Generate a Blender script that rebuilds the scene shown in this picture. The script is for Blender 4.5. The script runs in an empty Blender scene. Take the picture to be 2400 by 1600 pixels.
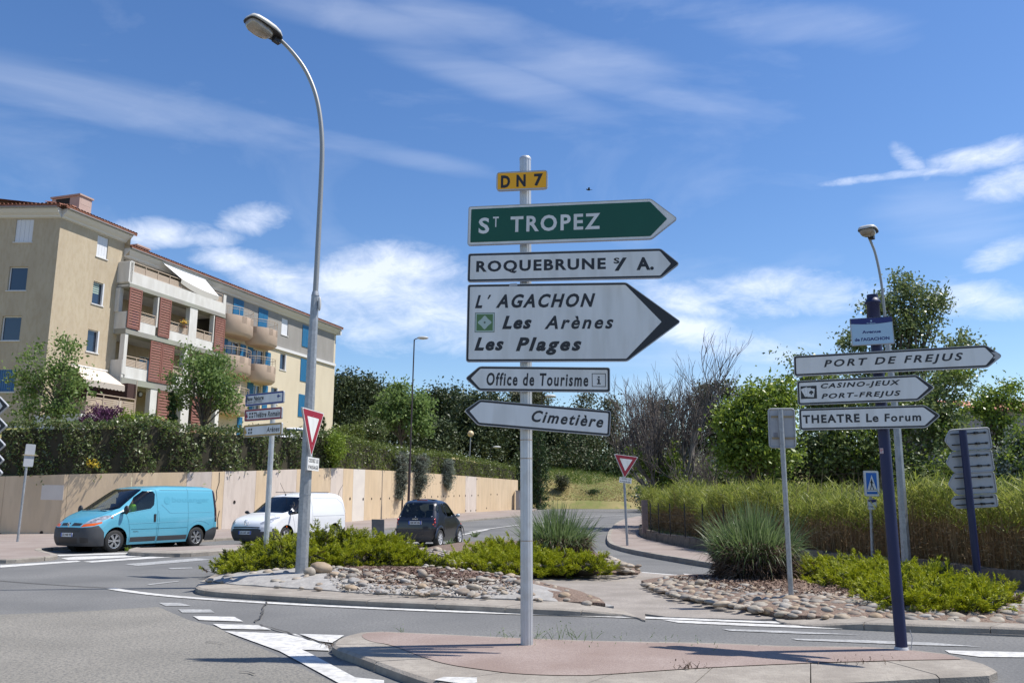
import bpy, bmesh, math, random
import numpy as np
from mathutils import Vector, Matrix, Euler
from mathutils import geometry as mg
from mathutils import noise as mn

S = bpy.context.scene
C = S.collection
R = math.radians
rng = np.random.default_rng(7)
random.seed(7)

# ------------------------------------------------------------------ camera
FPX, PITCH, EYE = 1937.0, math.atan(366 / 1937.0), 1.6
cc, ss = math.cos(PITCH), math.sin(PITCH)
cam = bpy.data.cameras.new('camera')
cam.sensor_width = 36.0
cam.lens = 36.0 * FPX / 2400.0
cam.clip_start = 0.1
cam.clip_end = 4000
co = bpy.data.objects.new('camera', cam)
C.objects.link(co)
co.location = (0, 0, EYE)
co.rotation_euler = (R(90) + PITCH, 0, 0)
S.camera = co

def ray(px, py):
    u, v = px - 1200.0, py - 800.0
    return (u, FPX * cc + v * ss, FPX * ss - v * cc)

# ------------------------------------------------------------------ light
SUN_EL, SUN_AZ = R(60), R(84)          # azimuth from +Y towards +X
sd = Vector((math.sin(SUN_AZ) * math.cos(SUN_EL), math.cos(SUN_AZ) * math.cos(SUN_EL), math.sin(SUN_EL)))
sun = bpy.data.lights.new('sun', 'SUN')
sun.energy = 5.0
sun.angle = R(0.53)
sun.color = (1.0, 0.955, 0.885)
so = bpy.data.objects.new('sun', sun)
C.objects.link(so)
so.location = sd * 60
so.rotation_euler = sd.to_track_quat('Z', 'Y').to_euler()

W = bpy.data.worlds.new('World')
S.world = W
W.use_nodes = True
S.view_settings.view_transform = 'Standard'
S.view_settings.look = 'None'
S.view_settings.exposure = 0.38
S.view_settings.gamma = 1.0
S.view_settings.use_curve_mapping = False

def build_world():
    nt = W.node_tree
    nt.nodes.clear()
    N = lambda t: nt.nodes.new(t)
    L = nt.links.new
    def M(op, a, b=None, c=None, clamp=False):
        n = N('ShaderNodeMath'); n.operation = op; n.use_clamp = clamp
        for i, v in enumerate((a, b, c)):
            if v is None: continue
            if isinstance(v, (int, float)): n.inputs[i].default_value = v
            else: L(v, n.inputs[i])
        return n.outputs[0]
    tc = N('ShaderNodeTexCoord')
    D = tc.outputs['Generated']
    sky = N('ShaderNodeTexSky')
    sky.sky_type = 'NISHITA'; sky.sun_disc = False
    sky.sun_elevation = SUN_EL; sky.sun_rotation = SUN_AZ
    sky.air_density = 1.0; sky.dust_density = 0.25; sky.ozone_density = 2.2
    hs = N('ShaderNodeHueSaturation'); hs.inputs['Saturation'].default_value = 1.22
    hs.inputs['Hue'].default_value = 0.507
    hs.inputs['Value'].default_value = 1.0
    L(sky.outputs[0], hs.inputs['Color'])
    # cloud noise fields in direction space, drawn out along the wind
    def noise(scale, detail, rough, sc, rot=(0, 0, 0), dist=0.0):
        mp = N('ShaderNodeMapping'); L(D, mp.inputs[0])
        mp.inputs['Scale'].default_value = sc; mp.inputs['Rotation'].default_value = rot
        n = N('ShaderNodeTexNoise'); L(mp.outputs[0], n.inputs['Vector'])
        n.inputs['Scale'].default_value = scale; n.inputs['Detail'].default_value = detail
        n.inputs['Roughness'].default_value = rough; n.inputs['Distortion'].default_value = dist
        return n.outputs[0]
    n_puff = noise(7.0, 9, 0.62, (1, 1, 2.3), (0, R(6), 0), 0.45)
    n_fine = noise(26.0, 6, 0.7, (1, 1, 1.8), (0, R(20), 0), 0.7)
    n_wisp = noise(3.2, 7, 0.52, (1.0, 1.0, 6.5), (0, R(14), 0), 0.5)
    n_gen = noise(2.3, 8, 0.58, (1.0, 1.0, 3.0), (0, R(8), 0), 0.6)
    def blob(cx, cy, ax, ay, tilt, soft=1.0):
        """an elliptic patch of sky round a direction; ax, ay are angular half sizes"""
        d = Vector(ray(cx, cy)).normalized()
        t = R(tilt)
        d2 = Vector(ray(cx + 50 * math.cos(t), cy + 50 * math.sin(t))).normalized()
        u = (d2 - d); u = (u - d * u.dot(d)).normalized()
        v = d.cross(u)
        def dot(vec):
            n = N('ShaderNodeVectorMath'); n.operation = 'DOT_PRODUCT'
            L(D, n.inputs[0]); n.inputs[1].default_value = vec; return n.outputs['Value']
        a = M('MULTIPLY', dot(u), 1937.0 / ax)
        b = M('MULTIPLY', dot(v), 1937.0 / ay)
        r2 = M('ADD', M('MULTIPLY', a, a), M('MULTIPLY', b, b))
        m = M('SUBTRACT', 1.0, r2, clamp=True)
        front = M('GREATER_THAN', dot(d), 0.2)
        return M('MULTIPLY', m, front)
    def total(lst):
        o = lst[0]
        for x in lst[1:]: o = M('MAXIMUM', o, x)
        return o
    puffs = total([blob(385, 545, 150, 48, 0), blob(500, 560, 120, 34, 0), blob(590, 515, 110, 55, -8), blob(640, 655, 160, 62, 14),
                   blob(840, 680, 330, 130, -8), blob(930, 625, 200, 80, 4), blob(1000, 740, 330, 120, 6), blob(820, 770, 260, 80, 10), blob(560, 610, 160, 50, 12),
                   blob(1800, 690, 340, 75, -2), blob(1620, 700, 200, 60, 14), blob(2310, 365, 190, 44, -9), blob(2090, 412, 210, 15, -7),
                   blob(2130, 372, 75, 34, 40), blob(2300, 700, 160, 60, 6), blob(2380, 430, 120, 55, -10), blob(1650, 780, 380, 60, 12),
                   blob(2360, 590, 110, 45, -20), blob(420, 560, 100, 30, 0)])
    wisps = total([blob(250, 240, 620, 75, 10), blob(800, 330, 500, 38, 13), blob(1250, 110, 560, 95, 17), blob(900, 60, 420, 60, 14),
                   blob(1500, 210, 330, 40, 13), blob(1150, 180, 420, 60, 18), blob(1750, 40, 520, 70, 8),
                   blob(700, 960, 900, 120, 4), blob(1700, 850, 900, 190, 8), blob(2250, 500, 260, 110, 10)])
    nz = M('ADD', M('MULTIPLY', n_puff, 0.72), M('MULTIPLY', n_fine, 0.28))
    thr = M('SUBTRACT', 0.66, M('MULTIPLY', puffs, 0.36))
    a1 = M('MULTIPLY', M('SUBTRACT', nz, thr, clamp=True), 3.4, clamp=True)
    a1 = M('MULTIPLY', M('POWER', a1, 1.25), M('MULTIPLY', puffs, 2.2, clamp=True))
    a1 = M('MULTIPLY', a1, 0.68)
    thr2 = M('SUBTRACT', 0.62, M('MULTIPLY', wisps, 0.36))
    a2 = M('MULTIPLY', M('SUBTRACT', n_wisp, thr2, clamp=True), 1.35, clamp=True)
    a2 = M('MULTIPLY', M('MULTIPLY', a2, M('MULTIPLY', wisps, 1.3, clamp=True)), 0.33)
    a3 = M('MULTIPLY', M('SUBTRACT', n_gen, 0.52, clamp=True), 0.7, clamp=True)
    al = M('SUBTRACT', 1.0, M('MULTIPLY', M('MULTIPLY', M('SUBTRACT', 1.0, a1), M('SUBTRACT', 1.0, a2)), M('SUBTRACT', 1.0, a3)))
    mix = N('ShaderNodeMix'); mix.data_type = 'RGBA'
    L(al, mix.inputs[0]); L(hs.outputs[0], mix.inputs[6])
    mix.inputs[7].default_value = (7.6, 7.9, 8.6, 1)
    bg = N('ShaderNodeBackground'); bg.inputs['Strength'].default_value = 0.12
    L(mix.outputs[2], bg.inputs[0])
    out = N('ShaderNodeOutputWorld'); L(bg.outputs[0], out.inputs[0])
build_world()
W.cycles.sampling_method = 'MANUAL'
W.cycles.sample_map_resolution = 256

# ------------------------------------------------------------------ helpers
def T(y):                                   # the road climbs gently beyond 34 m
    return 0.015 * (min(max(y, 34.0), 90.0) - 34.0)

def G(px, py, z=0.0):                       # ground point seen at a pixel of the 2400 x 1600 photograph
    r = ray(px, py)
    t = (z - EYE) / r[2] if r[2] < -1e-3 else 90.0 / r[1]
    D = min(r[1] * t, 90.0)
    for _ in range(40):
        D = min((T(D) + z - EYE) / (r[2] / r[1]), 95.0) if r[2] < -1e-3 else D
    return (r[0] / r[1] * D, D)

def A(px, py, D):
    r = ray(px, py); t = D / r[1]
    return Vector((r[0] * t, D, EYE + r[2] * t))

def material(name, col, rough=0.6, metal=0.0, var=None, vscale=1.0, bump=0.0, bscale=30.0, spec=0.5, coat=0.0,
             alpha=None, trans=0.0, coords='Object', detail=5, var2=None, v2scale=20.0, fac2=0.4, vstretch=None):
    m = bpy.data.materials.new(name); m.use_nodes = True
    nt = m.node_tree; b = nt.nodes['Principled BSDF']
    N = lambda t: nt.nodes.new(t); L = nt.links.new
    b.inputs['Base Color'].default_value = (*col, 1)
    b.inputs['Roughness'].default_value = rough
    b.inputs['Metallic'].default_value = metal
    b.inputs['Specular IOR Level'].default_value = spec
    b.inputs['Coat Weight'].default_value = coat
    b.inputs['Transmission Weight'].default_value = trans
    if alpha is not None: b.inputs['Alpha'].default_value = alpha
    tc = N('ShaderNodeTexCoord')
    src = tc.outputs[coords]
    if vstretch:
        mp = N('ShaderNodeMapping'); mp.inputs['Scale'].default_value = vstretch
        L(src, mp.inputs[0]); src = mp.outputs[0]
    last = None
    if var is not None:
        n = N('ShaderNodeTexNoise'); n.inputs['Scale'].default_value = vscale; n.inputs['Detail'].default_value = detail
        L(src, n.inputs['Vector'])
        r = N('ShaderNodeValToRGB'); r.color_ramp.elements[0].position = 0.36; r.color_ramp.elements[1].position = 0.64
        r.color_ramp.elements[0].color = (*col, 1); r.color_ramp.elements[1].color = (*var, 1)
        L(n.outputs[0], r.inputs[0]); last = r.outputs[0]
        if var2 is not None:
            n2 = N('ShaderNodeTexNoise'); n2.inputs['Scale'].default_value = v2scale; n2.inputs['Detail'].default_value = 3
            L(src, n2.inputs['Vector'])
            r2 = N('ShaderNodeValToRGB'); r2.color_ramp.elements[0].position = 0.45; r2.color_ramp.elements[1].position = 0.62
            r2.color_ramp.elements[0].color = (0, 0, 0, 1); r2.color_ramp.elements[1].color = (fac2,) * 3 + (1,)
            L(n2.outputs[0], r2.inputs[0])
            mx = N('ShaderNodeMix'); mx.data_type = 'RGBA'
            L(r2.outputs[0], mx.inputs[0]); L(last, mx.inputs[6]); mx.inputs[7].default_value = (*var2, 1)
            last = mx.outputs[2]
        L(last, b.inputs['Base Color'])
    if bump:
        n = N('ShaderNodeTexNoise'); n.inputs['Scale'].default_value = bscale; n.inputs['Detail'].default_value = 4
        L(src, n.inputs['Vector'])
        bp = N('ShaderNodeBump'); bp.inputs['Strength'].default_value = bump; bp.inputs['Distance'].default_value = 0.02
        L(n.outputs[0], bp.inputs['Height']); L(bp.outputs[0], b.inputs['Normal'])
    return m

def leafmat(name, cols, rough=0.5, trans=0.35, spec=0.35):
    """foliage: one colour per leaf out of a ramp, partly translucent"""
    m = bpy.data.materials.new(name); m.use_nodes = True
    nt = m.node_tree; b = nt.nodes['Principled BSDF']; N = lambda t: nt.nodes.new(t); L = nt.links.new
    g = N('ShaderNodeNewGeometry'); r = N('ShaderNodeValToRGB')
    e = r.color_ramp.elements
    k = len(cols)
    e[0].color = (*cols[0], 1); e[0].position = 0.0; e[1].color = (*cols[-1], 1); e[1].position = 1.0
    for i in range(1, k - 1):
        x = e.new(i / (k - 1)); x.color = (*cols[i], 1)
    L(g.outputs['Random Per Island'], r.inputs[0])
    L(r.outputs[0], b.inputs['Base Color'])
    b.inputs['Roughness'].default_value = rough; b.inputs['Specular IOR Level'].default_value = spec
    t = N('ShaderNodeBsdfTranslucent'); L(r.outputs[0], t.inputs[0])
    mx = N('ShaderNodeMixShader'); mx.inputs[0].default_value = trans
    L(b.outputs[0], mx.inputs[1]); L(t.outputs[0], mx.inputs[2])
    L(mx.outputs[0], nt.nodes['Material Output'].inputs[0])
    return m

def rel(parent):
    p = Vector((0, 0, 0))
    while parent is not None:
        p += parent.location; parent = parent.parent
    return p

def tag(o, label=None, cat=None, group=None, kind=None):
    if label: o['label'] = label
    if cat: o['category'] = cat
    if group: o['group'] = group
    if kind: o['kind'] = kind
    return o

def thing(name, label, cat, loc=(0, 0, 0), rotz=0.0, group=None):
    o = bpy.data.objects.new(name, None); C.objects.link(o)
    o.empty_display_size = 0.2
    o.location = loc; o.rotation_euler = (0, 0, rotz)
    return tag(o, label, cat, group)

def dup(o, parent=None):
    c = o.copy(); C.objects.link(c); c.parent = parent
    for ch in list(o.children): dup(ch, c)
    return c

class MB:
    """collects shapes and links them as one mesh object"""
    def __init__(s): s.v = []; s.f = []; s.m = []; s.sm = []
    def add(s, vs, fs, mi=0, smooth=False, mat=None):
        o = len(s.v)
        for q in vs: s.v.append(tuple(mat @ Vector(q)) if mat is not None else tuple(q))
        for q in fs: s.f.append([i + o for i in q]); s.m.append(mi); s.sm.append(smooth)
        return s
    def box(s, c, d, mi=0, rot=None, mat=None):
        x, y, z = (k / 2 for k in d)
        vs = [Vector((a * x, b * y, e * z)) for e in (-1, 1) for b in (-1, 1) for a in (-1, 1)]
        if rot is not None: vs = [rot @ q for q in vs]
        vs = [q + Vector(c) for q in vs]
        return s.add(vs, [(0, 2, 3, 1), (4, 5, 7, 6), (0, 1, 5, 4), (2, 6, 7, 3), (0, 4, 6, 2), (1, 3, 7, 5)], mi, mat=mat)
    def bb(s, a, b, mi=0, mat=None):          # box between two corners
        return s.box([(p + q) / 2 for p, q in zip(a, b)], [abs(q - p) for p, q in zip(a, b)], mi, mat=mat)
    def tube(s, pts, rad, n=8, mi=0, cap=True, smooth=True, mat=None):
        pts = [Vector(p) for p in pts]
        if isinstance(rad, (int, float)): rad = [rad] * len(pts)
        rings = []; prev = None
        for i, p in enumerate(pts):
            d = (pts[min(i + 1, len(pts) - 1)] - pts[max(i - 1, 0)]).normalized()
            if prev is None:
                u = d.orthogonal().normalized()
                if abs(d.z) > 0.9: u = (Vector((1, 0, 0)) - d * d.x).normalized()
            else: u = (prev - d * prev.dot(d)).normalized()
            prev = u; w = d.cross(u)
            rings.append([p + (u * math.cos(a) + w * math.sin(a)) * rad[i] for a in [2 * math.pi * k / n for k in range(n)]])
        vs = [q for r_ in rings for q in r_]
        fs = [(i * n + k, i * n + (k + 1) % n, (i + 1) * n + (k + 1) % n, (i + 1) * n + k) for i in range(len(pts) - 1) for k in range(n)]
        s.add(vs, fs, mi, smooth, mat)
        if cap:
            s.add(rings[0], [list(range(n))[::-1]], mi, False, mat); s.add(rings[-1], [list(range(n))], mi, False, mat)
        return s
    def prism(s, poly, o, e, f, n, th, mi=0, mi_side=None, mat=None):
        """poly in plane (e, f) at origin o, thickness th behind along -n"""
        o, e, f, n = Vector(o), Vector(e), Vector(f), Vector(n)
        k = len(poly)
        a = [o + e * p[0] + f * p[1] for p in poly]; b = [q - n * th for q in a]
        s.add(a, [list(range(k))], mi, mat=mat)
        s.add(b, [list(range(k))[::-1]], mi if mi_side is None else mi_side, mat=mat)
        s.add(a + b, [(i, i + k, (i + 1) % k + k, (i + 1) % k) for i in range(k)], mi if mi_side is None else mi_side, mat=mat)
        return s
    def sphere(s, c, r, seg=12, ring=8, mi=0, sc=(1, 1, 1), mat=None):
        vs = []; fs = []
        for i in range(ring + 1):
            th = math.pi * i / ring
            for k in range(seg):
                ph = 2 * math.pi * k / seg
                vs.append((c[0] + r * sc[0] * math.sin(th) * math.cos(ph), c[1] + r * sc[1] * math.sin(th) * math.sin(ph), c[2] + r * sc[2] * math.cos(th)))
        for i in range(ring):
            for k in range(seg):
                fs.append((i * seg + k, (i + 1) * seg + k, (i + 1) * seg + (k + 1) % seg, i * seg + (k + 1) % seg))
        return s.add(vs, fs, mi, True, mat)
    def build(s, name, mats, parent=None, bevel=0.0, world=False, kind=None):
        me = bpy.data.meshes.new(name)
        off = rel(parent) if (world and parent is not None) else Vector((0, 0, 0))
        me.from_pydata([(q[0] - off.x, q[1] - off.y, q[2] - off.z) for q in s.v], [], s.f)
        if not isinstance(mats, (list, tuple)): mats = [mats]
        for m in mats: me.materials.append(m)
        me.polygons.foreach_set('material_index', s.m)
        me.polygons.foreach_set('use_smooth', s.sm)
        me.update()
        o = bpy.data.objects.new(name, me); C.objects.link(o)
        if parent is not None: o.parent = parent
        if bevel:
            bm = bmesh.new(); bm.from_mesh(me)
            bmesh.ops.remove_doubles(bm, verts=bm.verts, dist=1e-5)
            bmesh.ops.bevel(bm, geom=[e for e in bm.edges if len(e.link_faces) == 2 and e.calc_face_angle(0) > 0.6] , offset=bevel, segments=2, affect='EDGES', profile=0.6)
            bm.to_mesh(me); bm.free()
        if kind: o['kind'] = kind
        return o

def np_mesh(name, V, quads, mats, parent=None, mi=None, smooth=False, world=True):
    """fast mesh from numpy arrays of vertices and quads"""
    V = np.asarray(V, dtype=np.float32); quads = np.asarray(quads, dtype=np.int32)
    if parent is not None and world:
        p = rel(parent); V = V - np.array([p.x, p.y, p.z], dtype=np.float32)
    me = bpy.data.meshes.new(name)
    me.vertices.add(len(V)); me.vertices.foreach_set('co', V.ravel())
    k = quads.shape[1]
    me.loops.add(quads.size); me.loops.foreach_set('vertex_index', quads.ravel())
    me.polygons.add(len(quads)); me.polygons.foreach_set('loop_start', np.arange(0, quads.size, k, dtype=np.int32))
    if not isinstance(mats, (list, tuple)): mats = [mats]
    for m in mats: me.materials.append(m)
    if mi is not None: me.polygons.foreach_set('material_index', np.asarray(mi, dtype=np.int32))
    if smooth: me.polygons.foreach_set('use_smooth', np.ones(len(quads), dtype=bool))
    me.update(calc_edges=True)
    o = bpy.data.objects.new(name, me); C.objects.link(o)
    if parent is not None: o.parent = parent
    return o

def resample(pts, step, closed=False):
    out = []
    n = len(pts); m = n if closed else n - 1
    for i in range(m):
        a, b = pts[i], pts[(i + 1) % n]
        d = math.dist(a, b); k = max(1, int(math.ceil(d / step)))
        for j in range(k): out.append(tuple(a[q] + (b[q] - a[q]) * j / k for q in range(len(a))))
    if not closed: out.append(tuple(pts[-1]))
    return out

def smooth_path(pts, it=2):
    """corner cutting of an open path"""
    for _ in range(it):
        q = [pts[0]]
        for a, b in zip(pts[:-1], pts[1:]):
            q.append(tuple(a[i] * .75 + b[i] * .25 for i in range(len(a)))); q.append(tuple(a[i] * .25 + b[i] * .75 for i in range(len(a))))
        q.append(pts[-1]); pts = q
    return pts

def inside(p, poly):
    x, y = p; c = False; n = len(poly); j = n - 1
    for i in range(n):
        xi, yi = poly[i]; xj, yj = poly[j]
        if (yi > y) != (yj > y) and x < (xj - xi) * (y - yi) / (yj - yi) + xi: c = not c
        j = i
    return c

def sheet(name, poly, zf, mat, step=1.2, parent=None, grid=3.0, skirt=0.0):
    """a ground sheet filling a polygon, following height zf(x, y); with a vertical skirt down if asked"""
    b = resample(poly, step, True)
    vs = [Vector(p) for p in b]; n = len(b)
    xs = [p[0] for p in b]; ys = [p[1] for p in b]
    gy = min(ys) + grid * .37
    while gy < max(ys):
        gx = min(xs) + grid * .41
        while gx < max(xs):
            if inside((gx, gy), b): vs.append(Vector((gx, gy)))
            gx += grid
        gy += grid
    r = mg.delaunay_2d_cdt(vs, [(i, (i + 1) % n) for i in range(n)], [], 1, 1e-5)
    V, F = r[0], r[2]
    mb = MB()
    F = [f for f in F if len(f) == 3]
    fs = []
    for f in F:
        a, b_, c_ = (V[i] for i in f)
        fs.append(f if (b_ - a).cross(c_ - a) > 0 else f[::-1])
    mb.add([(v.x, v.y, zf(v.x, v.y)) for v in V], fs)
    if skirt:
        k = len(b)
        top = [(p[0], p[1], zf(*p)) for p in b]; bot = [(p[0], p[1], zf(*p) - skirt) for p in b]
        mb.add(top + bot, [(i, (i + 1) % k, (i + 1) % k + k, i + k) for i in range(k)])
    return mb.build(name, mat, parent, world=parent is not None)

def text_mesh(txt, shear=0.0, bold=0.0, space=1.0):
    """flat lettering as (verts2d, faces) scaled to its own bounding box 0..1"""
    cu = bpy.data.curves.new('lettering_curve', 'FONT')
    cu.body = txt; cu.shear = shear; cu.offset = min(bold + 0.014, 0.028) if any(c in 'èéâi' for c in txt) else bold + 0.014; cu.space_character = space; cu.resolution_u = 3
    o = bpy.data.objects.new('lettering_curve', cu); C.objects.link(o)
    dg = bpy.context.evaluated_depsgraph_get(); dg.update()
    me = bpy.data.meshes.new_from_object(o.evaluated_get(dg))
    vs = [(v.co.x, v.co.y) for v in me.vertices]; fs = [list(p.vertices) for p in me.polygons]
    bpy.data.objects.remove(o); bpy.data.curves.remove(cu); bpy.data.meshes.remove(me)
    x0 = min(v[0] for v in vs); x1 = max(v[0] for v in vs); y0 = min(v[1] for v in vs); y1 = max(v[1] for v in vs)
    return [((a - x0) / (x1 - x0), (b - y0) / (y1 - y0)) for a, b in vs], fs

def put_text(mb, txt, o, e, f, n, box, shear=0.0, bold=0.0, space=1.0, lift=0.003, mi=0):
    """text fitted into box (u0, w0, u1, w1) of plane (o, e, f), raised lift along n"""
    vs, fs = text_mesh(txt, shear, bold, space)
    u0, w0, u1, w1 = box
    o, e, f, n = Vector(o), Vector(e), Vector(f), Vector(n)
    P = [o + e * (u0 + a * (u1 - u0)) + f * (w0 + b * (w1 - w0)) + n * lift for a, b in vs]
    flip = (e.cross(f)).dot(n) < 0
    mb.add(P, [q[::-1] if flip else q for q in fs], mi)

def round_poly(pts, r, seg=4):
    out = []; n = len(pts)
    for i in range(n):
        p0, p, p1 = Vector(pts[i - 1]), Vector(pts[i]), Vector(pts[(i + 1) % n])
        rr = r[i] if isinstance(r, (list, tuple)) else r
        a = (p0 - p); b = (p1 - p)
        rr = min(rr, a.length * .45, b.length * .45)
        a.normalize(); b.normalize()
        q0, q1 = p + a * rr, p + b * rr
        for k in range(seg + 1):
            t = k / seg
            out.append(tuple((q0 * (1 - t) ** 2 + p * 2 * t * (1 - t) + q1 * t * t)))
    return out

# ------------------------------------------------------------------ materials
asphalt = material('asphalt', (0.135, 0.135, 0.133), 0.92, var=(0.188, 0.186, 0.18), vscale=0.45, bump=0.35, bscale=55, var2=(0.11, 0.11, 0.11), v2scale=30, fac2=0.75, spec=0.25)
asphalt_near = material('asphalt_worn', (0.20, 0.188, 0.164), 0.92, var=(0.258, 0.241, 0.21), vscale=0.6, bump=0.7, bscale=45, var2=(0.12, 0.118, 0.112), v2scale=30, fac2=0.7, spec=0.25)
paint = material('road_paint', (0.50, 0.49, 0.465), 0.75, var=(0.60, 0.59, 0.565), vscale=2, bump=0.25, bscale=60, var2=(0.22, 0.215, 0.20), v2scale=11, fac2=0.4)
paint_worn = material('road_paint_worn', (0.40, 0.40, 0.39), 0.8, var=(0.28, 0.28, 0.275), vscale=5, bump=0.2, bscale=60, var2=(0.24, 0.24, 0.235), v2scale=22, fac2=0.9)
pink = material('pink_asphalt', (0.24, 0.182, 0.156), 0.9, var=(0.31, 0.25, 0.222), vscale=1.1, bump=0.45, bscale=70, var2=(0.22, 0.165, 0.148), v2scale=35, fac2=0.5, spec=0.2)
pave = material('pavement_asphalt', (0.25, 0.205, 0.18), 0.9, var=(0.30, 0.255, 0.228), vscale=0.8, bump=0.3, bscale=60, var2=(0.22, 0.18, 0.165), v2scale=30, fac2=0.4, spec=0.2)
pathm = material('path_asphalt', (0.235, 0.21, 0.183), 0.92, var=(0.31, 0.278, 0.245), vscale=1.5, bump=0.45, bscale=55, var2=(0.2, 0.18, 0.165), v2scale=30, fac2=0.5, spec=0.2)
kerbm = material('kerb_concrete', (0.25, 0.222, 0.19), 0.88, var=(0.33, 0.298, 0.255), vscale=2.2, bump=0.4, bscale=55, var2=(0.22, 0.195, 0.17), v2scale=14, fac2=0.45, spec=0.2)
kerb_dark = material('kerb_joint_dirt', (0.07, 0.06, 0.045), 0.95)
cement = material('cement_mortar', (0.26, 0.25, 0.235), 0.9, var=(0.36, 0.345, 0.32), vscale=5, bump=0.9, bscale=14, var2=(0.27, 0.25, 0.23), v2scale=18, fac2=0.6)
soil = material('mulch_soil', (0.10, 0.062, 0.045), 0.95, var=(0.20, 0.135, 0.10), vscale=30, bump=1.0, bscale=40, var2=(0.26, 0.2, 0.155), v2scale=60, fac2=0.7)
grassground = material('dry_grass_ground', (0.15, 0.155, 0.045), 0.95, var=(0.36, 0.28, 0.13), vscale=0.12, bump=0.5, bscale=6, var2=(0.12, 0.16, 0.03), v2scale=1.3, fac2=0.5)
soilground = material('bare_ground', (0.16, 0.135, 0.09), 0.95, var=(0.1, 0.11, 0.05), vscale=0.4)
tyre = material('tyre_rubber', (0.018, 0.018, 0.018), 0.75)
black = material('black_plastic', (0.022, 0.022, 0.024), 0.5)
crack_shadow = material('crack_dirt', (0.05, 0.047, 0.043), 0.95)
galv = material('galvanised_steel', (0.30, 0.315, 0.33), 0.45, 0.35, var=(0.38, 0.395, 0.41), vscale=5, var2=(0.22, 0.23, 0.24), v2scale=22, fac2=0.4)
alu = material('aluminium_post', (0.50, 0.515, 0.535), 0.4, 0.35, var=(0.57, 0.585, 0.60), vscale=3, var2=(0.38, 0.36, 0.33), v2scale=7, fac2=0.3)
darkpole = material('brown_painted_steel', (0.055, 0.035, 0.035), 0.4, 0.2)
bluepole = material('blue_painted_steel', (0.004, 0.009, 0.055), 0.5, 0.0, var=(0.006, 0.012, 0.066), vscale=3)
signback = material('sign_back_aluminium', (0.38, 0.39, 0.405), 0.5, 0.3, var=(0.45, 0.455, 0.465), vscale=2)
signwhite = material('sign_white_sheeting', (0.70, 0.70, 0.68), 0.42, var=(0.76, 0.76, 0.74), vscale=1.2, var2=(0.50, 0.49, 0.45), v2scale=1.6, fac2=0.35, vstretch=(4, 4, .7))
signblack = material('sign_black_film', (0.02, 0.02, 0.024), 0.45)
signgreen = material('sign_green_film', (0.001, 0.075, 0.042), 0.45, var=(0.002, 0.085, 0.048), vscale=2)
signyellow = material('sign_yellow_film', (0.90, 0.42, 0.005), 0.45)
signred = material('sign_red_film', (0.26, 0.010, 0.026), 0.5, var=(0.29, 0.012, 0.03), vscale=4)
signblue = material('sign_blue_film', (0.012, 0.13, 0.46), 0.4)
navy = material('sign_navy_film', (0.012, 0.02, 0.14), 0.4)
paleblue = material('sign_pale_blue_film', (0.36, 0.52, 0.66), 0.4)
emblem_green = material('emblem_green_film', (0.10, 0.20, 0.075), 0.5)
emblem_pale = material('emblem_pale_film', (0.42, 0.52, 0.47), 0.5)

# ================================================================== SETTING
def GP(pts, z=0.0): return [G(a, b, z) for a, b in pts]

g = MB()
xs = [-900, -150, -60, 0, 60, 150, 900]; ys = [-60, 34, 90, 400, 1500]
vs = [(x, y, T(y) - 0.03) for y in ys for x in xs]
fs = [(j * 7 + i, j * 7 + i + 1, (j + 1) * 7 + i + 1, (j + 1) * 7 + i) for j in range(4) for i in range(6)]
g.add(vs, fs)
tag(g.build('ground', soilground), kind='structure')

road = sheet('road', [(-60, -8), (45, -8), (45, 34), (45, 34.01), (45, 76), (-60, 76), (-60, 34.01), (-60, 34)], lambda x, y: T(y), asphalt, step=6, grid=6)
tag(road, kind='structure')
# paler worn asphalt of the side arm nearest the viewer
arm = [(-60, -7.9), (-60, 10.6)] + GP([(0, 1440), (200, 1432), (372, 1422), (440, 1452), (510, 1470), (560, 1497), (640, 1530), (700, 1562), (790, 1604)]) + [(-1.2, 5), (0, -7.9)]
sheet('worn_lane', arm, lambda x, y: 0.004, asphalt_near, parent=road)

def marking(pts, z=0.008, m=None, dense=None):
    p = GP(pts)
    zz = 0.02 if max(q[1] for q in p) > 33 else z
    sheet('road_marking', p, lambda x, y: T(y) + zz, m or paint, step=1.5, parent=road)
def line(pts, wpx0=None, width=0.12, z=0.010, m=None, world=False):
    p = pts if world else GP(pts)
    p = smooth_path(p, 2)
    mb = MB(); vs = []
    for i, q in enumerate(p):
        a = Vector(p[max(i - 1, 0)]); b = Vector(p[min(i + 1, len(p) - 1)])
        t = (b - a).normalized(); nrm = Vector((-t.y, t.x)) * width / 2
        zz = T(q[1]) + (z if q[1] < 33 else z + 0.012)
        vs += [(q[0] + nrm.x, q[1] + nrm.y, zz), (q[0] - nrm.x, q[1] - nrm.y, zz)]
    mb.add(vs, [(2 * i + 1, 2 * i + 3, 2 * i + 2, 2 * i) for i in range(len(p) - 1)])
    mb.build('road_marking', m or paint, road, world=True)

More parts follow.
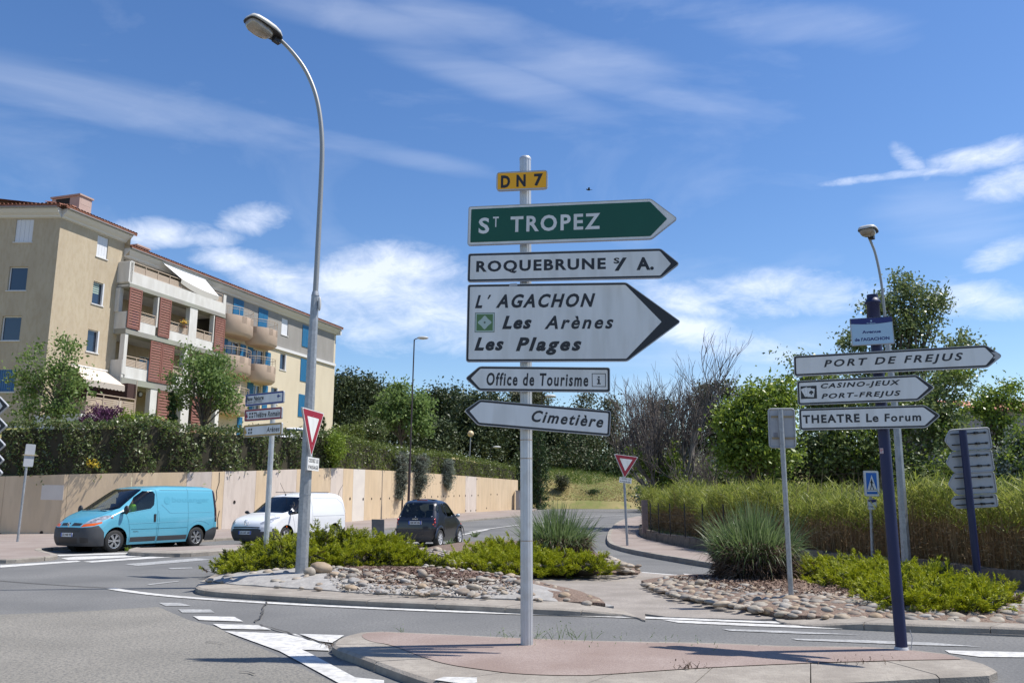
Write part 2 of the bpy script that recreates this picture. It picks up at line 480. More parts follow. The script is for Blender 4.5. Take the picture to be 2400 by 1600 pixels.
line([(258, 1379), (300, 1386), (400, 1398), (600, 1412), (900, 1427), (1150, 1436.5), (1350, 1442), (1556, 1449.5), (1750, 1457), (2000, 1466), (2400, 1481), (2700, 1493)], width=0.17)
marking([(371.7, 1412.8), (421, 1412.8), (448, 1420), (388, 1420)], m=paint_worn)
marking([(417.6, 1428), (493, 1428.6), (503, 1435.7), (426.5, 1435.7)], m=paint_worn)
marking([(452, 1444.6), (549, 1446.4), (570, 1457.4), (467, 1454)], z=0.012)
marking([(498.5, 1463), (605, 1466), (635.7, 1476.5), (519.6, 1474.5)], z=0.012)
marking([(527, 1480.4), (692, 1486.7), (768, 1515), (771, 1526), (707, 1523.7), (727.6, 1532.7), (832, 1589), (900, 1596), (900, 1612), (810, 1612), (789, 1600), (656, 1527.5)], z=0.012)
marking([(702, 1487.5), (806.6, 1490.6), (778.6, 1508.4), (748, 1504.6)], z=0.016)
marking([(0, 1324.5), (180, 1313.5), (190, 1316), (0, 1330)])
marking([(128, 1300), (298, 1295), (300, 1298), (140, 1303)])
marking([(143, 1308), (180, 1304), (345, 1300), (350, 1303), (200, 1311), (160, 1312)])
marking([(194, 1316), (330, 1305.5), (395, 1301), (408, 1305), (215, 1318)])
marking([(291, 1322), (324, 1326), (497, 1311), (459, 1308)], m=paint_worn)
marking([(393, 1331), (449, 1329.5), (452, 1331.5), (400, 1333.5)], m=paint_worn)
marking([(485, 1337), (523, 1335.5), (526, 1337.5), (492, 1339)], m=paint_worn)
marking([(345, 1369), (418, 1361), (420, 1362.5), (350, 1371)], m=paint_worn)
marking([(1551.5, 1452.5), (1700, 1459), (1974, 1471), (1974, 1474.5), (1760, 1467.5), (1590, 1459.5)])
marking([(1692, 1474), (1850, 1479), (2016, 1488), (1880, 1485.5), (1710, 1478.5)], m=paint_worn)
marking([(1855, 1497), (2000, 1500), (2180, 1506), (2300, 1516), (2150, 1512), (2000, 1506), (1870, 1500.5)], m=paint_worn)
marking([(2215, 1524.5), (2410, 1529), (2410, 1541), (2300, 1540), (2225, 1531)])
marking([(408, 1296.5), (533, 1291), (560, 1289), (560, 1292.5), (420, 1300)])
line([(926, 1275), (960, 1272), (1000, 1268.5), (1090, 1252), (1145, 1241)], width=0.2, m=paint)
line([(1100, 1247), (1140, 1240), (1250, 1226), (1380, 1211), (1506, 1205.5)], width=0.16)
line([(1503, 1341), (1560, 1346), (1640, 1352), (1720, 1358)], width=0.14)
marking([(1600, 1344), (1680, 1350), (1690, 1357), (1610, 1349)], m=paint)
line([(2325, 1421), (2400, 1430), (2500, 1443)], width=0.14)
line([(0, 1361), (75, 1367), (180, 1374), (258, 1378)], width=0.035, m=crack_shadow)  # cast shadow of the lamp mast, painted as a thin dark strip

def crack(pts, w=0.018):
    p = GP(pts); p = resample(p, 0.18)
    q = [(a + random.uniform(-.03, .03), b + random.uniform(-.04, .04)) for a, b in p]
    mb = MB(); vs = []
    for i, c in enumerate(q):
        a = Vector(q[max(i - 1, 0)]); b = Vector(q[min(i + 1, len(q) - 1)]); t = (b - a).normalized(); nrm = Vector((-t.y, t.x)) * w * random.uniform(.3, 1)
        vs += [(c[0] + nrm.x, c[1] + nrm.y, .02), (c[0] - nrm.x, c[1] - nrm.y, .02)]
    mb.add(vs, [(2 * i + 1, 2 * i + 3, 2 * i + 2, 2 * i) for i in range(len(q) - 1)])
    mb.build('road_crack', crack_shadow, road, world=True)
crack([(626, 1411), (619, 1432), (600, 1460)]); crack([(605, 1466), (672, 1484), (720, 1500), (768, 1514)])
crack([(490, 1504), (530, 1511)], .01); crack([(555, 1578), (600, 1583)], .01)

# ---- kerbs: a row of stones between an outer and an inner line
def kerb_row(name, outer, inner, ztop, zbot=-0.02, stone=1.0, tf=None, parent=None, mat=None, gap=0.012, bev=0.012):
    """outer, inner: world paths of the same direction; stones are separate pieces"""
    tf = tf or (lambda x, y: T(y))
    def arc(p):
        L_ = [0]
        for a, b in zip(p[:-1], p[1:]): L_.append(L_[-1] + math.dist(a, b))
        return L_
    def at(p, L_, t):
        d = t * L_[-1]
        for i in range(len(p) - 1):
            if d <= L_[i + 1] or i == len(p) - 2:
                k = (d - L_[i]) / max(L_[i + 1] - L_[i], 1e-9)
                return (p[i][0] + (p[i + 1][0] - p[i][0]) * k, p[i][1] + (p[i + 1][1] - p[i][1]) * k)
    lo, li = arc(outer), arc(inner)
    n = max(1, round(lo[-1] / stone))
    k = tag(bpy.data.objects.new(name, None), kind='structure') if parent is None else parent
    if parent is None:
        C.objects.link(k)
    for i in range(n):
        t0, t1 = i / n, (i + 1) / n
        gp = gap / lo[-1]
        t0 += gp / 2; t1 -= gp / 2
        sub = max(1, round((t1 - t0) * lo[-1] / 0.25))
        mb = MB(); jit = random.uniform(-.004, .004)
        O = [at(outer, lo, t0 + (t1 - t0) * j / sub) for j in range(sub + 1)]
        I = [at(inner, li, t0 + (t1 - t0) * j / sub) for j in range(sub + 1)]
        m_ = sub + 1
        vs = []
        for a, b in zip(O, I):
            c = (a[0] + (b[0] - a[0]) * .06, a[1] + (b[1] - a[1]) * .06)
            za, zb = tf(*a), tf(*b)
            vs += [(a[0], a[1], za + zbot), (a[0], a[1], za + ztop - 0.022 + jit), (c[0], c[1], za + ztop + jit), (b[0], b[1], zb + ztop + jit), (b[0], b[1], zb + zbot)]
        fs = []
        for j in range(sub):
            o = j * 5
            for q in range(4): fs.append((o + q, o + q + 5, o + q + 6, o + q + 1))
        fs += [(0, 1, 2, 3, 4), tuple(sub * 5 + q for q in (4, 3, 2, 1, 0))]
        mb.add(vs, fs)
        o = mb.build('kerb_stone', mat or kerbm, k)
        bm = bmesh.new(); bm.from_mesh(o.data); bmesh.ops.recalc_face_normals(bm, faces=bm.faces); bm.to_mesh(o.data); bm.free()
    return k

def offset_path(p, d):
    out = []
    for i in range(len(p)):
        a = Vector(p[max(i - 1, 0)]); b = Vector(p[min(i + 1, len(p) - 1)]); t = (b - a).normalized()
        out.append((p[i][0] - t.y * d, p[i][1] + t.x * d))
    return out

# ---- near island with the two big signposts
ZA = 0.09
outA = smooth_path(GP([(1900, 1596), (1700, 1605), (1450, 1624), (1250, 1625), (1100, 1611), (1028, 1599.5), (992, 1589), (928.6, 1567.6), (839, 1534), (790, 1518), (776, 1512), (783, 1502), (801, 1492), (831.6, 1483.5), (865, 1478), (900, 1478.5)], ZA), 2)
inA = smooth_path(GP([(1900, 1553), (1732.7, 1560), (1592, 1567.6), (1452, 1578), (1350, 1583.5), (1209, 1579), (1132.7, 1569), (1043, 1556), (979.6, 1535.7), (916, 1510), (872.4, 1504), (852, 1495.5), (847, 1489), (852, 1485), (866, 1482), (902, 1481)], ZA), 2)
backA_o = GP([(900, 1478.5), (1081.6, 1487), (1214, 1493), (1350, 1499), (1681.6, 1506.6), (1860, 1513.5), (2037, 1514.5), (2130.6, 1521), (2224, 1532), (2262, 1543)], ZA)
backA_i = GP([(902, 1481), (1081.6, 1489.5), (1214, 1495.5), (1350, 1501.5), (1681.6, 1509), (1860, 1516), (2037, 1517), (2130.6, 1523.5), (2224, 1534.5), (2250, 1543)], ZA)
rightA_o = smooth_path(GP([(2262, 1543), (2300, 1552), (2333, 1563), (2340, 1571), (2329, 1576), (2200.8, 1581), (2037, 1589), (1900, 1596)], ZA), 1)
rightA_i = smooth_path(GP([(2250, 1543), (2251, 1543.4), (2252, 1543.6), (2251, 1544), (2247, 1544.5), (2130.6, 1546.5), (1967, 1550.7), (1900, 1553)], ZA), 1)
kA = kerb_row('kerb', outA, inA, ZA, stone=1.15)
kerb_row('kerb', rightA_o[::1], rightA_i[::1], ZA, stone=1.2, parent=kA)
kerb_row('kerb', backA_o, backA_i, ZA, stone=1.0, parent=kA)
polyA = inA + backA_i[1:] + rightA_i[1:-1]
islandA = sheet('traffic_island', polyA, lambda x, y: ZA + 0.004, pink, step=.6, grid=1.2, skirt=0.0)
tag(islandA, kind='structure')
marking_w = sheet('kerb_paint', GP([(1018, 1594), (1040, 1587), (1118, 1588.5), (1118, 1600), (1100, 1606)], ZA), lambda x, y: ZA + 0.008, paint, parent=islandA)

# ---- centre island with planting beds
ZB = 0.10
outB = smooth_path(GP([(545, 1331), (509.6, 1342), (470, 1360), (456, 1373), (464, 1378), (494.7, 1383), (599, 1390), (748, 1399), (837, 1404.5), (1046, 1412), (1229, 1422), (1348, 1426.5), (1467, 1427), (1497, 1432), (1512, 1438)], ZB), 2)
inB = smooth_path(GP([(556, 1334), (535, 1342), (505, 1354), (497, 1360), (505, 1364), (530, 1368.5), (599, 1374), (777.7, 1385), (837, 1390), (1046, 1399.5), (1169, 1404.5), (1318, 1408), (1440, 1413), (1475, 1422), (1505, 1436.5)], ZB), 2)
kB = kerb_row('kerb', outB, inB, ZB, stone=1.1, tf=lambda x, y: -.095 * max(0, min(1, (x - .8) / 1.05)))
backB = GP([(560, 1331), (640, 1316), (760, 1300), (880, 1290), (990, 1284), (1060, 1279), (1250, 1277), (1420, 1300), (1485, 1326), (1503, 1340)], 0)
pathline = GP([(1500, 1345), (1258, 1345), (1240, 1352)], 0.03)
islB_poly = inB + GP([(1600, 1443), (1760, 1446), (1816, 1440)], 0.02)
# whole paved surface under the beds, path and right island: one sheet
tip = GP([(1816, 1437.5)], 0.02)[0]
outC = smooth_path(GP([(1814, 1434), (1819, 1441), (1850, 1447), (2000, 1455.5), (2117, 1460.5), (2400, 1470), (2700, 1482), (3000, 1496)], ZB), 1)
inC = smooth_path(GP([(1821, 1433), (1835, 1436), (1860, 1439), (2000, 1443.5), (2117, 1449), (2400, 1460), (2700, 1472), (3000, 1486)], ZB), 1)
kC = kerb_row('kerb', outC, inC, ZB, stone=1.3, tf=lambda x, y: -.07 * max(0, min(1, (4.3 - x) / .6)))
pathpoly = GP([(1512, 1438)], .02) + GP([(1560, 1444), (1640, 1447), (1760, 1451), (1830, 1449)], .02) + [outC[3]] + outC[5::4] + [(20, 9.6), (20, 14.5)] + \
    GP([(2430, 1423), (2330, 1416), (2150, 1395), (1900, 1368), (1750, 1359), (1640, 1352), (1505, 1341)], 0.02) + backB[::-1][1:] + outB[2:]
def inset(x, y): return 0.022
traffic = sheet('paved_path', pathpoly, inset, pathm, step=1.0, grid=2.0, skirt=.04)
tag(traffic, kind='structure')

# beds: raised ground with a domed profile
def dist_edge(p, poly):
    best = 1e9
    P = Vector(p)
    for i in range(len(poly)):
        a = Vector(poly[i]); b = Vector(poly[(i + 1) % len(poly)]); ab = b - a
        t = max(0, min(1, (P - a).dot(ab) / max(ab.length_squared, 1e-9)))
        best = min(best, (P - a - ab * t).length)
    return best
def bed(name, poly, edge, rise, scale, mat):
    zf = lambda x, y: edge + rise * (1 - math.exp(-dist_edge((x, y), poly) / scale)) + 0.012 * mn.noise(Vector((x * 3, y * 3, 0)))
    o = sheet(name, poly, zf, mat, step=.35, grid=.35, skirt=edge)
    tag(o, kind='structure'); return o, zf

bed1_poly = inB[6:-10] + GP([(1405, 1400), (1350, 1381), (1250, 1359), (1215, 1353), (1180, 1346), (1080, 1337), (1000, 1328), (985, 1318), (1010, 1300), (1000, 1289), (880, 1291), (760, 1301), (640, 1317), (565, 1331)], ZB)
bed1, zb1 = bed('planting_bed', bed1_poly, ZB, 0.17, 0.7, soil)
bed2_poly = GP([(985, 1288), (1080, 1282), (1250, 1278), (1330, 1288), (1420, 1303), (1480, 1325), (1501, 1338), (1495, 1343), (1258, 1343), (1100, 1338), (1050, 1335), (1005, 1324), (985, 1308)], 0.05)
bed2, zb2 = bed('planting_bed', bed2_poly, 0.06, 0.32, 0.9, soil)
bed3_poly = GP([(1503, 1363), (1560, 1353), (1640, 1350), (1750, 1353), (1900, 1362), (2150, 1388), (2330, 1410), (2420, 1424)], .06) + [(14, 13.4), (14, 10.6)] + [q for q in inC[::-1] if q[0] < 13.5] + GP([(1735, 1422), (1616, 1402), (1540, 1381)], .06)
bed3, zb3 = bed('planting_bed', bed3_poly, 0.09, 0.14, 0.8, soil)
# cement skirt of bed 1
cem_poly = [inB[i] for i in range(4, len(inB) - 9)] + GP([(1410, 1403), (1360, 1398), (1240, 1385), (1150, 1383), (1050, 1391), (900, 1384), (830, 1379), (790, 1358), (700, 1348), (600, 1346), (545, 1340)], ZB)
tag(sheet('mortar_skirt', cem_poly, lambda x, y: max(zb1(x, y), ZB) + 0.018 - .07 * max(0, min(1, (x - .3) / 1.2)) + 0.014 * mn.noise(Vector((x * 4.5, y * 4.5, 3))), cement, step=.3, grid=.22, skirt=.06), kind='structure')

# ---- cobbles
cobm = []
def cobble_mat():
    m = bpy.data.materials.new('river_cobble'); m.use_nodes = True
    nt = m.node_tree; b = nt.nodes['Principled BSDF']; N = lambda t: nt.nodes.new(t); L = nt.links.new
    oi = N('ShaderNodeObjectInfo'); r = N('ShaderNodeValToRGB'); e = r.color_ramp.elements
    cols = [(.30, .27, .23), (.38, .34, .28), (.24, .22, .20), (.42, .37, .30), (.35, .27, .19), (.32, .31, .295), (.44, .40, .345), (.27, .22, .175), (.40, .355, .29)]
    e[0].color = (*cols[0], 1); e[1].color = (*cols[-1], 1)
    for i in range(1, len(cols) - 1): x = e.new(i / (len(cols) - 1)); x.color = (*cols[i], 1)
    L(oi.outputs['Random'], r.inputs[0])
    tc = N('ShaderNodeTexCoord'); n = N('ShaderNodeTexNoise'); n.inputs['Scale'].default_value = 2.2; n.inputs['Detail'].default_value = 7
    L(tc.outputs['Object'], n.inputs['Vector'])
    mx = N('ShaderNodeMix'); mx.data_type = 'RGBA'; mx.blend_type = 'MULTIPLY'; mx.inputs[0].default_value = 0.65
    r2 = N('ShaderNodeValToRGB'); r2.color_ramp.elements[0].position = .35; r2.color_ramp.elements[1].position = .62; r2.color_ramp.elements[0].color = (.5, .47, .43, 1); r2.color_ramp.elements[1].color = (1.1, 1.1, 1.1, 1)
    L(n.outputs[0], r2.inputs[0]); L(r.outputs[0], mx.inputs[6]); L(r2.outputs[0], mx.inputs[7]); L(mx.outputs[2], b.inputs['Base Color'])
    b.inputs['Roughness'].default_value = .82; b.inputs['Specular IOR Level'].default_value = .25
    bp = N('ShaderNodeBump'); bp.inputs['Strength'].default_value = .35; bp.inputs['Distance'].default_value = .02; L(n.outputs[0], bp.inputs['Height']); L(bp.outputs[0], b.inputs['Normal'])
    return m
cobm = cobble_mat()
stone_meshes = []
for i in range(8):
    bm = bmesh.new(); bmesh.ops.create_icosphere(bm, subdivisions=2, radius=0.5)
    sx, sy, sz = random.uniform(.95, 1.2), random.uniform(.62, .86), random.uniform(.36, .52)
    for v in bm.verts:
        d = 1 + .16 * mn.noise(v.co * 1.9 + Vector((i * 7.3, 0, 0)))
        v.co = Vector((v.co.x * sx * d, v.co.y * sy * d, v.co.z * sz * d))
    me = bpy.data.meshes.new('cobble'); bm.to_mesh(me); bm.free(); me.materials.append(cobm)
    me.polygons.foreach_set('use_smooth', [True] * len(me.polygons)); stone_meshes.append(me)

def scatter_stones(parent, poly, zf, smin, smax, count, sink=.35, minfac=.62, avoid=(), limit=300):
    xs = [p[0] for p in poly]; ys = [p[1] for p in poly]; placed = []; tries = 0
    while len(placed) < count and tries < count * 60:
        tries += 1
        p = (random.uniform(min(xs), max(xs)), random.uniform(min(ys), max(ys)))
        if not inside(p, poly): continue
        s = smin + (smax - smin) * random.random() ** 1.6
        if any(math.dist(p, q[0]) < (s + q[1]) * .5 * minfac * 1.28 for q in placed): continue
        placed.append((p, s))
    for p, s in placed[:limit]:
        o = bpy.data.objects.new('cobble', random.choice(stone_meshes)); C.objects.link(o); o.parent = parent
        o.location = (p[0], p[1], zf(*p) + s * (.27 - sink * .4))
        o.rotation_euler = (random.uniform(-.25, .25), random.uniform(-.25, .25), random.uniform(0, 6.28)); o.scale = (s, s, s * random.uniform(.85, 1.15))
    return placed
b1a = GP([(470, 1361), (520, 1346), (640, 1343), (760, 1345), (900, 1356), (1100, 1372), (1230, 1368), (1330, 1381), (1430, 1403), (1460, 1413), (1300, 1404), (1046, 1395), (837, 1386), (600, 1370), (530, 1364)], ZB + .05)
b1b = GP([(830, 1352), (1000, 1366), (1230, 1376), (1240, 1392), (1046, 1397), (900, 1389), (800, 1381), (760, 1362)], ZB + .05)
zc = lambda x, y: max(zb1(x, y), ZB) + .02 - .06 * max(0, min(1, (x - .3) / 1.2))
scatter_stones(bed1, b1a, zc, .10, .23, 80, sink=.75)
scatter_stones(bed1, b1b, zc, .07, .28, 85, sink=.5)
scatter_stones(bed1, GP([(700, 1337), (790, 1340), (1215, 1362), (1240, 1352), (1150, 1345), (1000, 1331), (985, 1338), (1190, 1352), (1180, 1358), (800, 1346)], ZB + .1), zc, .10, .22, 40, sink=.45)
b2a = GP([(975, 1290), (1010, 1290), (1060, 1308), (1130, 1318), (1240, 1326), (1400, 1330), (1425, 1312), (1500, 1338), (1490, 1344), (1255, 1344), (1095, 1340), (1050, 1337), (1000, 1325), (975, 1308)], 0.12)
scatter_stones(bed2, b2a, zb2, .13, .28, 300, sink=.35, minfac=.56)
b3a = GP([(1503, 1364), (1560, 1355), (1616, 1358), (1700, 1380), (1849, 1394), (2028, 1407), (2087, 1420), (2180, 1428), (2300, 1430), (2380, 1424), (2440, 1432), (2440, 1455), (2117, 1447), (1860, 1437), (1821, 1431), (1735, 1421), (1616, 1401), (1540, 1381)], .12)
scatter_stones(bed3, b3a, zb3, .13, .29, 300, sink=.85, minfac=.56)
# bigger boulders
for i, (px, py, s, zf, lab) in enumerate([(752, 1349, .42, zc, 'largest grey boulder beside the foot of the tall street lamp'), (726, 1352, .30, zc, 'flat tan stone between the tall lamp foot and the big boulder'),
                                     (970, 1290, .45, zb2, 'upright buff boulder at the bed edge behind the dark small car'), (1640, 1366, .22, zb3, 'small dark round stone in front of the ornamental grass on the right'),
                                     (990, 1360, .24, zc, 'small rounded stone on the mulch with a pale splinter beside it')]):
    o = bpy.data.objects.new('boulder', stone_meshes[i]); C.objects.link(o)
    p = G(px, py, .2); o.location = (p[0], p[1], zf(*p) + s * .2); o.scale = (s, s, s * 1.35); o.rotation_euler = (0.2, .1, i * 1.3)
    tag(o, lab, 'stone', 'loose boulders on the island')
# mulch chips and gravel crumbs
def chips(parent, poly, zf, n, s0, s1, name, mats, mi):
    xs = [p[0] for p in poly]; ys = [p[1] for p in poly]; V = []; Q = []; M_ = []
    k = 0
    while k < n:
        p = (random.uniform(min(xs), max(xs)), random.uniform(min(ys), max(ys)))
        if not inside(p, poly): continue
        s = random.uniform(s0, s1); a = random.uniform(0, 6.28); t = random.uniform(-.6, .6)
        c, s_ = math.cos(a) * s, math.sin(a) * s; z = zf(*p) + s * .35
        o = len(V)
        V += [(p[0] - c, p[1] - s_, z - s * t), (p[0] + s_ * .45, p[1] - c * .45, z + s * .1), (p[0] + c, p[1] + s_, z + s * t), (p[0] - s_ * .45, p[1] + c * .45, z + s * .5 * abs(t))]
        Q.append((o, o + 1, o + 2, o + 3)); M_.append(random.randrange(mi)); k += 1
    o = np_mesh(name, V, Q, mats, parent, M_, world=parent is not None); o['kind'] = 'stuff'
chipA = material('bark_chip_dark', (.085, .045, .035), .9); chipB = material('bark_chip_pale', (.24, .165, .12), .9); chipC = material('stone_crumb', (.40, .36, .31), .9)
mul1 = GP([(790, 1338), (900, 1336), (1000, 1338), (1215, 1356), (1220, 1376), (1100, 1374), (940, 1360), (800, 1352)], .2)
chips(bed1, mul1, lambda x, y: zb1(x, y) + .01, 5000, .012, .04, 'mulch', [chipA, chipA, chipB], 3)
chips(bed1, b1b, zc, 1600, .015, .045, 'rubble', [chipC, chipB, kerbm], 3)
mul3 = GP([(1560, 1353), (1750, 1357), (2000, 1380), (2100, 1412), (2028, 1410), (1850, 1398), (1700, 1386), (1600, 1362)], .15)
chips(bed3, mul3, lambda x, y: zb3(x, y) + .01, 4500, .012, .04, 'mulch', [chipA, chipB, chipB], 3)

# ---- narrow divider island between the lanes
ZD = 0.13
outD = smooth_path(GP([(320, 1281.5), (304, 1285), (299, 1289), (303, 1291.5), (350, 1292.5), (408, 1294), (470, 1292), (533, 1287), (700, 1281), (891, 1270), (945, 1266)], ZD), 1)
inD = smooth_path(GP([(330, 1282.5), (318, 1285), (313, 1287.5), (320, 1288), (360, 1288.5), (408, 1289), (470, 1287), (533, 1281.5), (700, 1275.5), (891, 1266), (940, 1262.5)], ZD), 1)
kerb_row('kerb', outD, inD, ZD, stone=1.4, mat=kerbm)
divider = sheet('divider_island', inD + GP([(891, 1261.5), (700, 1269), (533, 1275.5), (400, 1281)], ZD), lambda x, y: ZD - .004, pave, step=.8, grid=1.5)
tag(divider, kind='structure')

# ---- wall-side pavement
wall_base = [(-60, 35.3), (-21.41, 35.47), (-19.0, 35.55), (-16.5, 36.7), (-13.92, 38.66), (-12.35, 40.87), (-9.58, 45.65), (-7.04, 53.34), (-3.82, 61.39), (0.5, 70.45), (1.6, 73)]
ZE = 0.10
kE_path = smooth_path([(-60, 21.0)] + GP([(0, 1312), (100, 1305), (132, 1302), (137, 1299), (128, 1296), (105, 1291), (94, 1286.5), (110, 1283), (160, 1281), (300, 1274), (472, 1264), (546, 1259), (700, 1250), (846, 1240.5), (938, 1234), (1000, 1227), (1080, 1219), (1169, 1211.5), (1230, 1206)], ZE), 1)
paveE = sheet('pavement', [q for q in offset_path(kE_path, .15)] + [(2.4, 76)] + wall_base[::-1], lambda x, y: T(y) + ZE, pave, step=1.5, grid=3, skirt=.1)
tag(paveE, kind='structure')
kerb_row('kerb', kE_path[1:], offset_path(kE_path, .17)[1:], ZE + .005, stone=1.6, gap=.02)

# ---- right-hand pavement
kF_path = smooth_path(GP([(1580, 1203.5), (1506, 1207), (1470, 1213), (1446, 1222), (1428, 1240), (1421, 1256), (1424, 1270), (1443, 1279), (1500, 1292), (1672, 1320), (1850, 1344), (2080, 1377), (2310, 1401), (2400, 1414), (2650, 1450)], .12), 1)
back_F = GP([(1600, 1201), (1520, 1215), (1500, 1240), (1496, 1252), (1510, 1262), (1580, 1278), (1640, 1290), (1750, 1302), (1900, 1320), (2160, 1349), (2400, 1383), (2650, 1418)], .12)
paveF = sheet('pavement', offset_path(kF_path, .14) + back_F[::-1], lambda x, y: T(y) + .12, pave, step=1.5, grid=3, skirt=.1)
tag(paveF, kind='structure')
kerb_row('kerb', kF_path, offset_path(kF_path, .16), .125, stone=1.5, gap=.02)
line([(1180, 1199), (1300, 1199), (1506, 1199.5), (1560, 1199)], width=.5, m=kerbm, z=.06)

# ================================================================== RETAINING WALL
wall = thing('retaining_wall', 'long ochre and pale pink concrete retaining wall behind the vans', 'wall', (-10, 44, 0))
wall_och = material('wall_ochre', (0.60, 0.46, 0.30), .9, var=(0.635, 0.495, 0.335), vscale=.9, bump=.25, bscale=12, var2=(.49, .38, .26), v2scale=2.2, fac2=.4, vstretch=(1.6, 1.6, .35), spec=.2)
wall_pink = material('wall_pale_pink', (0.60, 0.515, 0.44), .9, var=(0.64, 0.555, 0.48), vscale=.9, bump=.25, bscale=12, var2=(.45, .38, .32), v2scale=2.4, fac2=.35, vstretch=(1.6, 1.6, .35), spec=.2)
wall_white = material('wall_white_patch', (0.66, 0.60, 0.52), .9, var=(0.62, 0.56, 0.49), vscale=2, bump=.2, bscale=12)
holem = material('weep_hole_dark', (.02, .015, .012), .9)
def wall_at_px(px):
    """base point of the wall in the column px"""
    best = None
    r = ray(px, 1230); k = r[0] / r[1]
    for a, b in zip(wall_base[:-1], wall_base[1:]):
        # intersect x = k*y with the segment
        dx, dy = b[0] - a[0], b[1] - a[1]
        den = dx - k * dy
        if abs(den) < 1e-9: continue
        t = (k * a[1] - a[0]) / den
        if -1e-6 <= t <= 1 + 1e-6: best = (a[0] + dx * t, a[1] + dy * t)
    return best
zt_tab = [(-60, 2.45), (-21.7, 2.49), (-19.4, 2.56), (-14.1, 2.77), (-12.5, 2.89), (-9.84, 3.18), (-7.13, 3.26), (-3.85, 3.2), (.5, 3.06), (1.7, 3.0)]
def ztop(x):
    for (a, za), (b, zb) in zip(zt_tab[:-1], zt_tab[1:]):
        if a <= x <= b: return za + (zb - za) * (x - a) / (b - a)
    return 3.0
edges = [-400, -250, -120, 0, 150, 300, 430, 489, 519, 594, 619, 690, 771, 800, 824, 852, 915, 942, 1000, 1045, 1090, 1116, 1150, 1190, 1214]
cols = [0, 0, 0, 0, 0, 0, 1, 0, 1, 0, 1, 0, 1, 0, 2, 0, 0, 0, 0, 0, 1, 0, 0, 0]
wm = [wall_och, wall_pink, wall_white]
for i in range(len(edges) - 1):
    a = wall_at_px(edges[i]) if edges[i] > -300 else (-60, 35.3); b = wall_at_px(edges[i + 1])
    pts = [a] + [q for q in wall_base if a[0] + .05 < q[0] < b[0] - .05] + [b]
    pts = resample(pts, .8)
    d = (Vector(pts[-1]) - Vector(pts[0])).normalized() * .006
    pts[0] = (pts[0][0] + d.x, pts[0][1] + d.y); pts[-1] = (pts[-1][0] - d.x, pts[-1][1] - d.y)
    back = offset_path(pts, .25)
    k = len(pts); mb = MB()
    vs = [(x, y, T(y) - .1) for x, y in pts] + [(x, y, ztop(x)) for x, y in pts] + [(x, y, ztop(pts[j][0])) for j, (x, y) in enumerate(back)] + [(x, y, T(y) - .1) for x, y in back]
    fs = []
    for j in range(k - 1):
        fs += [(j, j + 1, k + j + 1, k + j), (k + j, k + j + 1, 2 * k + j + 1, 2 * k + j), (2 * k + j, 2 * k + j + 1, 3 * k + j + 1, 3 * k + j)]
    fs += [(0, k, 2 * k, 3 * k), (k - 1, 4 * k - 1, 3 * k - 1, 2 * k - 1)]
    mb.add(vs, fs)
    mb.build('wall_panel', wm[cols[i]], wall, world=True)
def wall_frame(px, py):
    """point on the wall face seen at a pixel, with its outward normal"""
    p = wall_at_px(px); D = p[1]; q = A(px, py, D)
    p2 = wall_at_px(px + 6); t = (Vector(p2) - Vector(p)).normalized()
    n = Vector((t.y, -t.x, 0)); return Vector((p[0], p[1], q.z)), Vector((t.x, t.y, 0)), n
mb = MB()
for px, py in [(3, 1253), (99, 1248), (509, 1238), (546, 1176), (493, 1176), (503, 1250), (786, 1173), (799, 1229), (818, 1168), (827, 1225), (849, 1169), (869, 1168), (890, 1168), (911, 1167), (981, 1166), (995, 1164.5), (1010, 1163.5), (1025, 1163), (1038, 1162), (1051, 1162), (1063, 1161.5), (1076, 1161), (1090, 1161), (1105, 1160.5), (1120, 1160), (1091, 1196), (1103, 1196), (1115, 1195), (921, 1215), (905, 1216), (880, 1219), (1000, 1206), (1030, 1203.5), (1060, 1200), (1030, 1130), (1117, 1122), (1066, 1118), (1150, 1158), (1165, 1158), (1140, 1190)]:
    q, e, n = wall_frame(px, py)
    r_ = .07 if px < 850 else .055
    mb.prism([(r_ * math.cos(a), r_ * 1.2 * math.sin(a)) for a in [k * math.pi / 4 for k in range(8)]], q + n * .012, e, Vector((0, 0, 1)), n, .02)
tag(mb.build('weep_holes', holem, wall, world=True), kind='stuff')
q, e, n = wall_frame(115, 1154)
mb = MB().prism([(-.46, -.29), (.46, -.31), (.46, .31), (-.46, .33)], q + n * .008, e, Vector((0, 0, 1)), n, .01)
mb.build('paint_patch', wall_white, wall, world=True)
mb = MB()
for pts in [[(506, 1106), (507, 1130), (502, 1150), (504, 1166), (500, 1182)], [(512, 1196), (509, 1215), (511, 1238)], [(785, 1180), (792, 1150), (800, 1135)]]:
    vs = []
    for j, (a, b) in enumerate(pts):
        q, e, n = wall_frame(a, b); q = q + n * .009; vs += [q - e * .018, q + e * .018]
    mb.add(vs, [(2 * j, 2 * j + 1, 2 * j + 3, 2 * j + 2) for j in range(len(pts) - 1)])
mb.build('wall_crack', holem, wall, world=True)
# drain pipe down the wall
q, e, n = wall_frame(941, 1140); q2, _, _ = wall_frame(940, 1213)
pipe = MB().tube([q + n * .05, q2 + n * .05], .04, 8); tag(pipe.build('drain_pipe', darkpole), 'thin brown pipe running down the ochre wall left of the dark small car', 'pipe')
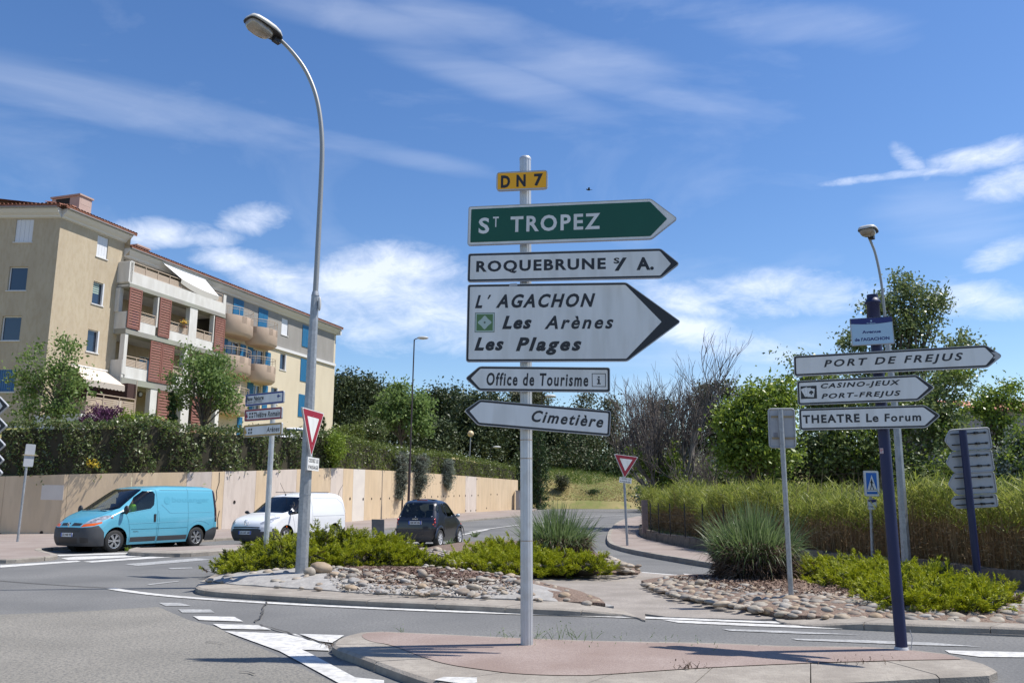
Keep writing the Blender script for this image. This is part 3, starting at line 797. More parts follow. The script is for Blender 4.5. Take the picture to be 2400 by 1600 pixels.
# hanging edge trim of the wall top
# ================================================================== HILLSIDE
def hill_z(x, y):
    """ground behind the wall and beyond the far road"""
    best = 1e9; bi = 0
    P = Vector((x, y))
    for i in range(len(wall_base) - 1):
        a = Vector(wall_base[i]); b = Vector(wall_base[i + 1]); ab = b - a; t = max(0, min(1, (P - a).dot(ab) / ab.length_squared))
        d = (P - a - ab * t).length
        if d < best: best = d
    h = 2.45 + min(best, 9) * .34 + max(0, min(best - 30, 70)) * .05
    return .6 + (h - .6) * max(0.0, min(1.0, (2.2 - x) / 5.0)) if y > 71 else h
hp = [(a[0] - .05, a[1] + .12) for a in wall_base] + [(1.8, 120), (1.8, 240), (-150, 240), (-150, 35.4)]
tag(sheet('hillside', hp, hill_z, grassground, step=6, grid=4.5), kind='structure')
def bank_z(x, y):
    d = y - 75.2 - .04 * max(0, x - 6)
    return .60 + 4.3 * (1 - math.exp(-max(d, 0) / 6.5)) * 1.1 + max(0, min(d - 12, 90)) * .055
bank = sheet('grass_bank', [(1.8, 75.2), (14, 75.4), (60, 77), (130, 78), (130, 240), (1.8, 240)], bank_z, grassground, step=4, grid=2.6)
tag(bank, kind='structure')

# ================================================================== SIGNPOSTS
class Plane:
    def __init__(s, P0, yaw, roll):
        s.P = Vector(P0); b, r = R(yaw), R(roll)
        u = Vector((math.cos(b), -math.sin(b), 0)); z = Vector((0, 0, 1))
        s.e = u * math.cos(r) + z * math.sin(r); s.f = -u * math.sin(r) + z * math.cos(r); s.n = s.e.cross(s.f)
    def at(s, px, py):                      # plane coordinates of the point seen at a pixel
        r = Vector(ray(px, py)); c = Vector((0, 0, EYE)); t = (s.P - c).dot(s.n) / r.dot(s.n); q = c + r * t - s.P
        return q.dot(s.e), q.dot(s.f)

def panel(parent, pl, outer, inner, m_out, m_in, texts=(), th=.035, rad=.03, radi=.012, name='sign_panel', extra=None, label=None):
    """sign panel: aluminium tray with a film border and an inner field; texts are (string, box, shear, bold, space)"""
    o = pl.P - rel(parent)
    op = round_poly(outer, rad); ip = round_poly(inner, radi)
    s_ = lambda poly, k: [(x, y) for x, y in poly]
    mb = MB(); mb.prism(op, o, pl.e, pl.f, pl.n, th, 0, 1)
    base = mb.build(name, [m_out, signback], parent)
    if label: base['label'] = label
    # raised aluminium rim round the edge
    n = len(op); c0 = (sum(p[0] for p in op) / n, sum(p[1] for p in op) / n)
    rim = MB(); outp = [pl.e * p[0] + pl.f * p[1] for p in op]
    ins = []
    for i, p in enumerate(op):
        a, b = Vector(op[i - 1]), Vector(op[(i + 1) % n]); t = (b - a).normalized(); nn = Vector((-t.y, t.x))
        ins.append(pl.e * (p[0] + nn.x * .007) + pl.f * (p[1] + nn.y * .007))
    A0 = [o + q - pl.n * .004 for q in outp]; A1 = [o + q + pl.n * .004 for q in outp]; A2 = [o + q + pl.n * .004 for q in ins]; A3 = [o + q - pl.n * .001 for q in ins]
    k = n; fs = []
    for i in range(n):
        j = (i + 1) % n
        fs += [(i, j, k + j, k + i), (k + i, k + j, 2 * k + j, 2 * k + i), (2 * k + i, 2 * k + j, 3 * k + j, 3 * k + i)]
    rim.add(A0 + A1 + A2 + A3, fs); rim.build('rim', signback, base)
    fb = MB(); fb.prism(ip, o + pl.n * .0022, pl.e, pl.f, pl.n, .002); fb.build('face', m_in, base)
    if texts:
        for txt, box, shear, bold, space, m in texts:
            tb = MB(); put_text(tb, txt, o, pl.e, pl.f, pl.n, box, shear, bold, space, .0036); tb.build('lettering', m, base)
    if extra: extra(base, o, pl)
    return base

def arrow_polys(u0, u1, us, ui, w0, w1, tipw, b=.022, rev=False):
    b += .005
    """outline of an arrow sign: square end u0, shoulder us, tip u1, inner tip ui"""
    outer = [(u0, w0), (us, w0), (u1, tipw), (us, w1), (u0, w1)]
    inner = [(u0 + (b if not rev else -b), w0 + b), (us + (-.012 if not rev else .012), w0 + b), (ui, tipw), (us + (-.012 if not rev else .012), w1 - b), (u0 + (b if not rev else -b), w1 - b)]
    if rev: outer, inner = outer[::-1], inner[::-1]
    return outer, inner

def box_px(pl, bl, tr):
    a = pl.at(*bl); b = pl.at(*tr); return (a[0], a[1], b[0], b[1])
q2 = lambda x, y: (1050 + x / 3.92, 360 + y / 3.92)
q3 = lambda x, y: (1050 + x / 3.92, 640 + y / 3.92)
q5 = lambda x, y: (1750 + x / 3.92, 780 + y / 3.92)
q4 = lambda x, y: (1800 + x / 3.92, 500 + y / 3.92)

def bolts(parent, pl, pts, r=.012, th=.006, m=None):
    pass

def back_clamps(parent, pl, w_list, u0, u1, pole, r, mat=None):
    """rails and collars that hold a panel to its pole"""
    for w in w_list:
        o = pl.P - rel(parent); mb = MB()
        c = o + pl.f * w - pl.n * .045
        a, b = c + pl.e * u0, c + pl.e * u1
        mb.tube([a, b], .012, 6)
        mb.tube([Vector(pole) - rel(parent) + Vector((0, 0, (pl.P + pl.f * w).z - pole[2] - .02)), Vector(pole) - rel(parent) + Vector((0, 0, (pl.P + pl.f * w).z - pole[2] + .02))], r + .008, 14)
        mb.build('clamp', mat or signback, parent)

def fluted_pole(parent, x, y, z0, z1, r, mat, name='pole', nf=12):
    """extruded aluminium post with flutes, standing at a base"""
    o = Vector((x, y, 0)) - rel(parent); seg = nf * 4; pts = []
    for k in range(seg):
        a = 2 * math.pi * k / seg; rr = r * (1 - (.075 if k % 4 == 0 else 0))
        pts.append((math.cos(a) * rr, math.sin(a) * rr))
    mb = MB(); mb.prism(pts, o + Vector((0, 0, z1)), Vector((1, 0, 0)), Vector((0, 1, 0)), Vector((0, 0, 1)), z1 - z0)
    return mb.build(name, mat, parent)

# ---- main signpost
cx, cy = 0.155, 9.09
post = thing('signpost', 'tall fluted grey signpost in the middle carrying green and white arrow signs', 'signpost', (cx, cy, ZA))
fluted_pole(post, cx, cy, ZA, 5.47, .066, alu)
MB().tube([(0, 0, 5.38), (0, 0, 5.405), (0, 0, 5.42)], [.068, .068, .05], 20).build('cap', alu, post)
band = MB()
_rm = material('rusty_strap', (.30, .22, .15), .7)
for z in (2.22, 2.02, 1.15): MB().tube([(0, 0, z - ZA - .004), (0, 0, z - ZA + .004)], .0675, 20, cap=False).build('rust_band', _rm, post)

def mk(name_label, P0, yaw, roll, rect, tip, ui, m_out, m_in, texts, rev=False, b=.022, extra=None, rad=.03, par=None):
    pl = Plane(P0, yaw, roll)
    u0, us, w0, w1 = rect
    tx = [(t[0], box_px(pl, t[1], t[2]), t[3], t[4], t[5], t[6]) for t in texts]
    if tip is None:
        outer = [(u0, w0), (us, w0), (us, w1), (u0, w1)]; inner = [(u0 + b, w0 + b), (us - b, w0 + b), (us - b, w1 - b), (u0 + b, w1 - b)]
    else: outer, inner = arrow_polys(u0, tip[0], us, ui, w0, w1, tip[1], b, rev)
    p = panel(par or post, pl, outer, inner, m_out, m_in, tx, extra=extra, label=name_label, rad=rad)
    return pl, p
K = signblack; Wt = signwhite
mk('yellow DN 7 road number plate', (0.156, 8.95, 5.163), 8.9, -.88, (-.340, .253, -.11, .115), None, None, alu, signyellow,
   [('D', q2(485, 318), q2(572, 200), 0, .03, 1, K), ('N', q2(628, 308), q2(715, 192), 0, .03, 1, K), ('7', q2(790, 300), q2(872, 183), 0, .03, 1, K)], b=.016, rad=.045)
mk('green arrow panel reading St TROPEZ', (0.155, 8.95, 4.661), 10.5, -1.25, (-.671, 1.404, -.246, .217), (1.687, -.022), 1.575, signwhite, signgreen,
   [('S', q2(280, 738), q2(382, 588), 0, .012, 1, Wt), ('T', q2(412, 676), q2(468, 580), 0, 0.0, 1, Wt), ('TROPEZ', q2(573, 725), q2(1398, 545), 0, .012, 1.22, Wt)], b=.028)
mk('white arrow panel reading ROQUEBRUNE s/ A.', (0.153, 8.95, 4.157), 9.3, -1.24, (-.663, 1.495, -.177, .156), (1.694, -.02), 1.60, K, Wt,
   [('ROQUEBRUNE', q2(258, 1107), q2(1450, 957), 0, .022, 1.2, K), ('S', q2(1522, 1012), q2(1576, 957), 0, .02, 1, K), ('/', q2(1530, 1078), q2(1643, 955), 0, .0, 1, K), ('A.', q2(1732, 1073), q2(1890, 950), 0, .03, 1.1, K)], b=.023)
def agachon_emblem(base, o, pl):
    mb = MB()
    def sq(a, b, lift, mi, k=0):
        u0, w0, u1, w1 = box_px(pl, q3(*a), q3(*b)); u0 += k; w0 += k; u1 -= k; w1 -= k
        mb.add([o + pl.e * x + pl.f * y + pl.n * lift for x, y in ((u0, w0), (u1, w0), (u1, w1), (u0, w1))], [(0, 1, 2, 3)], mi); return (u0 + u1) / 2, (w0 + w1) / 2, (u1 - u0) / 2
    sq((245, 545), (430, 362), .0034, 1); sq((245, 545), (430, 362), .0040, 2, .006)
    cu, cw, h = sq((245, 545), (430, 362), .0046, 0, .02)
    star = []
    for k in range(32):
        a = 2 * math.pi * k / 32; rr = h * (.60 + .22 * abs(math.cos(2 * a)) ** 3)
        star.append((cu + rr * math.cos(a), cw + rr * math.sin(a)))
    mb.add([o + pl.e * x + pl.f * y + pl.n * .0052 for x, y in star], [list(range(32))], 2)
    for dx, dy in ((.72, 0), (-.72, 0), (0, .72), (0, -.72), (0, 0)):
        pts = [(cu + dx * h + h * .13 * math.cos(a), cw + dy * h + h * .13 * math.sin(a)) for a in [k * math.pi / 5 for k in range(10)]]
        mb.add([o + pl.e * x + pl.f * y + pl.n * .0058 for x, y in pts], [list(range(10))], 1 if dx == dy == 0 else 2)
    mb.build('emblem', [emblem_green, material('emblem_line', (.1, .13, .1), .5), emblem_pale], base)
    # worn patch on the border
    u0, w0, u1, w1 = box_px(pl, q3(560, 122), q3(640, 92))
    MB().add([o + pl.e * x + pl.f * y + pl.n * .0034 for x, y in ((u0, w0), (u1, w0 + .004), (u1 - .01, w1), (u0 + .012, w1 - .003))], [(0, 1, 2, 3)]).build('scuff', signback, base)
mk('large white arrow panel reading L´AGACHON, Les Arènes, Les Plages', (0.146, 8.95, 3.504), 5.9, -.72, (-.654, 1.116, -.438, .442), (1.697, -.006), 1.49, K, Wt,
   [('L', q3(248, 323), q3(318, 202), .32, .022, 1, K), ('´', q3(362, 238), q3(398, 200), .3, .03, 1, K), ('AGACHON', q3(438, 322), q3(1354, 184), .32, .022, 1.28, K),
    ('Les', q3(497, 516), q3(770, 390), .3, .03, 1.2, K), ('Arènes', q3(885, 516), q3(1520, 386), .3, .03, 1.3, K),
    ('Les', q3(242, 713), q3(514, 588), .3, .03, 1.2, K), ('Plages', q3(622, 754), q3(1227, 586), .3, .03, 1.3, K)], b=.023, extra=agachon_emblem)
def info_box(base, o, pl):
    mb = MB()
    u0, w0, u1, w1 = box_px(pl, q3(1322, 1043), q3(1449, 921)); t = .007
    for a, b, c, d in ((u0, w0, u1, w0 + t), (u0, w1 - t, u1, w1), (u0, w0 + t, u0 + t, w1 - t), (u1 - t, w0 + t, u1, w1 - t)):
        mb.add([o + pl.e * x + pl.f * y + pl.n * .0036 for x, y in ((a, b), (c, b), (c, d), (a, d))], [(0, 1, 2, 3)])
    x0, y0, x1, y1 = box_px(pl, q3(1368, 1020), q3(1403, 948)); hx = (x0 + x1) / 2; d = (x1 - x0)
    for a, b, c, e_ in ((x0, y0, x1, y0 + .012), (hx - d * .22, y0 + .012, hx + d * .22, y1 - .026), (x0 + d * .05, y1 - .037, hx - d * .22, y1 - .026), (hx - d * .24, y1 - .017, hx + d * .24, y1)):
        mb.add([o + pl.e * x + pl.f * y + pl.n * .0036 for x, y in ((a, b), (c, b), (c, e_), (a, e_))], [(0, 1, 2, 3)])
    mb.build('information_symbol', signblack, base)
mk('white arrow panel reading Office de Tourisme, pointing left', (0.145, 8.95, 2.872), .7, -.66, (.926, -.505, -.134, .139), (-.658, .004), -.595, K, Wt,
   [('Office de Tourisme', q3(353, 1032), q3(1288, 921), .12, .022, 1.22, K)], rev=True, b=.023, extra=info_box)
mk('drooping white arrow panel reading Cimetière, pointing left', (0.143, 8.95, 2.462), -6, -4.3, (.94, -.505, -.133, .145), (-.665, .01), -.607, K, Wt,
   [('Cimetière', q3(765, 1364), q3(1430, 1312), .3, .026, 1.22, K)], rev=True, b=.023)
pl = Plane((0.155, 8.95, 4.66), 10.5, -1.25); back_clamps(post, pl, (.12, -.13), -.3, .6, (cx, cy, 0), .066)
pl = Plane((0.155, 8.95, 4.157), 9.3, -1.24); back_clamps(post, pl, (.08, -.09), -.3, .6, (cx, cy, 0), .066)
pl = Plane((0.155, 8.95, 3.5), 5.9, -.72); back_clamps(post, pl, (.3, -.3), -.3, .6, (cx, cy, 0), .066)
pl = Plane((0.145, 8.95, 2.87), .7, -.66); back_clamps(post, pl, (.06, -.07), -.3, .6, (cx, cy, 0), .066)
pl = Plane((0.143, 8.95, 2.46), -6, -4.3); back_clamps(post, pl, (.06, -.07), -.3, .6, (cx, cy, 0), .066)

# ---- blue signpost on the right
bx, by = 3.945, 8.80
bp_ = thing('signpost', 'blue signpost with three white arrow signs and a pale blue street name plate', 'signpost', (bx, by, ZA))
MB().tube([(0, 0, 0), (0, 0, 3.78 - ZA)], .058, 24).build('pole', bluepole, bp_)
zc_ = 3.60 - ZA
MB().tube([(0, 0, zc_ - .12), (0, 0, zc_ - .1), (0, 0, zc_ + .08), (0, 0, zc_ + .085), (0, 0, zc_ + .10), (0, 0, zc_ + .12), (0, 0, zc_ + .14), (0, 0, zc_ + .15)], [.06, .066, .066, .085, .085, .07, .06, .02], 24).build('cap', bluepole, bp_)
MB().tube([(0, 0, .0), (0, 0, .012), (0, 0, .03)], [.072, .07, .062], 20).build('base_ring', material('white_sealant', (.5, .5, .5), .7), bp_)
MB().tube([(.08, -.03, .0), (.10, -.04, .12), (.085, -.03, .2)], .004, 5).build('wire_loop', signback, bp_)
def damaged_tip(base, o, pl):
    pts = [q5(*p) for p in [(2246, 178), (2290, 168), (2350, 205), (2356, 225), (2330, 262), (2300, 285), (2272, 262), (2290, 240), (2262, 232), (2285, 205)]]
    w = [pl.at(*p) for p in pts]; w = [(min(x, 1.165), max(-.9, min(.9, (y + .011) / max(1e-3, (1.187 - min(x, 1.165)) * .8))) * (1.187 - min(x, 1.165)) * .8 - .011) for x, y in w]; cxx = sum(p[0] for p in w) / len(w); cyy = sum(p[1] for p in w) / len(w)
    mb = MB(); mb.add([o + pl.e * cxx + pl.f * cyy + pl.n * .0036] + [o + pl.e * min(x, 1.165) + pl.f * y + pl.n * .0036 for x, y in w], [(0, (k + 1) % len(w) + 1, k + 1) for k in range(len(w))])
    mb.build('scuff', material('torn_film_backing', (.42, .42, .42), .6), base)
mk('longest white arrow panel reading PORT DE FREJUS with a torn tip', (3.854, 8.7, 3.03), 30.7, -1.53, (-.821, 1.05, -.124, .105), (1.187, -.011), 1.11, K, Wt,
   [('PORT DE FREJUS', q5(712, 334), q5(1986, 180), .25, .014, 1.35, K)], b=.02, par=bp_, extra=damaged_tip)
def cards(base, o, pl):
    mb = MB(); u0, w0, u1, w1 = box_px(pl, q5(500, 607), q5(642, 483))
    mb.add([o + pl.e * x + pl.f * y + pl.n * .0034 for x, y in ((u0, w0), (u1, w0), (u1, w1), (u0, w1))], [(0, 1, 2, 3)], 0)
    W_, H_ = u1 - u0, w1 - w0
    def card(cxx, cyy, ang, mi, lift, s=1.0):
        c, s_ = math.cos(ang), math.sin(ang); P = []
        for x, y in ((-.21, -.33), (.21, -.33), (.21, .33), (-.21, .33)):
            x *= s; y *= s; P.append((u0 + W_ * (cxx + x * c - y * s_), w0 + H_ * (cyy + x * s_ + y * c)))
        mb.add([o + pl.e * x + pl.f * y + pl.n * lift for x, y in P], [(0, 1, 2, 3)], mi)
    card(.33, .54, .42, 1, .0040); card(.48, .52, .12, 0, .0043, 1.03); card(.48, .52, .12, 1, .0046); card(.64, .46, -.12, 0, .0049, 1.03); card(.64, .46, -.12, 1, .0052)
    # spade
    sp = []
    for k in range(16):
        t = k / 16 * 2 * math.pi; x = .15 * math.sin(t) ** 3; y = .12 * math.cos(t) - .04 * math.cos(2 * t) - .02 * math.cos(3 * t); sp.append((u0 + W_ * (.66 + x), w0 + H_ * (.50 - y)))
    mb.add([o + pl.e * x + pl.f * y + pl.n * .0056 for x, y in sp], [list(range(16))[::-1]], 0)
    mb.add([o + pl.e * (u0 + W_ * x) + pl.f * (w0 + H_ * y) + pl.n * .0056 for x, y in ((.66, .5), (.60, .3), (.72, .3))], [(0, 1, 2)], 0)
    mb.build('playing_cards_symbol', [signblack, signwhite], base)
mk('white arrow panel reading CASINO-JEUX PORT-FREJUS', (3.869, 8.7, 2.717), 32.2, -1.18, (-.822, .387, -.126, .145), (.55, .005), .492, K, Wt,
   [('CASINO-JEUX', q5(683, 523), q5(1412, 429), .25, .02, 1.25, K), ('PORT-FREJUS', q5(688, 618), q5(1414, 527), .25, .02, 1.25, K)], b=.019, par=bp_, extra=cards)
mk('white arrow panel reading THEATRE Le Forum', (3.873, 8.7, 2.427), 27, -.9, (-.81, .43, -.114, .121), (.572, .008), .52, K, Wt,
   [('THEATRE', q5(518, 831), q5(1036, 741), 0, .022, 1.2, K), ('Le', q5(1098, 820), q5(1208, 738), .05, .015, 1.1, K), ('Forum', q5(1268, 816), q5(1600, 733), .05, .015, 1.2, K)], b=.019, par=bp_)
def street_top(base, o, pl):
    mb = MB(); u0, u1, w0, w1 = -.207, .215, -.148, .148
    top = [(u0, w1), (u0, w1 - .058)] + [(u0 + (u1 - u0) * k / 10, w1 - .058 - .014 * math.sin(math.pi * k / 10)) for k in range(1, 10)] + [(u1, w1 - .058), (u1, w1)]
    mb.add([o + pl.e * x + pl.f * y + pl.n * .0040 for x, y in top], [list(range(len(top)))], 0)
    mb.build('name_plate_band', [navy], base)
    tb = MB(); put_text(tb, 'Fréjus', o, pl.e, pl.f, pl.n, box_px(pl, q4(908, 1020), q4(986, 1000)), 0, 0, 1, .0050)
    cu, cw = pl.at(*q4(947, 988)); pts = [(cu + .010 * math.cos(a), cw + .010 * math.sin(a)) for a in [k * math.pi / 4 for k in range(8)]]
    tb.add([o + pl.e * x + pl.f * y + pl.n * .0050 for x, y in pts], [list(range(8))])
    tb.build('town_name', paleblue, base)
mk('pale blue street name plate reading Avenue de l’AGACHON', (3.862, 8.7, 3.357), 15.2, .66, (-.207, .215, -.148, .148), None, None, navy, paleblue,
   [('Avenue', q4(865, 1105), q4(1035, 1068), 0, .02, 1.02, navy), ("de l'AGACHON", q4(797, 1177), q4(1114, 1128), 0, .022, 1.0, navy)], b=.003, rad=.004, par=bp_, extra=street_top)
for P0, ww, ya, ro in (((3.854, 8.7, 3.03), .06, 30.7, -1.53), ((3.869, 8.7, 2.717), .08, 32.2, -1.18), ((3.873, 8.7, 2.427), .06, 27, -.9)):
    pl = Plane(P0, ya, ro); back_clamps(bp_, pl, (ww, -ww), -.35, .3, (bx, by, 0), .058)
st = A(2062, 1056, by - .06) - Vector((bx, by, ZA))
MB().add([(st.x - .0, -.0595, st.z - .028), (st.x + .04, -.0555, st.z - .028), (st.x + .04, -.0555, st.z + .028), (st.x, -.0595, st.z + .028)], [(0, 1, 2, 3)]).build('sticker', material('faded_sticker', (.42, .16, .15), .6, var=(.5, .45, .45), vscale=40), bp_)

# ---- left group of three
gx, gy = -5.13, 17.72
gp = thing('signpost', 'aluminium signpost on the island with blue, red and yellow edged direction plates', 'signpost', (gx, gy, .2))
fl = fluted_pole(gp, gx, gy, .1, 3.78, .055, alu)
e9 = lambda x, y: (560 + x / 7.127, 900 + y / 7.127)
def rectpl(label, P0, yaw, roll, corners, mo, texts, deco=None, b=.04):
    pl = Plane(P0, yaw, roll); c = [pl.at(*q) for q in corners]      # LT LB RT RB
    u0 = (c[0][0] + c[1][0]) / 2; u1 = (c[2][0] + c[3][0]) / 2; w1 = (c[0][1] + c[2][1]) / 2; w0 = (c[1][1] + c[3][1]) / 2
    tx = [(t[0], box_px(pl, t[1], t[2]), t[3], t[4], t[5], t[6]) for t in texts]
    panel(gp, pl, [(u0, w0), (u1, w0), (u1, w1), (u0, w1)], [(u0 + b, w0 + b), (u1 - b, w0 + b), (u1 - b, w1 - b), (u0 + b, w1 - b)], mo, signwhite, tx, label=label, extra=deco, rad=.035)
bluefilm = material('sign_dark_blue_film', (.015, .035, .2), .45); yelfilm = material('sign_ochre_film', (.45, .27, .06), .5)
def dia(px, py, h, m, name='arrow_symbol'):
    def f(base, o, pl):
        u, w = pl.at(px, py); mb = MB()
        mb.add([o + pl.e * (u + x * h) + pl.f * (w + y * h) + pl.n * .004 for x, y in ((-1, 0), (-.2, -.9), (-.2, -.45), (1.1, 0), (-.2, .45), (-.2, .9))], [(0, 1, 2, 3, 4, 5)])
        mb.build(name, m, base)
    return f
def tree_deco(px, py, m, px2, py2):
    def f(base, o, pl):
        mb = MB(); u, w = pl.at(px, py)
        mb.add([o + pl.e * (u + x * .05) + pl.f * (w + y * .085) + pl.n * .004 for x, y in ((-.15, -1), (.15, -1), (.15, -.4), (.7, -.4), (0, 1), (-.7, -.4), (-.15, -.4))], [tuple(range(7))], 0)
        u, w = pl.at(px2, py2)
        for dx in (-1, 1):
            for dy in (-1, 1): mb.add([o + pl.e * (u + dx * .035 + a * .022) + pl.f * (w + dy * .035 + b_ * .022) + pl.n * .004 for a, b_ in ((-1, -1), (1, -1), (1, 1), (-1, 1))], [(0, 1, 2, 3)], 1)
        mb.build('emblem', [m, signblack], base)
    return f
rectpl('blue edged plate reading Base Nature', (-5.13, 17.6, 3.682), 30, .9, [(575.4, 926.7), (575.4, 954), (666, 912.6), (663.8, 942)], bluefilm,
       [('Base Nature', e9(125, 288), e9(415, 183), .15, .03, 1.1, K), ('François LEOTARD', e9(120, 338), e9(390, 262), .1, 0, 1, K)], dia(*e9(668, 198), .055, bluefilm))
rectpl('red edged plate reading Théâtre Romain', (-5.13, 17.6, 3.349), 27, 1.0, [(573.3, 961.7), (573.3, 989), (660.3, 951.2), (661, 979.3)], signred,
       [('Théâtre Romain', e9(248, 562), e9(690, 435), .2, .03, 1.1, K)], tree_deco(*e9(132, 535), signred, *e9(205, 520)))
rectpl('yellow edged plate reading Arènes', (-5.13, 17.6, 3.013), 30, 1.0, [(572.6, 998), (569.8, 1025.6), (660.7, 987.7), (660.3, 1017.9)], yelfilm,
       [('Arènes', e9(462, 802), e9(680, 698), .2, .03, 1.15, K)], tree_deco(*e9(115, 800), yelfilm, *e9(188, 785)))

# ---- yield signs
def yield_sign(parent, P0, yaw, roll, side):
    pl = Plane(P0, yaw, roll); h = side * .866; o = pl.P - rel(parent)
    tri = [(0, -2 * h / 3), (side / 2, h / 3), (-side / 2, h / 3)]
    def sc(k): return [(x * k, y * k) for x, y in tri]
    base = MB().prism(round_poly(sc(1.06), .045), o, pl.e, pl.f, pl.n, .03, 0, 0).build('sign_plate', [signback, signback], parent)
    MB().prism(round_poly(sc(1.035), .04), o + pl.n * .002, pl.e, pl.f, pl.n, .002).build('white_edge', signwhite, base)
    MB().prism(round_poly(sc(.985), .035), o + pl.n * .0035, pl.e, pl.f, pl.n, .002).build('red_border', signred, base)
    MB().prism(round_poly(sc(.56), .012), o + pl.n * .005, pl.e, pl.f, pl.n, .002).build('white_field', signwhite, base)
    return pl
def plaque(parent, pl, u, w, wd, ht, lines):
    o = pl.P - rel(parent)
    b = MB().prism([(u - wd / 2, w - ht / 2), (u + wd / 2, w - ht / 2), (u + wd / 2, w + ht / 2), (u - wd / 2, w + ht / 2)], o, pl.e, pl.f, pl.n, .02).build('plaque', signwhite, parent)
    n = len(lines)
    for i, t in enumerate(lines):
        tb = MB(); h = ht / n; w1 = w + ht / 2 - i * h - h * .22; put_text(tb, t, o, pl.e, pl.f, pl.n, (u - wd * .42, w1 - h * .56, u + wd * .42, w1), 0, .01, 1.2, .002); tb.build('lettering', signblack, b)

# ---- tall street lamps
def lamp_head(parent, tip, dirv, L_, Wd, lens_mat, glass):
    """luminaire: rounded canopy above, lens bowl below; dirv points outwards from the arm end"""
    d = dirv.normalized(); sd_ = d.cross(Vector((0, 0, 1))).normalized(); up = sd_.cross(d)
    def sect(t, wd, zt, zb, n=10, k=3.0):
        ring = []
        for i in range(n * 2):
            a = math.pi * 2 * i / (n * 2); ca, sa = math.cos(a), math.sin(a)
            x = wd * (abs(ca) ** (2 / k)) * (1 if ca > 0 else -1); z = (zt if sa > 0 else zb) * (abs(sa) ** (2 / k))
            ring.append(tip + d * t + sd_ * x + up * (z if sa > 0 else -z))
        return ring
    prof = [(-.02, .30, .25), (.02, .55, .5), (.12, .80, .8), (.3, .95, .97), (.55, 1, 1), (.8, .98, .9), (.93, .85, .7), (.985, .6, .4), (1.0, .3, .15)]
    def shell(name, ztop, zbot, wf, t0, t1, mat, sub=1.0):
        mb = MB(); rings = [sect(t0 + (t1 - t0) * t * 1.0, Wd / 2 * w * wf, ztop * h, zbot * h * sub) for t, w, h in prof]
        n = len(rings[0]); vs = [q for r_ in rings for q in r_]
        mb.add(vs, [(i * n + k, i * n + (k + 1) % n, (i + 1) * n + (k + 1) % n, (i + 1) * n + k) for i in range(len(rings) - 1) for k in range(n)], 0, True)
        mb.add(rings[0], [list(range(n))[::-1]]); mb.add(rings[-1], [list(range(n))])
        return mb.build(name, mat, parent)
    shell('canopy', .21 * L_, -.008 * L_, 1.0, 0, L_, lens_mat)
    rimm = shell('housing_rim', .012 * L_, .03 * L_, 1.02, -.01, L_ * 1.01, black)
    shell('lens_bowl', .0, .24 * L_, .84, L_ * .26, L_ * .96, glass)
    mb = MB(); c = tip + d * L_ * .08 - up * .07
    mb.box(c, (.16, .1, .09), rot=Matrix((d, sd_, up)).transposed().to_3x3()); mb.build('gear_box', black, parent)
lens_glass = material('lamp_lens_glass', (.36, .31, .25), .18, var=(.22, .19, .16), vscale=5, spec=.6, coat=.4)
canopy_m = material('lamp_canopy_grey', (.52, .51, .48), .5)
steel = material('lamp_arm_steel', (.30, .305, .30), .45, .35)

lx, ly = A(706, 1345, 15.7)[0], 15.7
lz = A(706, 1345, 15.7)[2]
lp = thing('street_lamp', 'tall street lamp with long curved arm, foot among the cobbles of the island', 'street lamp', (lx, ly, lz))
def path_px(pts, D): return [A(a, b, D) - Vector((lx, ly, lz)) for a, b in pts]
seg = path_px([(706, 1348), (733, 790), (739, 690)], 15.7)
# octagonal tapered lower mast
MB().tube([seg[0], seg[1], seg[2]], [.118, .088, .075], 8, smooth=False).build('mast', galv, lp)
up_px = [(739, 692), (744, 600), (748, 520), (752, 440), (755, 370), (755, 330), (752, 285), (745, 240), (733, 200), (714, 160), (690, 128), (668, 104), (648, 86)]
MB().tube(path_px(smooth_path(up_px, 2), 15.7), [.055 - .018 * i / 48 for i in range(len(smooth_path(up_px, 2)))], 12).build('arm', steel, lp)
MB().tube([seg[2] + Vector((0, 0, -.03)), seg[2] + Vector((0, 0, .06))], [.08, .06], 12).build('collar', galv, lp)
MB().tube([seg[0] + Vector((0, 0, .02)), seg[0] + Vector((0, 0, .06))], [.135, .125], 8).build('foot_collar', galv, lp)
dr = (A(584, 48, 15.25) - A(650, 88, 15.7))
lamp_head(lp, A(655, 93, 15.7) - Vector((lx, ly, lz)) , Vector((dr.x, dr.y - .15, dr.z * .8)), .80, .42, canopy_m, lens_glass)
c_ = A(749, 712, 15.65) - Vector((lx, ly, lz))
MB().sphere(c_, .055, 12, 8, sc=(.6, .8, 2.6)).build('repeater_box', material('grey_plastic', (.45, .45, .44), .5), lp)
bandz = MB()
for py in (1158, 1280): q = A(0, py, 15.7) - Vector((lx, ly, lz)); xx = (A(706 + (1345 - py) * .0495, py, 15.7) - Vector((lx, ly, lz))).x; MB().tube([(xx, 0, q.z - .01), (xx, 0, q.z + .01)], .112, 8).build('strap', galv, lp)
ypl = thing('yield_sign', 'red and white yield triangle seen nearly edge-on, fixed to the tall lamp mast', 'yield sign', (-3.72, 15.52, 2.9))
pl = yield_sign(ypl, (-3.72, 15.45, 2.92), -80, -.9, .96)
u, w = pl.at(733, 1085)
plaque(ypl, pl, *pl.at(734.5, 1087), .52, .24, ['CEDEZ LE', 'PASSAGE'])
MB().tube([(-.07, .02, -.35), (.0, -.07, -.35)], .015, 6).tube([(-.1, .02, .2), (.0, -.07, .2)], .015, 6).build('bracket', galv, ypl)

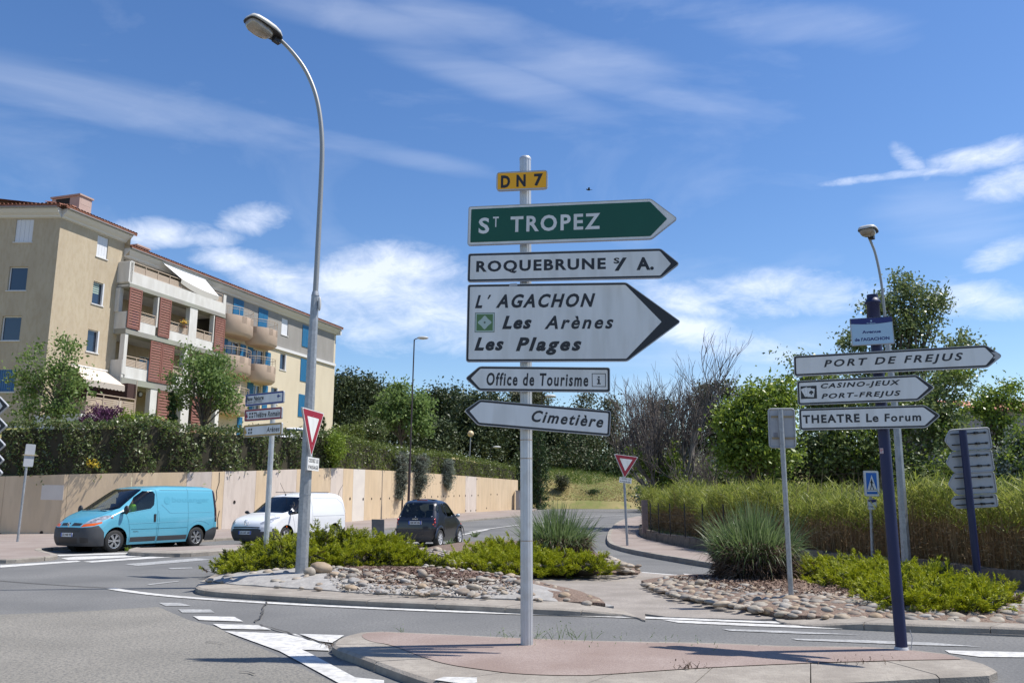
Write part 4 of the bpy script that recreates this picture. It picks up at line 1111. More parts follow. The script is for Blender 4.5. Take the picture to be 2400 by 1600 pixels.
yx, yy = 3.66, 26.9
yp2 = thing('yield_sign', 'free-standing yield triangle with small text plaque on the far pavement', 'yield sign', (yx, yy, .12))
a = A(1470.5, 1279, yy) - Vector((yx, yy, .12)); b = A(1461, 1080, yy) - Vector((yx, yy, .12))
MB().tube([Vector((a.x, 0, 0)), b + Vector((0, .05, 0))], .04, 12).build('pole', galv, yp2)
pl = yield_sign(yp2, (3.66, 26.86, 2.70), -16, -6, .80)
plaque(yp2, pl, *pl.at(1466, 1125), .42, .17, ['CEDEZ LE', 'PASSAGE'])

# right lamp
ry = 16.7; rx, _, rz = A(2127, 1346, ry)
rl = thing('street_lamp', 'galvanised street lamp rising behind the blue signpost and its name plate', 'street lamp', (rx, ry, rz))
O_ = Vector((rx, ry, rz)); pr = lambda pts: [A(a, b, ry) - O_ for a, b in pts]
MB().tube(pr([(2127, 1348), (2103, 1007), (2086, 850), (2080, 800)]), [.095, .075, .062, .055], 8, smooth=False).build('mast', galv, rl)
pp = smooth_path([(2080, 805), (2074, 740), (2070, 700), (2066.6, 668), (2061, 635), (2055, 607), (2049, 585), (2042, 569), (2036, 555), (2031, 547)], 2)
MB().tube(pr(pp), .026, 10).build('arm', steel, rl)
lamp_head(rl, A(2043, 549, ry) - O_, Vector((-.55, -.75, -.02)), .52, .36, canopy_m, lens_glass)

# ---- back of a rectangular sign
kx, ky = G(1855, 1407.5, .12); kz = .12
bk = thing('road_sign', 'back of a blank grey rectangular sign on a slim pole among the right-hand cobbles', 'road sign', (kx, ky, kz))
O_ = Vector((kx, ky, kz))
MB().tube([A(1855, 1409, ky) - O_, A(1829, 960, ky) - O_], .038, 12).build('pole', galv, bk)
pl = Plane(A(1836, 1003, ky - .0), 14, -1.2)
c = [pl.at(*q) for q in (q5(215, 705), q5(222, 1055), q5(452, 680), q5(462, 1042))]
u0, u1, w0, w1 = (c[0][0] + c[1][0]) / 2, (c[2][0] + c[3][0]) / 2, (c[1][1] + c[3][1]) / 2, (c[0][1] + c[2][1]) / 2
ob = pl.P - O_ + Vector((0, .075, 0))
pnl = MB().prism(round_poly([(u0, w0), (u1, w0), (u1, w1), (u0, w1)], .045), ob, pl.e, pl.f, pl.n, .03, 0).build('sign_panel', signback, bk)
mb = MB()
op = round_poly([(u0, w0), (u1, w0), (u1, w1), (u0, w1)], .045)
for i in range(len(op)):
    a, b = op[i], op[(i + 1) % len(op)]; P_ = [ob + pl.e * x + pl.f * y for x, y in (a, b)]; mb.tube([p + pl.n * .012 for p in P_], .012, 5)
mb.build('rim', signback, pnl)
mb = MB()
for yq in (765, 962):
    w = pl.at(*q5(320, yq))[1]; mb.box(ob + pl.f * w + pl.n * .02 + pl.e * .02, (.34, .012, .025), rot=Matrix((pl.e, pl.n, pl.f)).transposed().to_3x3())
    mb.tube([ob + pl.f * w + pl.n * .02 + pl.e * .0, ob + pl.f * w + pl.n * .09 + pl.e * .0], .02, 6)
mb.build('clamp', material('brass_clamp', (.33, .25, .14), .5, .3), bk)
w = pl.at(*q5(280, 940)); MB().add([ob + pl.e * (w[0] + a) + pl.f * (w[1] + b) + pl.n * .003 for a, b in ((-.03, -.05), (.03, -.05), (.03, .05), (-.03, .05))], [(0, 1, 2, 3)]).build('sticker', material('grey_sticker', (.25, .25, .27), .6), bk)

# ---- pedestrian crossing sign
px_, py_ = G(2046, 1332, .13); ps = thing('pedestrian_crossing_sign', 'blue square crossing sign with a walking figure, on a pole before the reeds', 'road sign', (px_, py_, .12))
O_ = Vector((px_, py_, .12))
MB().tube([Vector((0, 0, 0)), A(2041.5, 1190, py_) - O_, A(2040, 1120, py_) - O_], .035, 12).build('pole', galv, ps)
pl = Plane(A(2041, 1132, py_ - .07), 5, -1.0)
r1_ = lambda x, y: (1700 + x / 3.357, 1080 + y / 3.357)
c = [pl.at(*q) for q in (r1_(1087, 70), r1_(1097, 275), r1_(1208, 80), r1_(1213, 278))]
u0, u1, w0, w1 = (c[0][0] + c[1][0]) / 2, (c[2][0] + c[3][0]) / 2, (c[1][1] + c[3][1]) / 2, (c[0][1] + c[2][1]) / 2
def ped(base, o, pl_):
    a, b_, t = pl_.at(*r1_(1114, 240)), pl_.at(*r1_(1196, 240)), pl_.at(*r1_(1150, 108)); mb = MB()
    mb.add([o + pl_.e * x + pl_.f * y + pl_.n * .0036 for x, y in (a, b_, t)], [(0, 1, 2)], 0)
    H_ = t[1] - a[1]; cxx = (a[0] + b_[0]) / 2; y0 = a[1] + H_ * .13
    def st(x0, y0_, x1, y1_, wd, l=.0048):
        p, q = Vector((x0, y0_)), Vector((x1, y1_)); n_ = Vector((-(q - p).y, (q - p).x)).normalized() * wd
        mb.add([o + pl_.e * (cxx + v.x * H_) + pl_.f * (y0 + v.y * H_) + pl_.n * l for v in (p - n_, q - n_, q + n_, p + n_)], [(0, 1, 2, 3)], 1)
    for s in ((0, .32, -.09, .0, .025), (0, .32, .1, .0, .025), (0, .3, .0, .56, .045), (.0, .52, .1, .36, .018), (0, .52, -.09, .38, .018), (-.02, .6, .03, .6, .03), (-.25, -.03, .25, -.03, .012)): st(*s)
    mb.build('walking_figure_symbol', [signwhite, signblack], base)
panel(ps, pl, [(u0, w0), (u1, w0), (u1, w1), (u0, w1)], [(u0 + .045, w0 + .045), (u1 - .045, w0 + .045), (u1 - .045, w1 - .045), (u0 + .045, w1 - .045)], signwhite, signblue, extra=ped, rad=.04)
pl2 = Plane(A(2044, 1182, py_ - .07), 5, -1)
c = [pl2.at(*q) for q in (r1_(1122, 300), r1_(1125, 382), r1_(1192, 300), r1_(1194, 382))]
u0, u1, w0, w1 = (c[0][0] + c[1][0]) / 2, (c[2][0] + c[3][0]) / 2, (c[1][1] + c[3][1]) / 2, (c[0][1] + c[2][1]) / 2
def nm(base, o, p_):
    tb = MB(); put_text(tb, 'Rue', o, p_.e, p_.f, p_.n, (-.03, .01, .03, .035), 0, 0, 1, .004); put_text(tb, 'Fréjus', o, p_.e, p_.f, p_.n, (-.08, -.07, .08, -.03), 0, 0, 1, .004); tb.build('lettering', navy, base)
    MB().add([o + p_.e * x + p_.f * y + p_.n * .0038 for x, y in ((u0, w1), (u0, w1 - .045), (0, w1 - .075), (u1, w1 - .045), (u1, w1))], [(0, 1, 2, 3, 4)]).build('name_plate_band', navy, base)
panel(ps, pl2, [(u0, w0), (u1, w0), (u1, w1), (u0, w1)], [(u0 + .004, w0 + .004), (u1 - .004, w0 + .004), (u1 - .004, w1 - .004), (u0 + .004, w1 - .004)], navy, material('plate_pale', (.6, .66, .75), .5), extra=nm, rad=.01, name='name_plate')

# ---- blue signpost seen from behind at the right
sx, sy = G(2296, 1394, .12)
sb = thing('signpost', 'dark blue post at right with four blank arrow panels seen from behind', 'signpost', (sx, sy, .12))
O_ = Vector((sx, sy, .12))
MB().tube([Vector((0, 0, 0)), A(2256, 1008, sy) - O_], .056, 20).build('pole', bluepole, sb)
d5 = lambda x, y: (2180 + x / 4.614, 900 + y / 4.612)
rows = [((155, 610), (215, 505), (238, 718), (640, 458), (658, 692)), ((170, 850), (232, 745), (262, 955), (665, 700), (683, 935)), ((192, 1075), (262, 965), (285, 1190), (690, 942), (712, 1170)), ((222, 1275), (262, 1205), (285, 1335), (712, 1190), (732, 1325))]
for tip_, lt, lb, rt, rb in rows:
    cpx = d5((lt[0] + rt[0]) / 2, (lt[1] + rb[1]) / 2)
    pl = Plane(A(*cpx, sy + .10), 8, 3.2)
    c = [pl.at(*d5(*q)) for q in (tip_, lt, lb, rt, rb)]
    us = (c[1][0] + c[2][0]) / 2; u1 = (c[3][0] + c[4][0]) / 2; w1 = (c[1][1] + c[3][1]) / 2; w0 = (c[2][1] + c[4][1]) / 2
    ob = pl.P - O_; oc = Vector((0, 0, 0))
    outl = round_poly([(us, w0), (u1, w0), (u1, w1), (us, w1), (c[0][0], (w0 + w1) / 2)], .04)
    p = MB().prism(outl, ob, pl.e, pl.f, pl.n, .025).build('sign_panel', signback, sb)
    mb = MB()
    for i in range(len(outl)):
        a, b = outl[i], outl[(i + 1) % len(outl)]; P_ = [ob + pl.e * x + pl.f * y for x, y in (a, b)]; mb.tube([q + pl.n * .008 for q in P_], .010, 5)
    mb.build('rim', signback, p)
    for fr in (.27, .78):
        w = w0 + (w1 - w0) * fr
        mb = MB().tube([ob + pl.e * (us + .0) + pl.f * w + pl.n * .014, ob + pl.e * (u1 - .07) + pl.f * w + pl.n * .014], .009, 6)
        mb.box(ob + pl.e * (u1 - .07) + pl.f * w + pl.n * .016, (.03, .03, .03)); mb.box(ob + pl.e * .1 + pl.f * w + pl.n * .03, (.05, .05, .035))
        mb.build('rail', black, p)

# ---- leaning blank sign at the left pavement, chevrons of the signpost at the picture edge
qx, qy = G(41, 1269, ZE)
ls = thing('road_sign', 'leaning slim pole with a small grey sign turned away, in front of the ochre wall', 'road sign', (qx, qy, ZE))
O_ = Vector((qx, qy, ZE))
MB().tube([Vector((0, 0, 0)), A(68, 1043, qy) - O_], .04, 10).build('pole', galv, ls)
pl = Plane(A(73, 1066, qy - .05), -50, -2)
f6 = lambda x, y: (x / 6.53, 900 + y / 6.53)
c = [pl.at(*f6(*q)) for q in ((410, 925), (375, 1270), (565, 905), (525, 1250))]
u0, u1, w0, w1 = (c[0][0] + c[1][0]) / 2, (c[2][0] + c[3][0]) / 2, (c[1][1] + c[3][1]) / 2, (c[0][1] + c[2][1]) / 2
ob = pl.P - O_ + pl.n * -.09
MB().prism(round_poly([(u0, w0), (u1, w0), (u1, w1), (u0, w1)], .04), ob, pl.e, pl.f, pl.n, .04).build('sign_panel', signback, ls)
MB().box(ob + pl.n * .03, (.5, .03, .03), rot=Matrix((pl.e, pl.n, pl.f)).transposed().to_3x3()).build('clamp', material('clamp_ochre', (.3, .24, .14), .6), ls)

cx2, cy2 = -7.9, 11.3
cs = thing('signpost', 'stack of white arrow signs poking in at the left picture edge', 'signpost', (cx2, cy2, 0))
MB().tube([(0, .08, 0), (0, .08, 3.5)], .06, 16).build('pole', alu, cs)
for py, tx, hh in ((952, 19.5, 24), (998, 15.5, 20), (1043, 11.5, 16), (1078, 8, 14), (1108, 5, 12)):
    P0 = A(-60, py, cy2 - .02); pl = Plane(P0, 4, 0); u1 = pl.at(tx, py)[0]; h = pl.at(0, py - 25)[1]
    h = .145
    o_, i_ = arrow_polys(-.95, u1, u1 - .16, u1 - .08, -h, h, 0, .02)
    panel(cs, pl, o_, i_, signblack, signwhite, rad=.03)

# ---- brown globe-less mast lamps by the wall
def brown_lamp(px_base, py_base, px_top, py_top, D, label, r=.075, head=1.0):
    a, b = A(px_base, py_base, D), A(px_top, py_top, D)
    th = thing('street_lamp', label, 'street lamp', (a.x, a.y, a.z), group='slender brown street lamps'); d = b - a
    MB().tube([(0, 0, 0), d * .32, d * .33, d * .9, d], [r, r, r * .62, r * .5, r * .5], 10).build('mast', darkpole, th)
    mb = MB().tube([d, d + Vector((.12, -.02, .06)), d + Vector((.3, -.05, .1))], .03, 8); mb.build('arm', darkpole, th)
    mb = MB(); c = d + Vector((.55 * head, -.1, .10))
    mb.sphere(c, .36 * head, 14, 8, sc=(1, .55, .28)); mb.build('lamp_head', canopy_m, th)
    return th
brown_lamp(956, 1214, 971, 796, 51, 'slender brown street lamp rising in front of the ochre wall behind the dark small car', .08)
brown_lamp(1264, 1185, 1270, 931, 78, 'thin lamp post half hidden behind the left-pointing signs of the main signpost', .06, 1.5)
brown_lamp(1150, 1100, 1150, 1050, 74, 'small distant lamp head above the clipped hedge left of the main signpost', .03, 1.0)
a, b = A(1100, 1070, 66), A(1103, 1022, 66)
gl = thing('globe_lamp', 'cream globe lamp on a short thin post behind the clipped hedge', 'street lamp', (a.x, a.y, a.z))
MB().tube([(0, 0, -.5), b - a], .04, 8).build('mast', galv, gl)
MB().sphere(b - a + Vector((0, 0, .2)), .25, 18, 12).build('globe', material('globe_opal', (.66, .50, .29), .3), gl)

# ---- small items
ex = G(888, 1262, .1)
bxt = thing('small_sign', 'small dark grey plate on a leaning stub behind the island junipers', 'sign', (ex[0], ex[1] - 6, .1))
O_ = Vector(bxt.location)
pl = Plane(A(886.5, 1234, ex[1] - 6), 5, 0); c = [pl.at(*q) for q in ((871, 1216), (871, 1253), (900, 1217), (900, 1250))]
MB().prism([(c[1][0], c[1][1]), (c[3][0], c[3][1]), (c[2][0], c[2][1]), (c[0][0], c[0][1])], pl.P - O_, pl.e, pl.f, pl.n, .05).build('plate', material('dark_grey_metal', (.10, .105, .105), .6, var=(.14, .14, .14), vscale=9), bxt)
MB().tube([A(886, 1240, ex[1] - 5.9) - O_, A(880, 1285, ex[1] - 5.9) - O_], .04, 8).build('stub', galv, bxt)
cb = wall_at_px(1206); cab = thing('utility_cabinet', 'pale grey utility cabinet at the far end of the ochre wall', 'cabinet', (cb[0] + .45, cb[1] - .2, T(cb[1]) + ZE))
cabm = material('cabinet_grey', (.38, .36, .33), .7); b_ = MB().box((0, 0, .75), (.7, .4, 1.5)).build('body', cabm, cab, bevel=.015)
MB().box((0, 0, 1.53), (.78, .48, .06)).build('lid', cabm, cab); MB().box((.1, -.21, .78), (.44, .02, 1.2)).build('door', signback, cab)
# bird
bd = A(1380, 445, 34)
bird = thing('bird', 'tiny dark bird in the sky right of the yellow DN 7 plate', 'bird', bd)
bm_ = material('bird_dark', (.03, .03, .03), .8)
MB().sphere((0, 0, 0), .07, 10, 6, sc=(1.2, .5, .5)).sphere((-.085, 0, .02), .03, 8, 6).add([(.07, -.012, 0), (.15, -.03, .0), (.15, .03, 0), (.07, .012, 0)], [(0, 1, 2, 3)]).build('body', bm_, bird)
for s_ in (-1, 1): MB().add([(-.05, 0, .02), (.05, 0, .02), (.03, s_ * .1, .07), (-.03, s_ * .1, .07), (.02, s_ * .17, .05)], [(0, 1, 2, 3), (3, 2, 4)]).build('wing', bm_, bird)

# ================================================================== VEHICLES
def bodypaint(name, col, flake=0.0):
    m = material(name, col, .32, 0, spec=.5, coat=.7)
    nt = m.node_tree; b = nt.nodes['Principled BSDF']; g = nt.nodes.new('ShaderNodeNewGeometry')
    mx = nt.nodes.new('ShaderNodeMix'); mx.data_type = 'RGBA'; nt.links.new(g.outputs['Backfacing'], mx.inputs[0])
    mx.inputs[6].default_value = (*col, 1); mx.inputs[7].default_value = (.03, .03, .032, 1); nt.links.new(mx.outputs[2], b.inputs['Base Color'])
    n = nt.nodes.new('ShaderNodeMapRange'); n.inputs[3].default_value = .7; n.inputs[4].default_value = 0; nt.links.new(g.outputs['Backfacing'], n.inputs[0]); nt.links.new(n.outputs[0], b.inputs['Coat Weight'])
    b.inputs['Coat Roughness'].default_value = .06
    # road dust gathered low on the panels
    tc = nt.nodes.new('ShaderNodeTexCoord'); sp = nt.nodes.new('ShaderNodeSeparateXYZ'); nz = nt.nodes.new('ShaderNodeTexNoise'); nz.inputs['Scale'].default_value = 4
    nt.links.new(tc.outputs['Object'], sp.inputs[0]); nt.links.new(tc.outputs['Object'], nz.inputs['Vector'])
    mr = nt.nodes.new('ShaderNodeMapRange'); mr.inputs[1].default_value = 1.0; mr.inputs[2].default_value = .15; mr.inputs[3].default_value = 0; mr.inputs[4].default_value = .16; nt.links.new(sp.outputs['Z'], mr.inputs[0])
    mt = nt.nodes.new('ShaderNodeMath'); mt.operation = 'MULTIPLY'; nt.links.new(mr.outputs[0], mt.inputs[0]); nt.links.new(nz.outputs[0], mt.inputs[1])
    m2 = nt.nodes.new('ShaderNodeMix'); m2.data_type = 'RGBA'; nt.links.new(mt.outputs[0], m2.inputs[0]); nt.links.new(mx.outputs[2], m2.inputs[6]); m2.inputs[7].default_value = (.17, .15, .12, 1); nt.links.new(m2.outputs[2], b.inputs['Base Color'])
    return m
glassm = bpy.data.materials.new('vehicle_glass'); glassm.use_nodes = True
def _glass(m, tint):
    nt = m.node_tree; nt.nodes.clear(); N = nt.nodes.new; L = nt.links.new
    t = N('ShaderNodeBsdfTransparent'); t.inputs[0].default_value = (*tint, 1); gl = N('ShaderNodeBsdfGlossy'); gl.inputs['Roughness'].default_value = .03
    f = N('ShaderNodeFresnel'); f.inputs[0].default_value = 1.5; mx = N('ShaderNodeMixShader'); mm = N('ShaderNodeMath'); mm.operation = 'MULTIPLY'; mm.inputs[1].default_value = 1.5; mm.use_clamp = True
    L(f.outputs[0], mm.inputs[0]); L(mm.outputs[0], mx.inputs[0]); L(t.outputs[0], mx.inputs[1]); L(gl.outputs[0], mx.inputs[2]); o = N('ShaderNodeOutputMaterial'); L(mx.outputs[0], o.inputs[0])
_glass(glassm, (.74, .82, .76))
bumperm = material('dark_grey_bumper', (.045, .047, .052), .6, var=(.055, .057, .062), vscale=3)
chrome = material('chrome', (.7, .7, .72), .15, .9)
rimm = material('silver_wheel', (.48, .49, .5), .3, .6)
rimw = material('pale_wheel_cover', (.60, .61, .63), .35, .3)
orange = material('indicator_orange', (.62, .10, .005), .3, coat=.5)
redlamp = material('rear_lamp_red', (.45, .01, .015), .2, coat=.8)
headm = material('headlamp_glass', (.16, .17, .19), .12, .3, var=(.62, .63, .66), vscale=7, coat=1.0)
seatm = material('seat_fabric', (.035, .036, .04), .85)
dashm = material('dashboard', (.03, .03, .032), .7)
platew = material('number_plate_white', (.72, .72, .70), .4)
plateb = material('number_plate_blue', (.02, .08, .45), .4)
underm = material('underbody', (.012, .012, .012), .9)

def interp(tab, z):
    if z <= tab[0][0]: return tab[0][1]
    for (a, va), (b, vb) in zip(tab[:-1], tab[1:]):
        if z <= b: return va + (vb - va) * (z - a) / (b - a)
    return tab[-1][1]
def smooth_tab(tab, n=70):
    z0, z1 = tab[0][0], tab[-1][0]
    zs = [z0 + (z1 - z0) * i / n for i in range(n + 1)]; v = [interp(tab, z) for z in zs]
    for _ in range(2): v = [v[0]] + [(v[i - 1] + 2 * v[i] + v[i + 1]) / 4 for i in range(1, n)] + [v[-1]]
    return list(zip(zs, v))

class Skin:
    """vehicle shell: plan outlines stacked over height, unrolled for cutting windows, lamps and arches"""
    def __init__(s, xf, xr, w, rf, rr, bow, bowr=0.03):
        s.xf, s.xr, s.w = smooth_tab(xf), smooth_tab(xr), smooth_tab(w); s.rf, s.rr, s.bow, s.bowr = rf, rr, bow, bowr
        s.LEN = [.75, .3, 3.0, .5, .8]; s.cum = [0]
        for l in s.LEN: s.cum.append(s.cum[-1] + l)
        s.z1 = w[-1][0]
    def P(s, q, z):
        xf, xr, w = interp(s.xf, z), interp(s.xr, z), interp(s.w, z); rf, rr = min(s.rf, w * .8), min(s.rr, w * .8)
        i = 0
        while i < 4 and q > s.cum[i + 1]: i += 1
        t = (q - s.cum[i]) / s.LEN[i]
        if i == 0: x, y = xr, t * (w - rr)
        elif i == 1: a = t * math.pi / 2; x, y = xr + rr - rr * math.cos(a), w - rr + rr * math.sin(a)
        elif i == 2: x, y = xr + rr + t * (xf - rf - xr - rr), w
        elif i == 3: a = t * math.pi / 2; x, y = xf - rf + rf * math.sin(a), w - rf + rf * math.cos(a)
        else: x, y = xf, (1 - t) * (w - rf)
        if i >= 3: x += s.bow * (1 - (y / w) ** 2)
        if i <= 1: x -= s.bowr * (1 - (y / w) ** 2)
        return Vector((x, y, z))
    def inv(s, kind, a, z):
        xf, xr, w = interp(s.xf, z), interp(s.xr, z), interp(s.w, z); rf, rr = min(s.rf, w * .8), min(s.rr, w * .8)
        if kind == 's':
            x = a
            if x > xf - rf: k = min(1, (x - (xf - rf)) / rf); return s.cum[3] + math.asin(k) / (math.pi / 2) * s.LEN[3]
            if x < xr + rr: k = min(1, max(0, (xr + rr - x) / rr)); return s.cum[1] + math.acos(k) / (math.pi / 2) * s.LEN[1]
            return s.cum[2] + (x - xr - rr) / (xf - rf - xr - rr) * s.LEN[2]
        y = max(0, min(a, w * .9999))
        if kind == 'f':
            if y > w - rf: return s.cum[3] + (1 - math.asin(min(1, (y - (w - rf)) / rf)) / (math.pi / 2)) * s.LEN[3]
            return s.cum[4] + (1 - y / (w - rf)) * s.LEN[4]
        if y > w - rr: return s.cum[1] + math.asin(min(1, (y - (w - rr)) / rr)) / (math.pi / 2) * s.LEN[1]
        return y / (w - rr) * s.LEN[0]
    def unroll(s, pts, step=.05):
        """pts: (kind, a, z); edges subdivided in their own plane"""
        out = []; n = len(pts)
        for i in range(n):
            k0, a0, z0 = pts[i]; k1, a1, z1 = pts[(i + 1) % n]
            if k0 == k1:
                m = max(1, int(math.hypot(a1 - a0, z1 - z0) / step))
                for j in range(m): out.append((s.inv(k0, a0 + (a1 - a0) * j / m, z0 + (z1 - z0) * j / m), z0 + (z1 - z0) * j / m))
            else:
                q0, q1 = s.inv(k0, a0, z0), s.inv(k1, a1, z1); m = max(1, int(math.hypot(q1 - q0, z1 - z0) / step))
                for j in range(m): out.append((q0 + (q1 - q0) * j / m, z0 + (z1 - z0) * j / m))
        return out

def build_skin(root, sk, z0, arches, regions, body_mat, crown=.03, roof_name='body'):
    """regions: list of (name, material, polygon in kinds, both sides?) ; arches: (x, z, r)"""
    Q = sk.cum[-1]
    # bottom line with arches
    bottom = [(0.0, z0)]
    q = 0; N_ = 260
    xs_done = []
    line = []
    for i in range(1, N_):
        qq = Q * i / N_; p = sk.P(qq, z0); z = z0
        if sk.cum[1] < qq < sk.cum[4]:
            for ax, az, ar in arches:
                if abs(p.x - ax) < ar:
                    zz = az + math.sqrt(max(0, ar * ar - (p.x - ax) ** 2)); z = max(z, zz)
        line.append((qq, z))
    # re-seat arch points so that x is measured at their own height
    res = []
    for qq, z in line:
        if z > z0:
            x = sk.P(qq, z0).x; res.append((sk.inv('s', x, z), z))
        else: res.append((qq, z))
    bottom += res + [(Q, z0)]
    z1 = sk.z1
    right = [(Q, z0 + (z1 - z0) * i / 30) for i in range(1, 30)]
    top = [(Q * (1 - i / 90), z1) for i in range(0, 91)]
    left = [(0.0, z1 - (z1 - z0) * i / 30) for i in range(1, 30)]
    outer = bottom + right + top + left
    V = [Vector(p) for p in outer]; E = [(i, (i + 1) % len(outer)) for i in range(len(outer))]
    polys = []
    for name, mat_, pts in regions:
        u = sk.unroll(pts); o = len(V); V += [Vector(p) for p in u]; E += [(o + i, o + (i + 1) % len(u)) for i in range(len(u))]; polys.append(u)
    zs = [z0 + (z1 - z0) * i / 26 for i in range(1, 26)] + [z1 - d for d in (.015, .03, .045, .07)]
    for z in zs:
        for i in range(1, 84):
            qq = Q * i / 84
            if inside((qq, z), outer): V.append(Vector((qq, z)))
    r = mg.delaunay_2d_cdt(V, E, [], 1, 1e-4); PV, F = r[0], r[2]
    P3 = [sk.P(min(max(v.x, 0), Q), v.y) for v in PV]
    parts = {}
    for f in F:
        c = (sum(PV[i].x for i in f) / len(f), sum(PV[i].y for i in f) / len(f)); k = -1
        for j in range(len(polys) - 1, -1, -1):
            if inside(c, polys[j]): k = j; break
        a, b_, c_ = (PV[i] for i in f[:3])
        ff = list(f) if (b_ - a).cross(c_ - a) < 0 else list(f)[::-1]
        parts.setdefault(k, []).append(ff)
    out = {}; jobs = []
    for k, fl_ in parts.items():
        name, mat_ = ('body', body_mat) if k == -1 else regions[k][:2]
        if name is None: continue
        apart = k != -1 and min(P3[i].y for f in fl_ for i in f) > .01
        if apart: jobs += [(k, fl_, (1,)), (k, fl_, (-1,))]
        else: jobs.append((k, fl_, (1, -1)))
    for k, fl_, sides in jobs:
        name, mat_ = ('body', body_mat) if k == -1 else regions[k][:2]
        bm = bmesh.new()
        for sgn in sides:
            mp = {}
            for f in fl_:
                ids = f if sgn == 1 else f[::-1]
                vs = []
                for i in ids:
                    if i not in mp: p = P3[i]; mp[i] = bm.verts.new((p.x, p.y * sgn, p.z))
                    vs.append(mp[i])
                try: bm.faces.new(vs)
                except ValueError: pass
        if k == -1:      # roof cap
            ring = [sk.P(Q * i / 60, z1) for i in range(61)]; ring = ring + [Vector((p.x, -p.y, p.z)) for p in ring[::-1][1:-1]]
            cx_ = sum(p.x for p in ring) / len(ring); c0 = Vector((cx_, 0, z1)); prev = [bm.verts.new(p) for p in ring]; n = len(ring)
            for s_ in (.85, .6, .3):
                cur = [bm.verts.new((c0.x + (p.x - c0.x) * s_, p.y * s_, z1 + crown * (1 - s_ ** 2))) for p in ring]
                for i in range(n): bm.faces.new((prev[i], prev[(i + 1) % n], cur[(i + 1) % n], cur[i])[::-1])
                prev = cur
            ct = bm.verts.new((c0.x, 0, z1 + crown))
            for i in range(n): bm.faces.new((prev[i], prev[(i + 1) % n], ct)[::-1])
        bmesh.ops.remove_doubles(bm, verts=bm.verts, dist=2e-4)
        me = bpy.data.meshes.new(name); bm.to_mesh(me); bm.free(); me.materials.append(mat_)
        me.polygons.foreach_set('use_smooth', [True] * len(me.polygons))
        o = bpy.data.objects.new(name, me); C.objects.link(o); o.parent = root; out[name] = o
    return out

def ribbon(mb, sk, pts, wd=.009, lift=.003, sides=(1,), mi=0):
    """thin line drawn on the shell (panel gap)"""
    for sgn in sides:
        P = []
        for (k0, a0, z0), (k1, a1, z1) in zip(pts[:-1], pts[1:]):
            m = max(1, int(math.hypot(a1 - a0, z1 - z0) / .05))
            for j in range(m): P.append((k0, a0 + (a1 - a0) * j / m, z0 + (z1 - z0) * j / m))
        P.append(pts[-1]); W3 = []
        for k, a, z in P:
            q = sk.inv(k, a, z); p = sk.P(q, z); du = sk.P(min(q + .01, sk.cum[-1]), z) - sk.P(max(q - .01, 0), z); dz = sk.P(q, z + .01) - sk.P(q, z - .01); n = dz.cross(du).normalized()
            W3.append((p + n * lift, n))
        vs = []
        for i, (p, n) in enumerate(W3):
            t = (W3[min(i + 1, len(W3) - 1)][0] - W3[max(i - 1, 0)][0]).normalized(); s_ = n.cross(t) * wd / 2
            vs += [p - s_, p + s_]
        mb.add([(v.x, v.y * sgn, v.z) for v in vs], [(2 * i, 2 * i + 1, 2 * i + 3, 2 * i + 2) for i in range(len(W3) - 1)], mi)

def wheel(parent, x, y, r, wd, side, style, rm, spokes=6):
    th = bpy.data.objects.new('wheel', None); C.objects.link(th); th.parent = parent; th.location = (x, y, r)
    w = wd / 2; mb = MB()
    prof = [(-w, r * .66), (-w, r * .93), (-w * .75, r), (w * .75, r), (w, r * .93), (w, r * .66)]
    n = 28; vs = []; fs = []
    for yy, rr in prof:
        for k in range(n): a = 2 * math.pi * k / n; vs.append((math.cos(a) * rr, yy, math.sin(a) * rr))
    for i in range(len(prof) - 1):
        for k in range(n): fs.append((i * n + k, i * n + (k + 1) % n, (i + 1) * n + (k + 1) % n, (i + 1) * n + k))
    mb.add(vs, fs, 0, True); mb.build('tyre', tyre, th)
    mb = MB(); yo = side * w * .82
    def ring(r0, r1, y0, y1, mi=0):
        vs = [(math.cos(2 * math.pi * k / n) * q, yy, math.sin(2 * math.pi * k / n) * q) for q, yy in ((r0, y0), (r1, y1)) for k in range(n)]
        mb.add(vs, [(k, (k + 1) % n, n + (k + 1) % n, n + k) for k in range(n)], mi, True)
    R_ = r * .68
    ring(R_ * 1.0, R_ * .99, yo + side * .012, yo, 0); ring(R_ * .99, R_ * .86, yo, yo - side * .004, 0)
    ring(R_ * .86, R_ * .84, yo - side * .004, yo - side * .05, 0)
    mb.add([(math.cos(2 * math.pi * k / n) * R_ * .87, yo - side * .05, math.sin(2 * math.pi * k / n) * R_ * .87) for k in range(n)], [list(range(n))], 1)
    mb.add([(math.cos(2 * math.pi * k / 12) * R_ * .22, yo + side * .006, math.sin(2 * math.pi * k / 12) * R_ * .22) for k in range(12)], [list(range(12))], 0)
    for k in range(spokes):
        a = 2 * math.pi * k / spokes
        for da in ((-.13, .13) if style == 'split' else (0,)):
            hw = .05 if style == 'split' else .10
            c, s_ = math.cos(a + da), math.sin(a + da); t = (-s_, c)
            P = [(c * R_ * .15 + t[0] * R_ * hw * .8, s_ * R_ * .15 + t[1] * R_ * hw * .8), (c * R_ * .15 - t[0] * R_ * hw * .8, s_ * R_ * .15 - t[1] * R_ * hw * .8), (c * R_ * .9 - t[0] * R_ * hw * 1.3, s_ * R_ * .9 - t[1] * R_ * hw * 1.3), (c * R_ * .9 + t[0] * R_ * hw * 1.3, s_ * R_ * .9 + t[1] * R_ * hw * 1.3)]
            mb.add([(p[0], yo + side * .002, p[1]) for p in P] + [(p[0], yo - side * .03, p[1]) for p in P], [(0, 1, 2, 3), (0, 4, 5, 1), (2, 6, 7, 3), (1, 5, 6, 2), (3, 7, 4, 0)], 0)
    mb.build('rim', [rm, black], th)
    return th

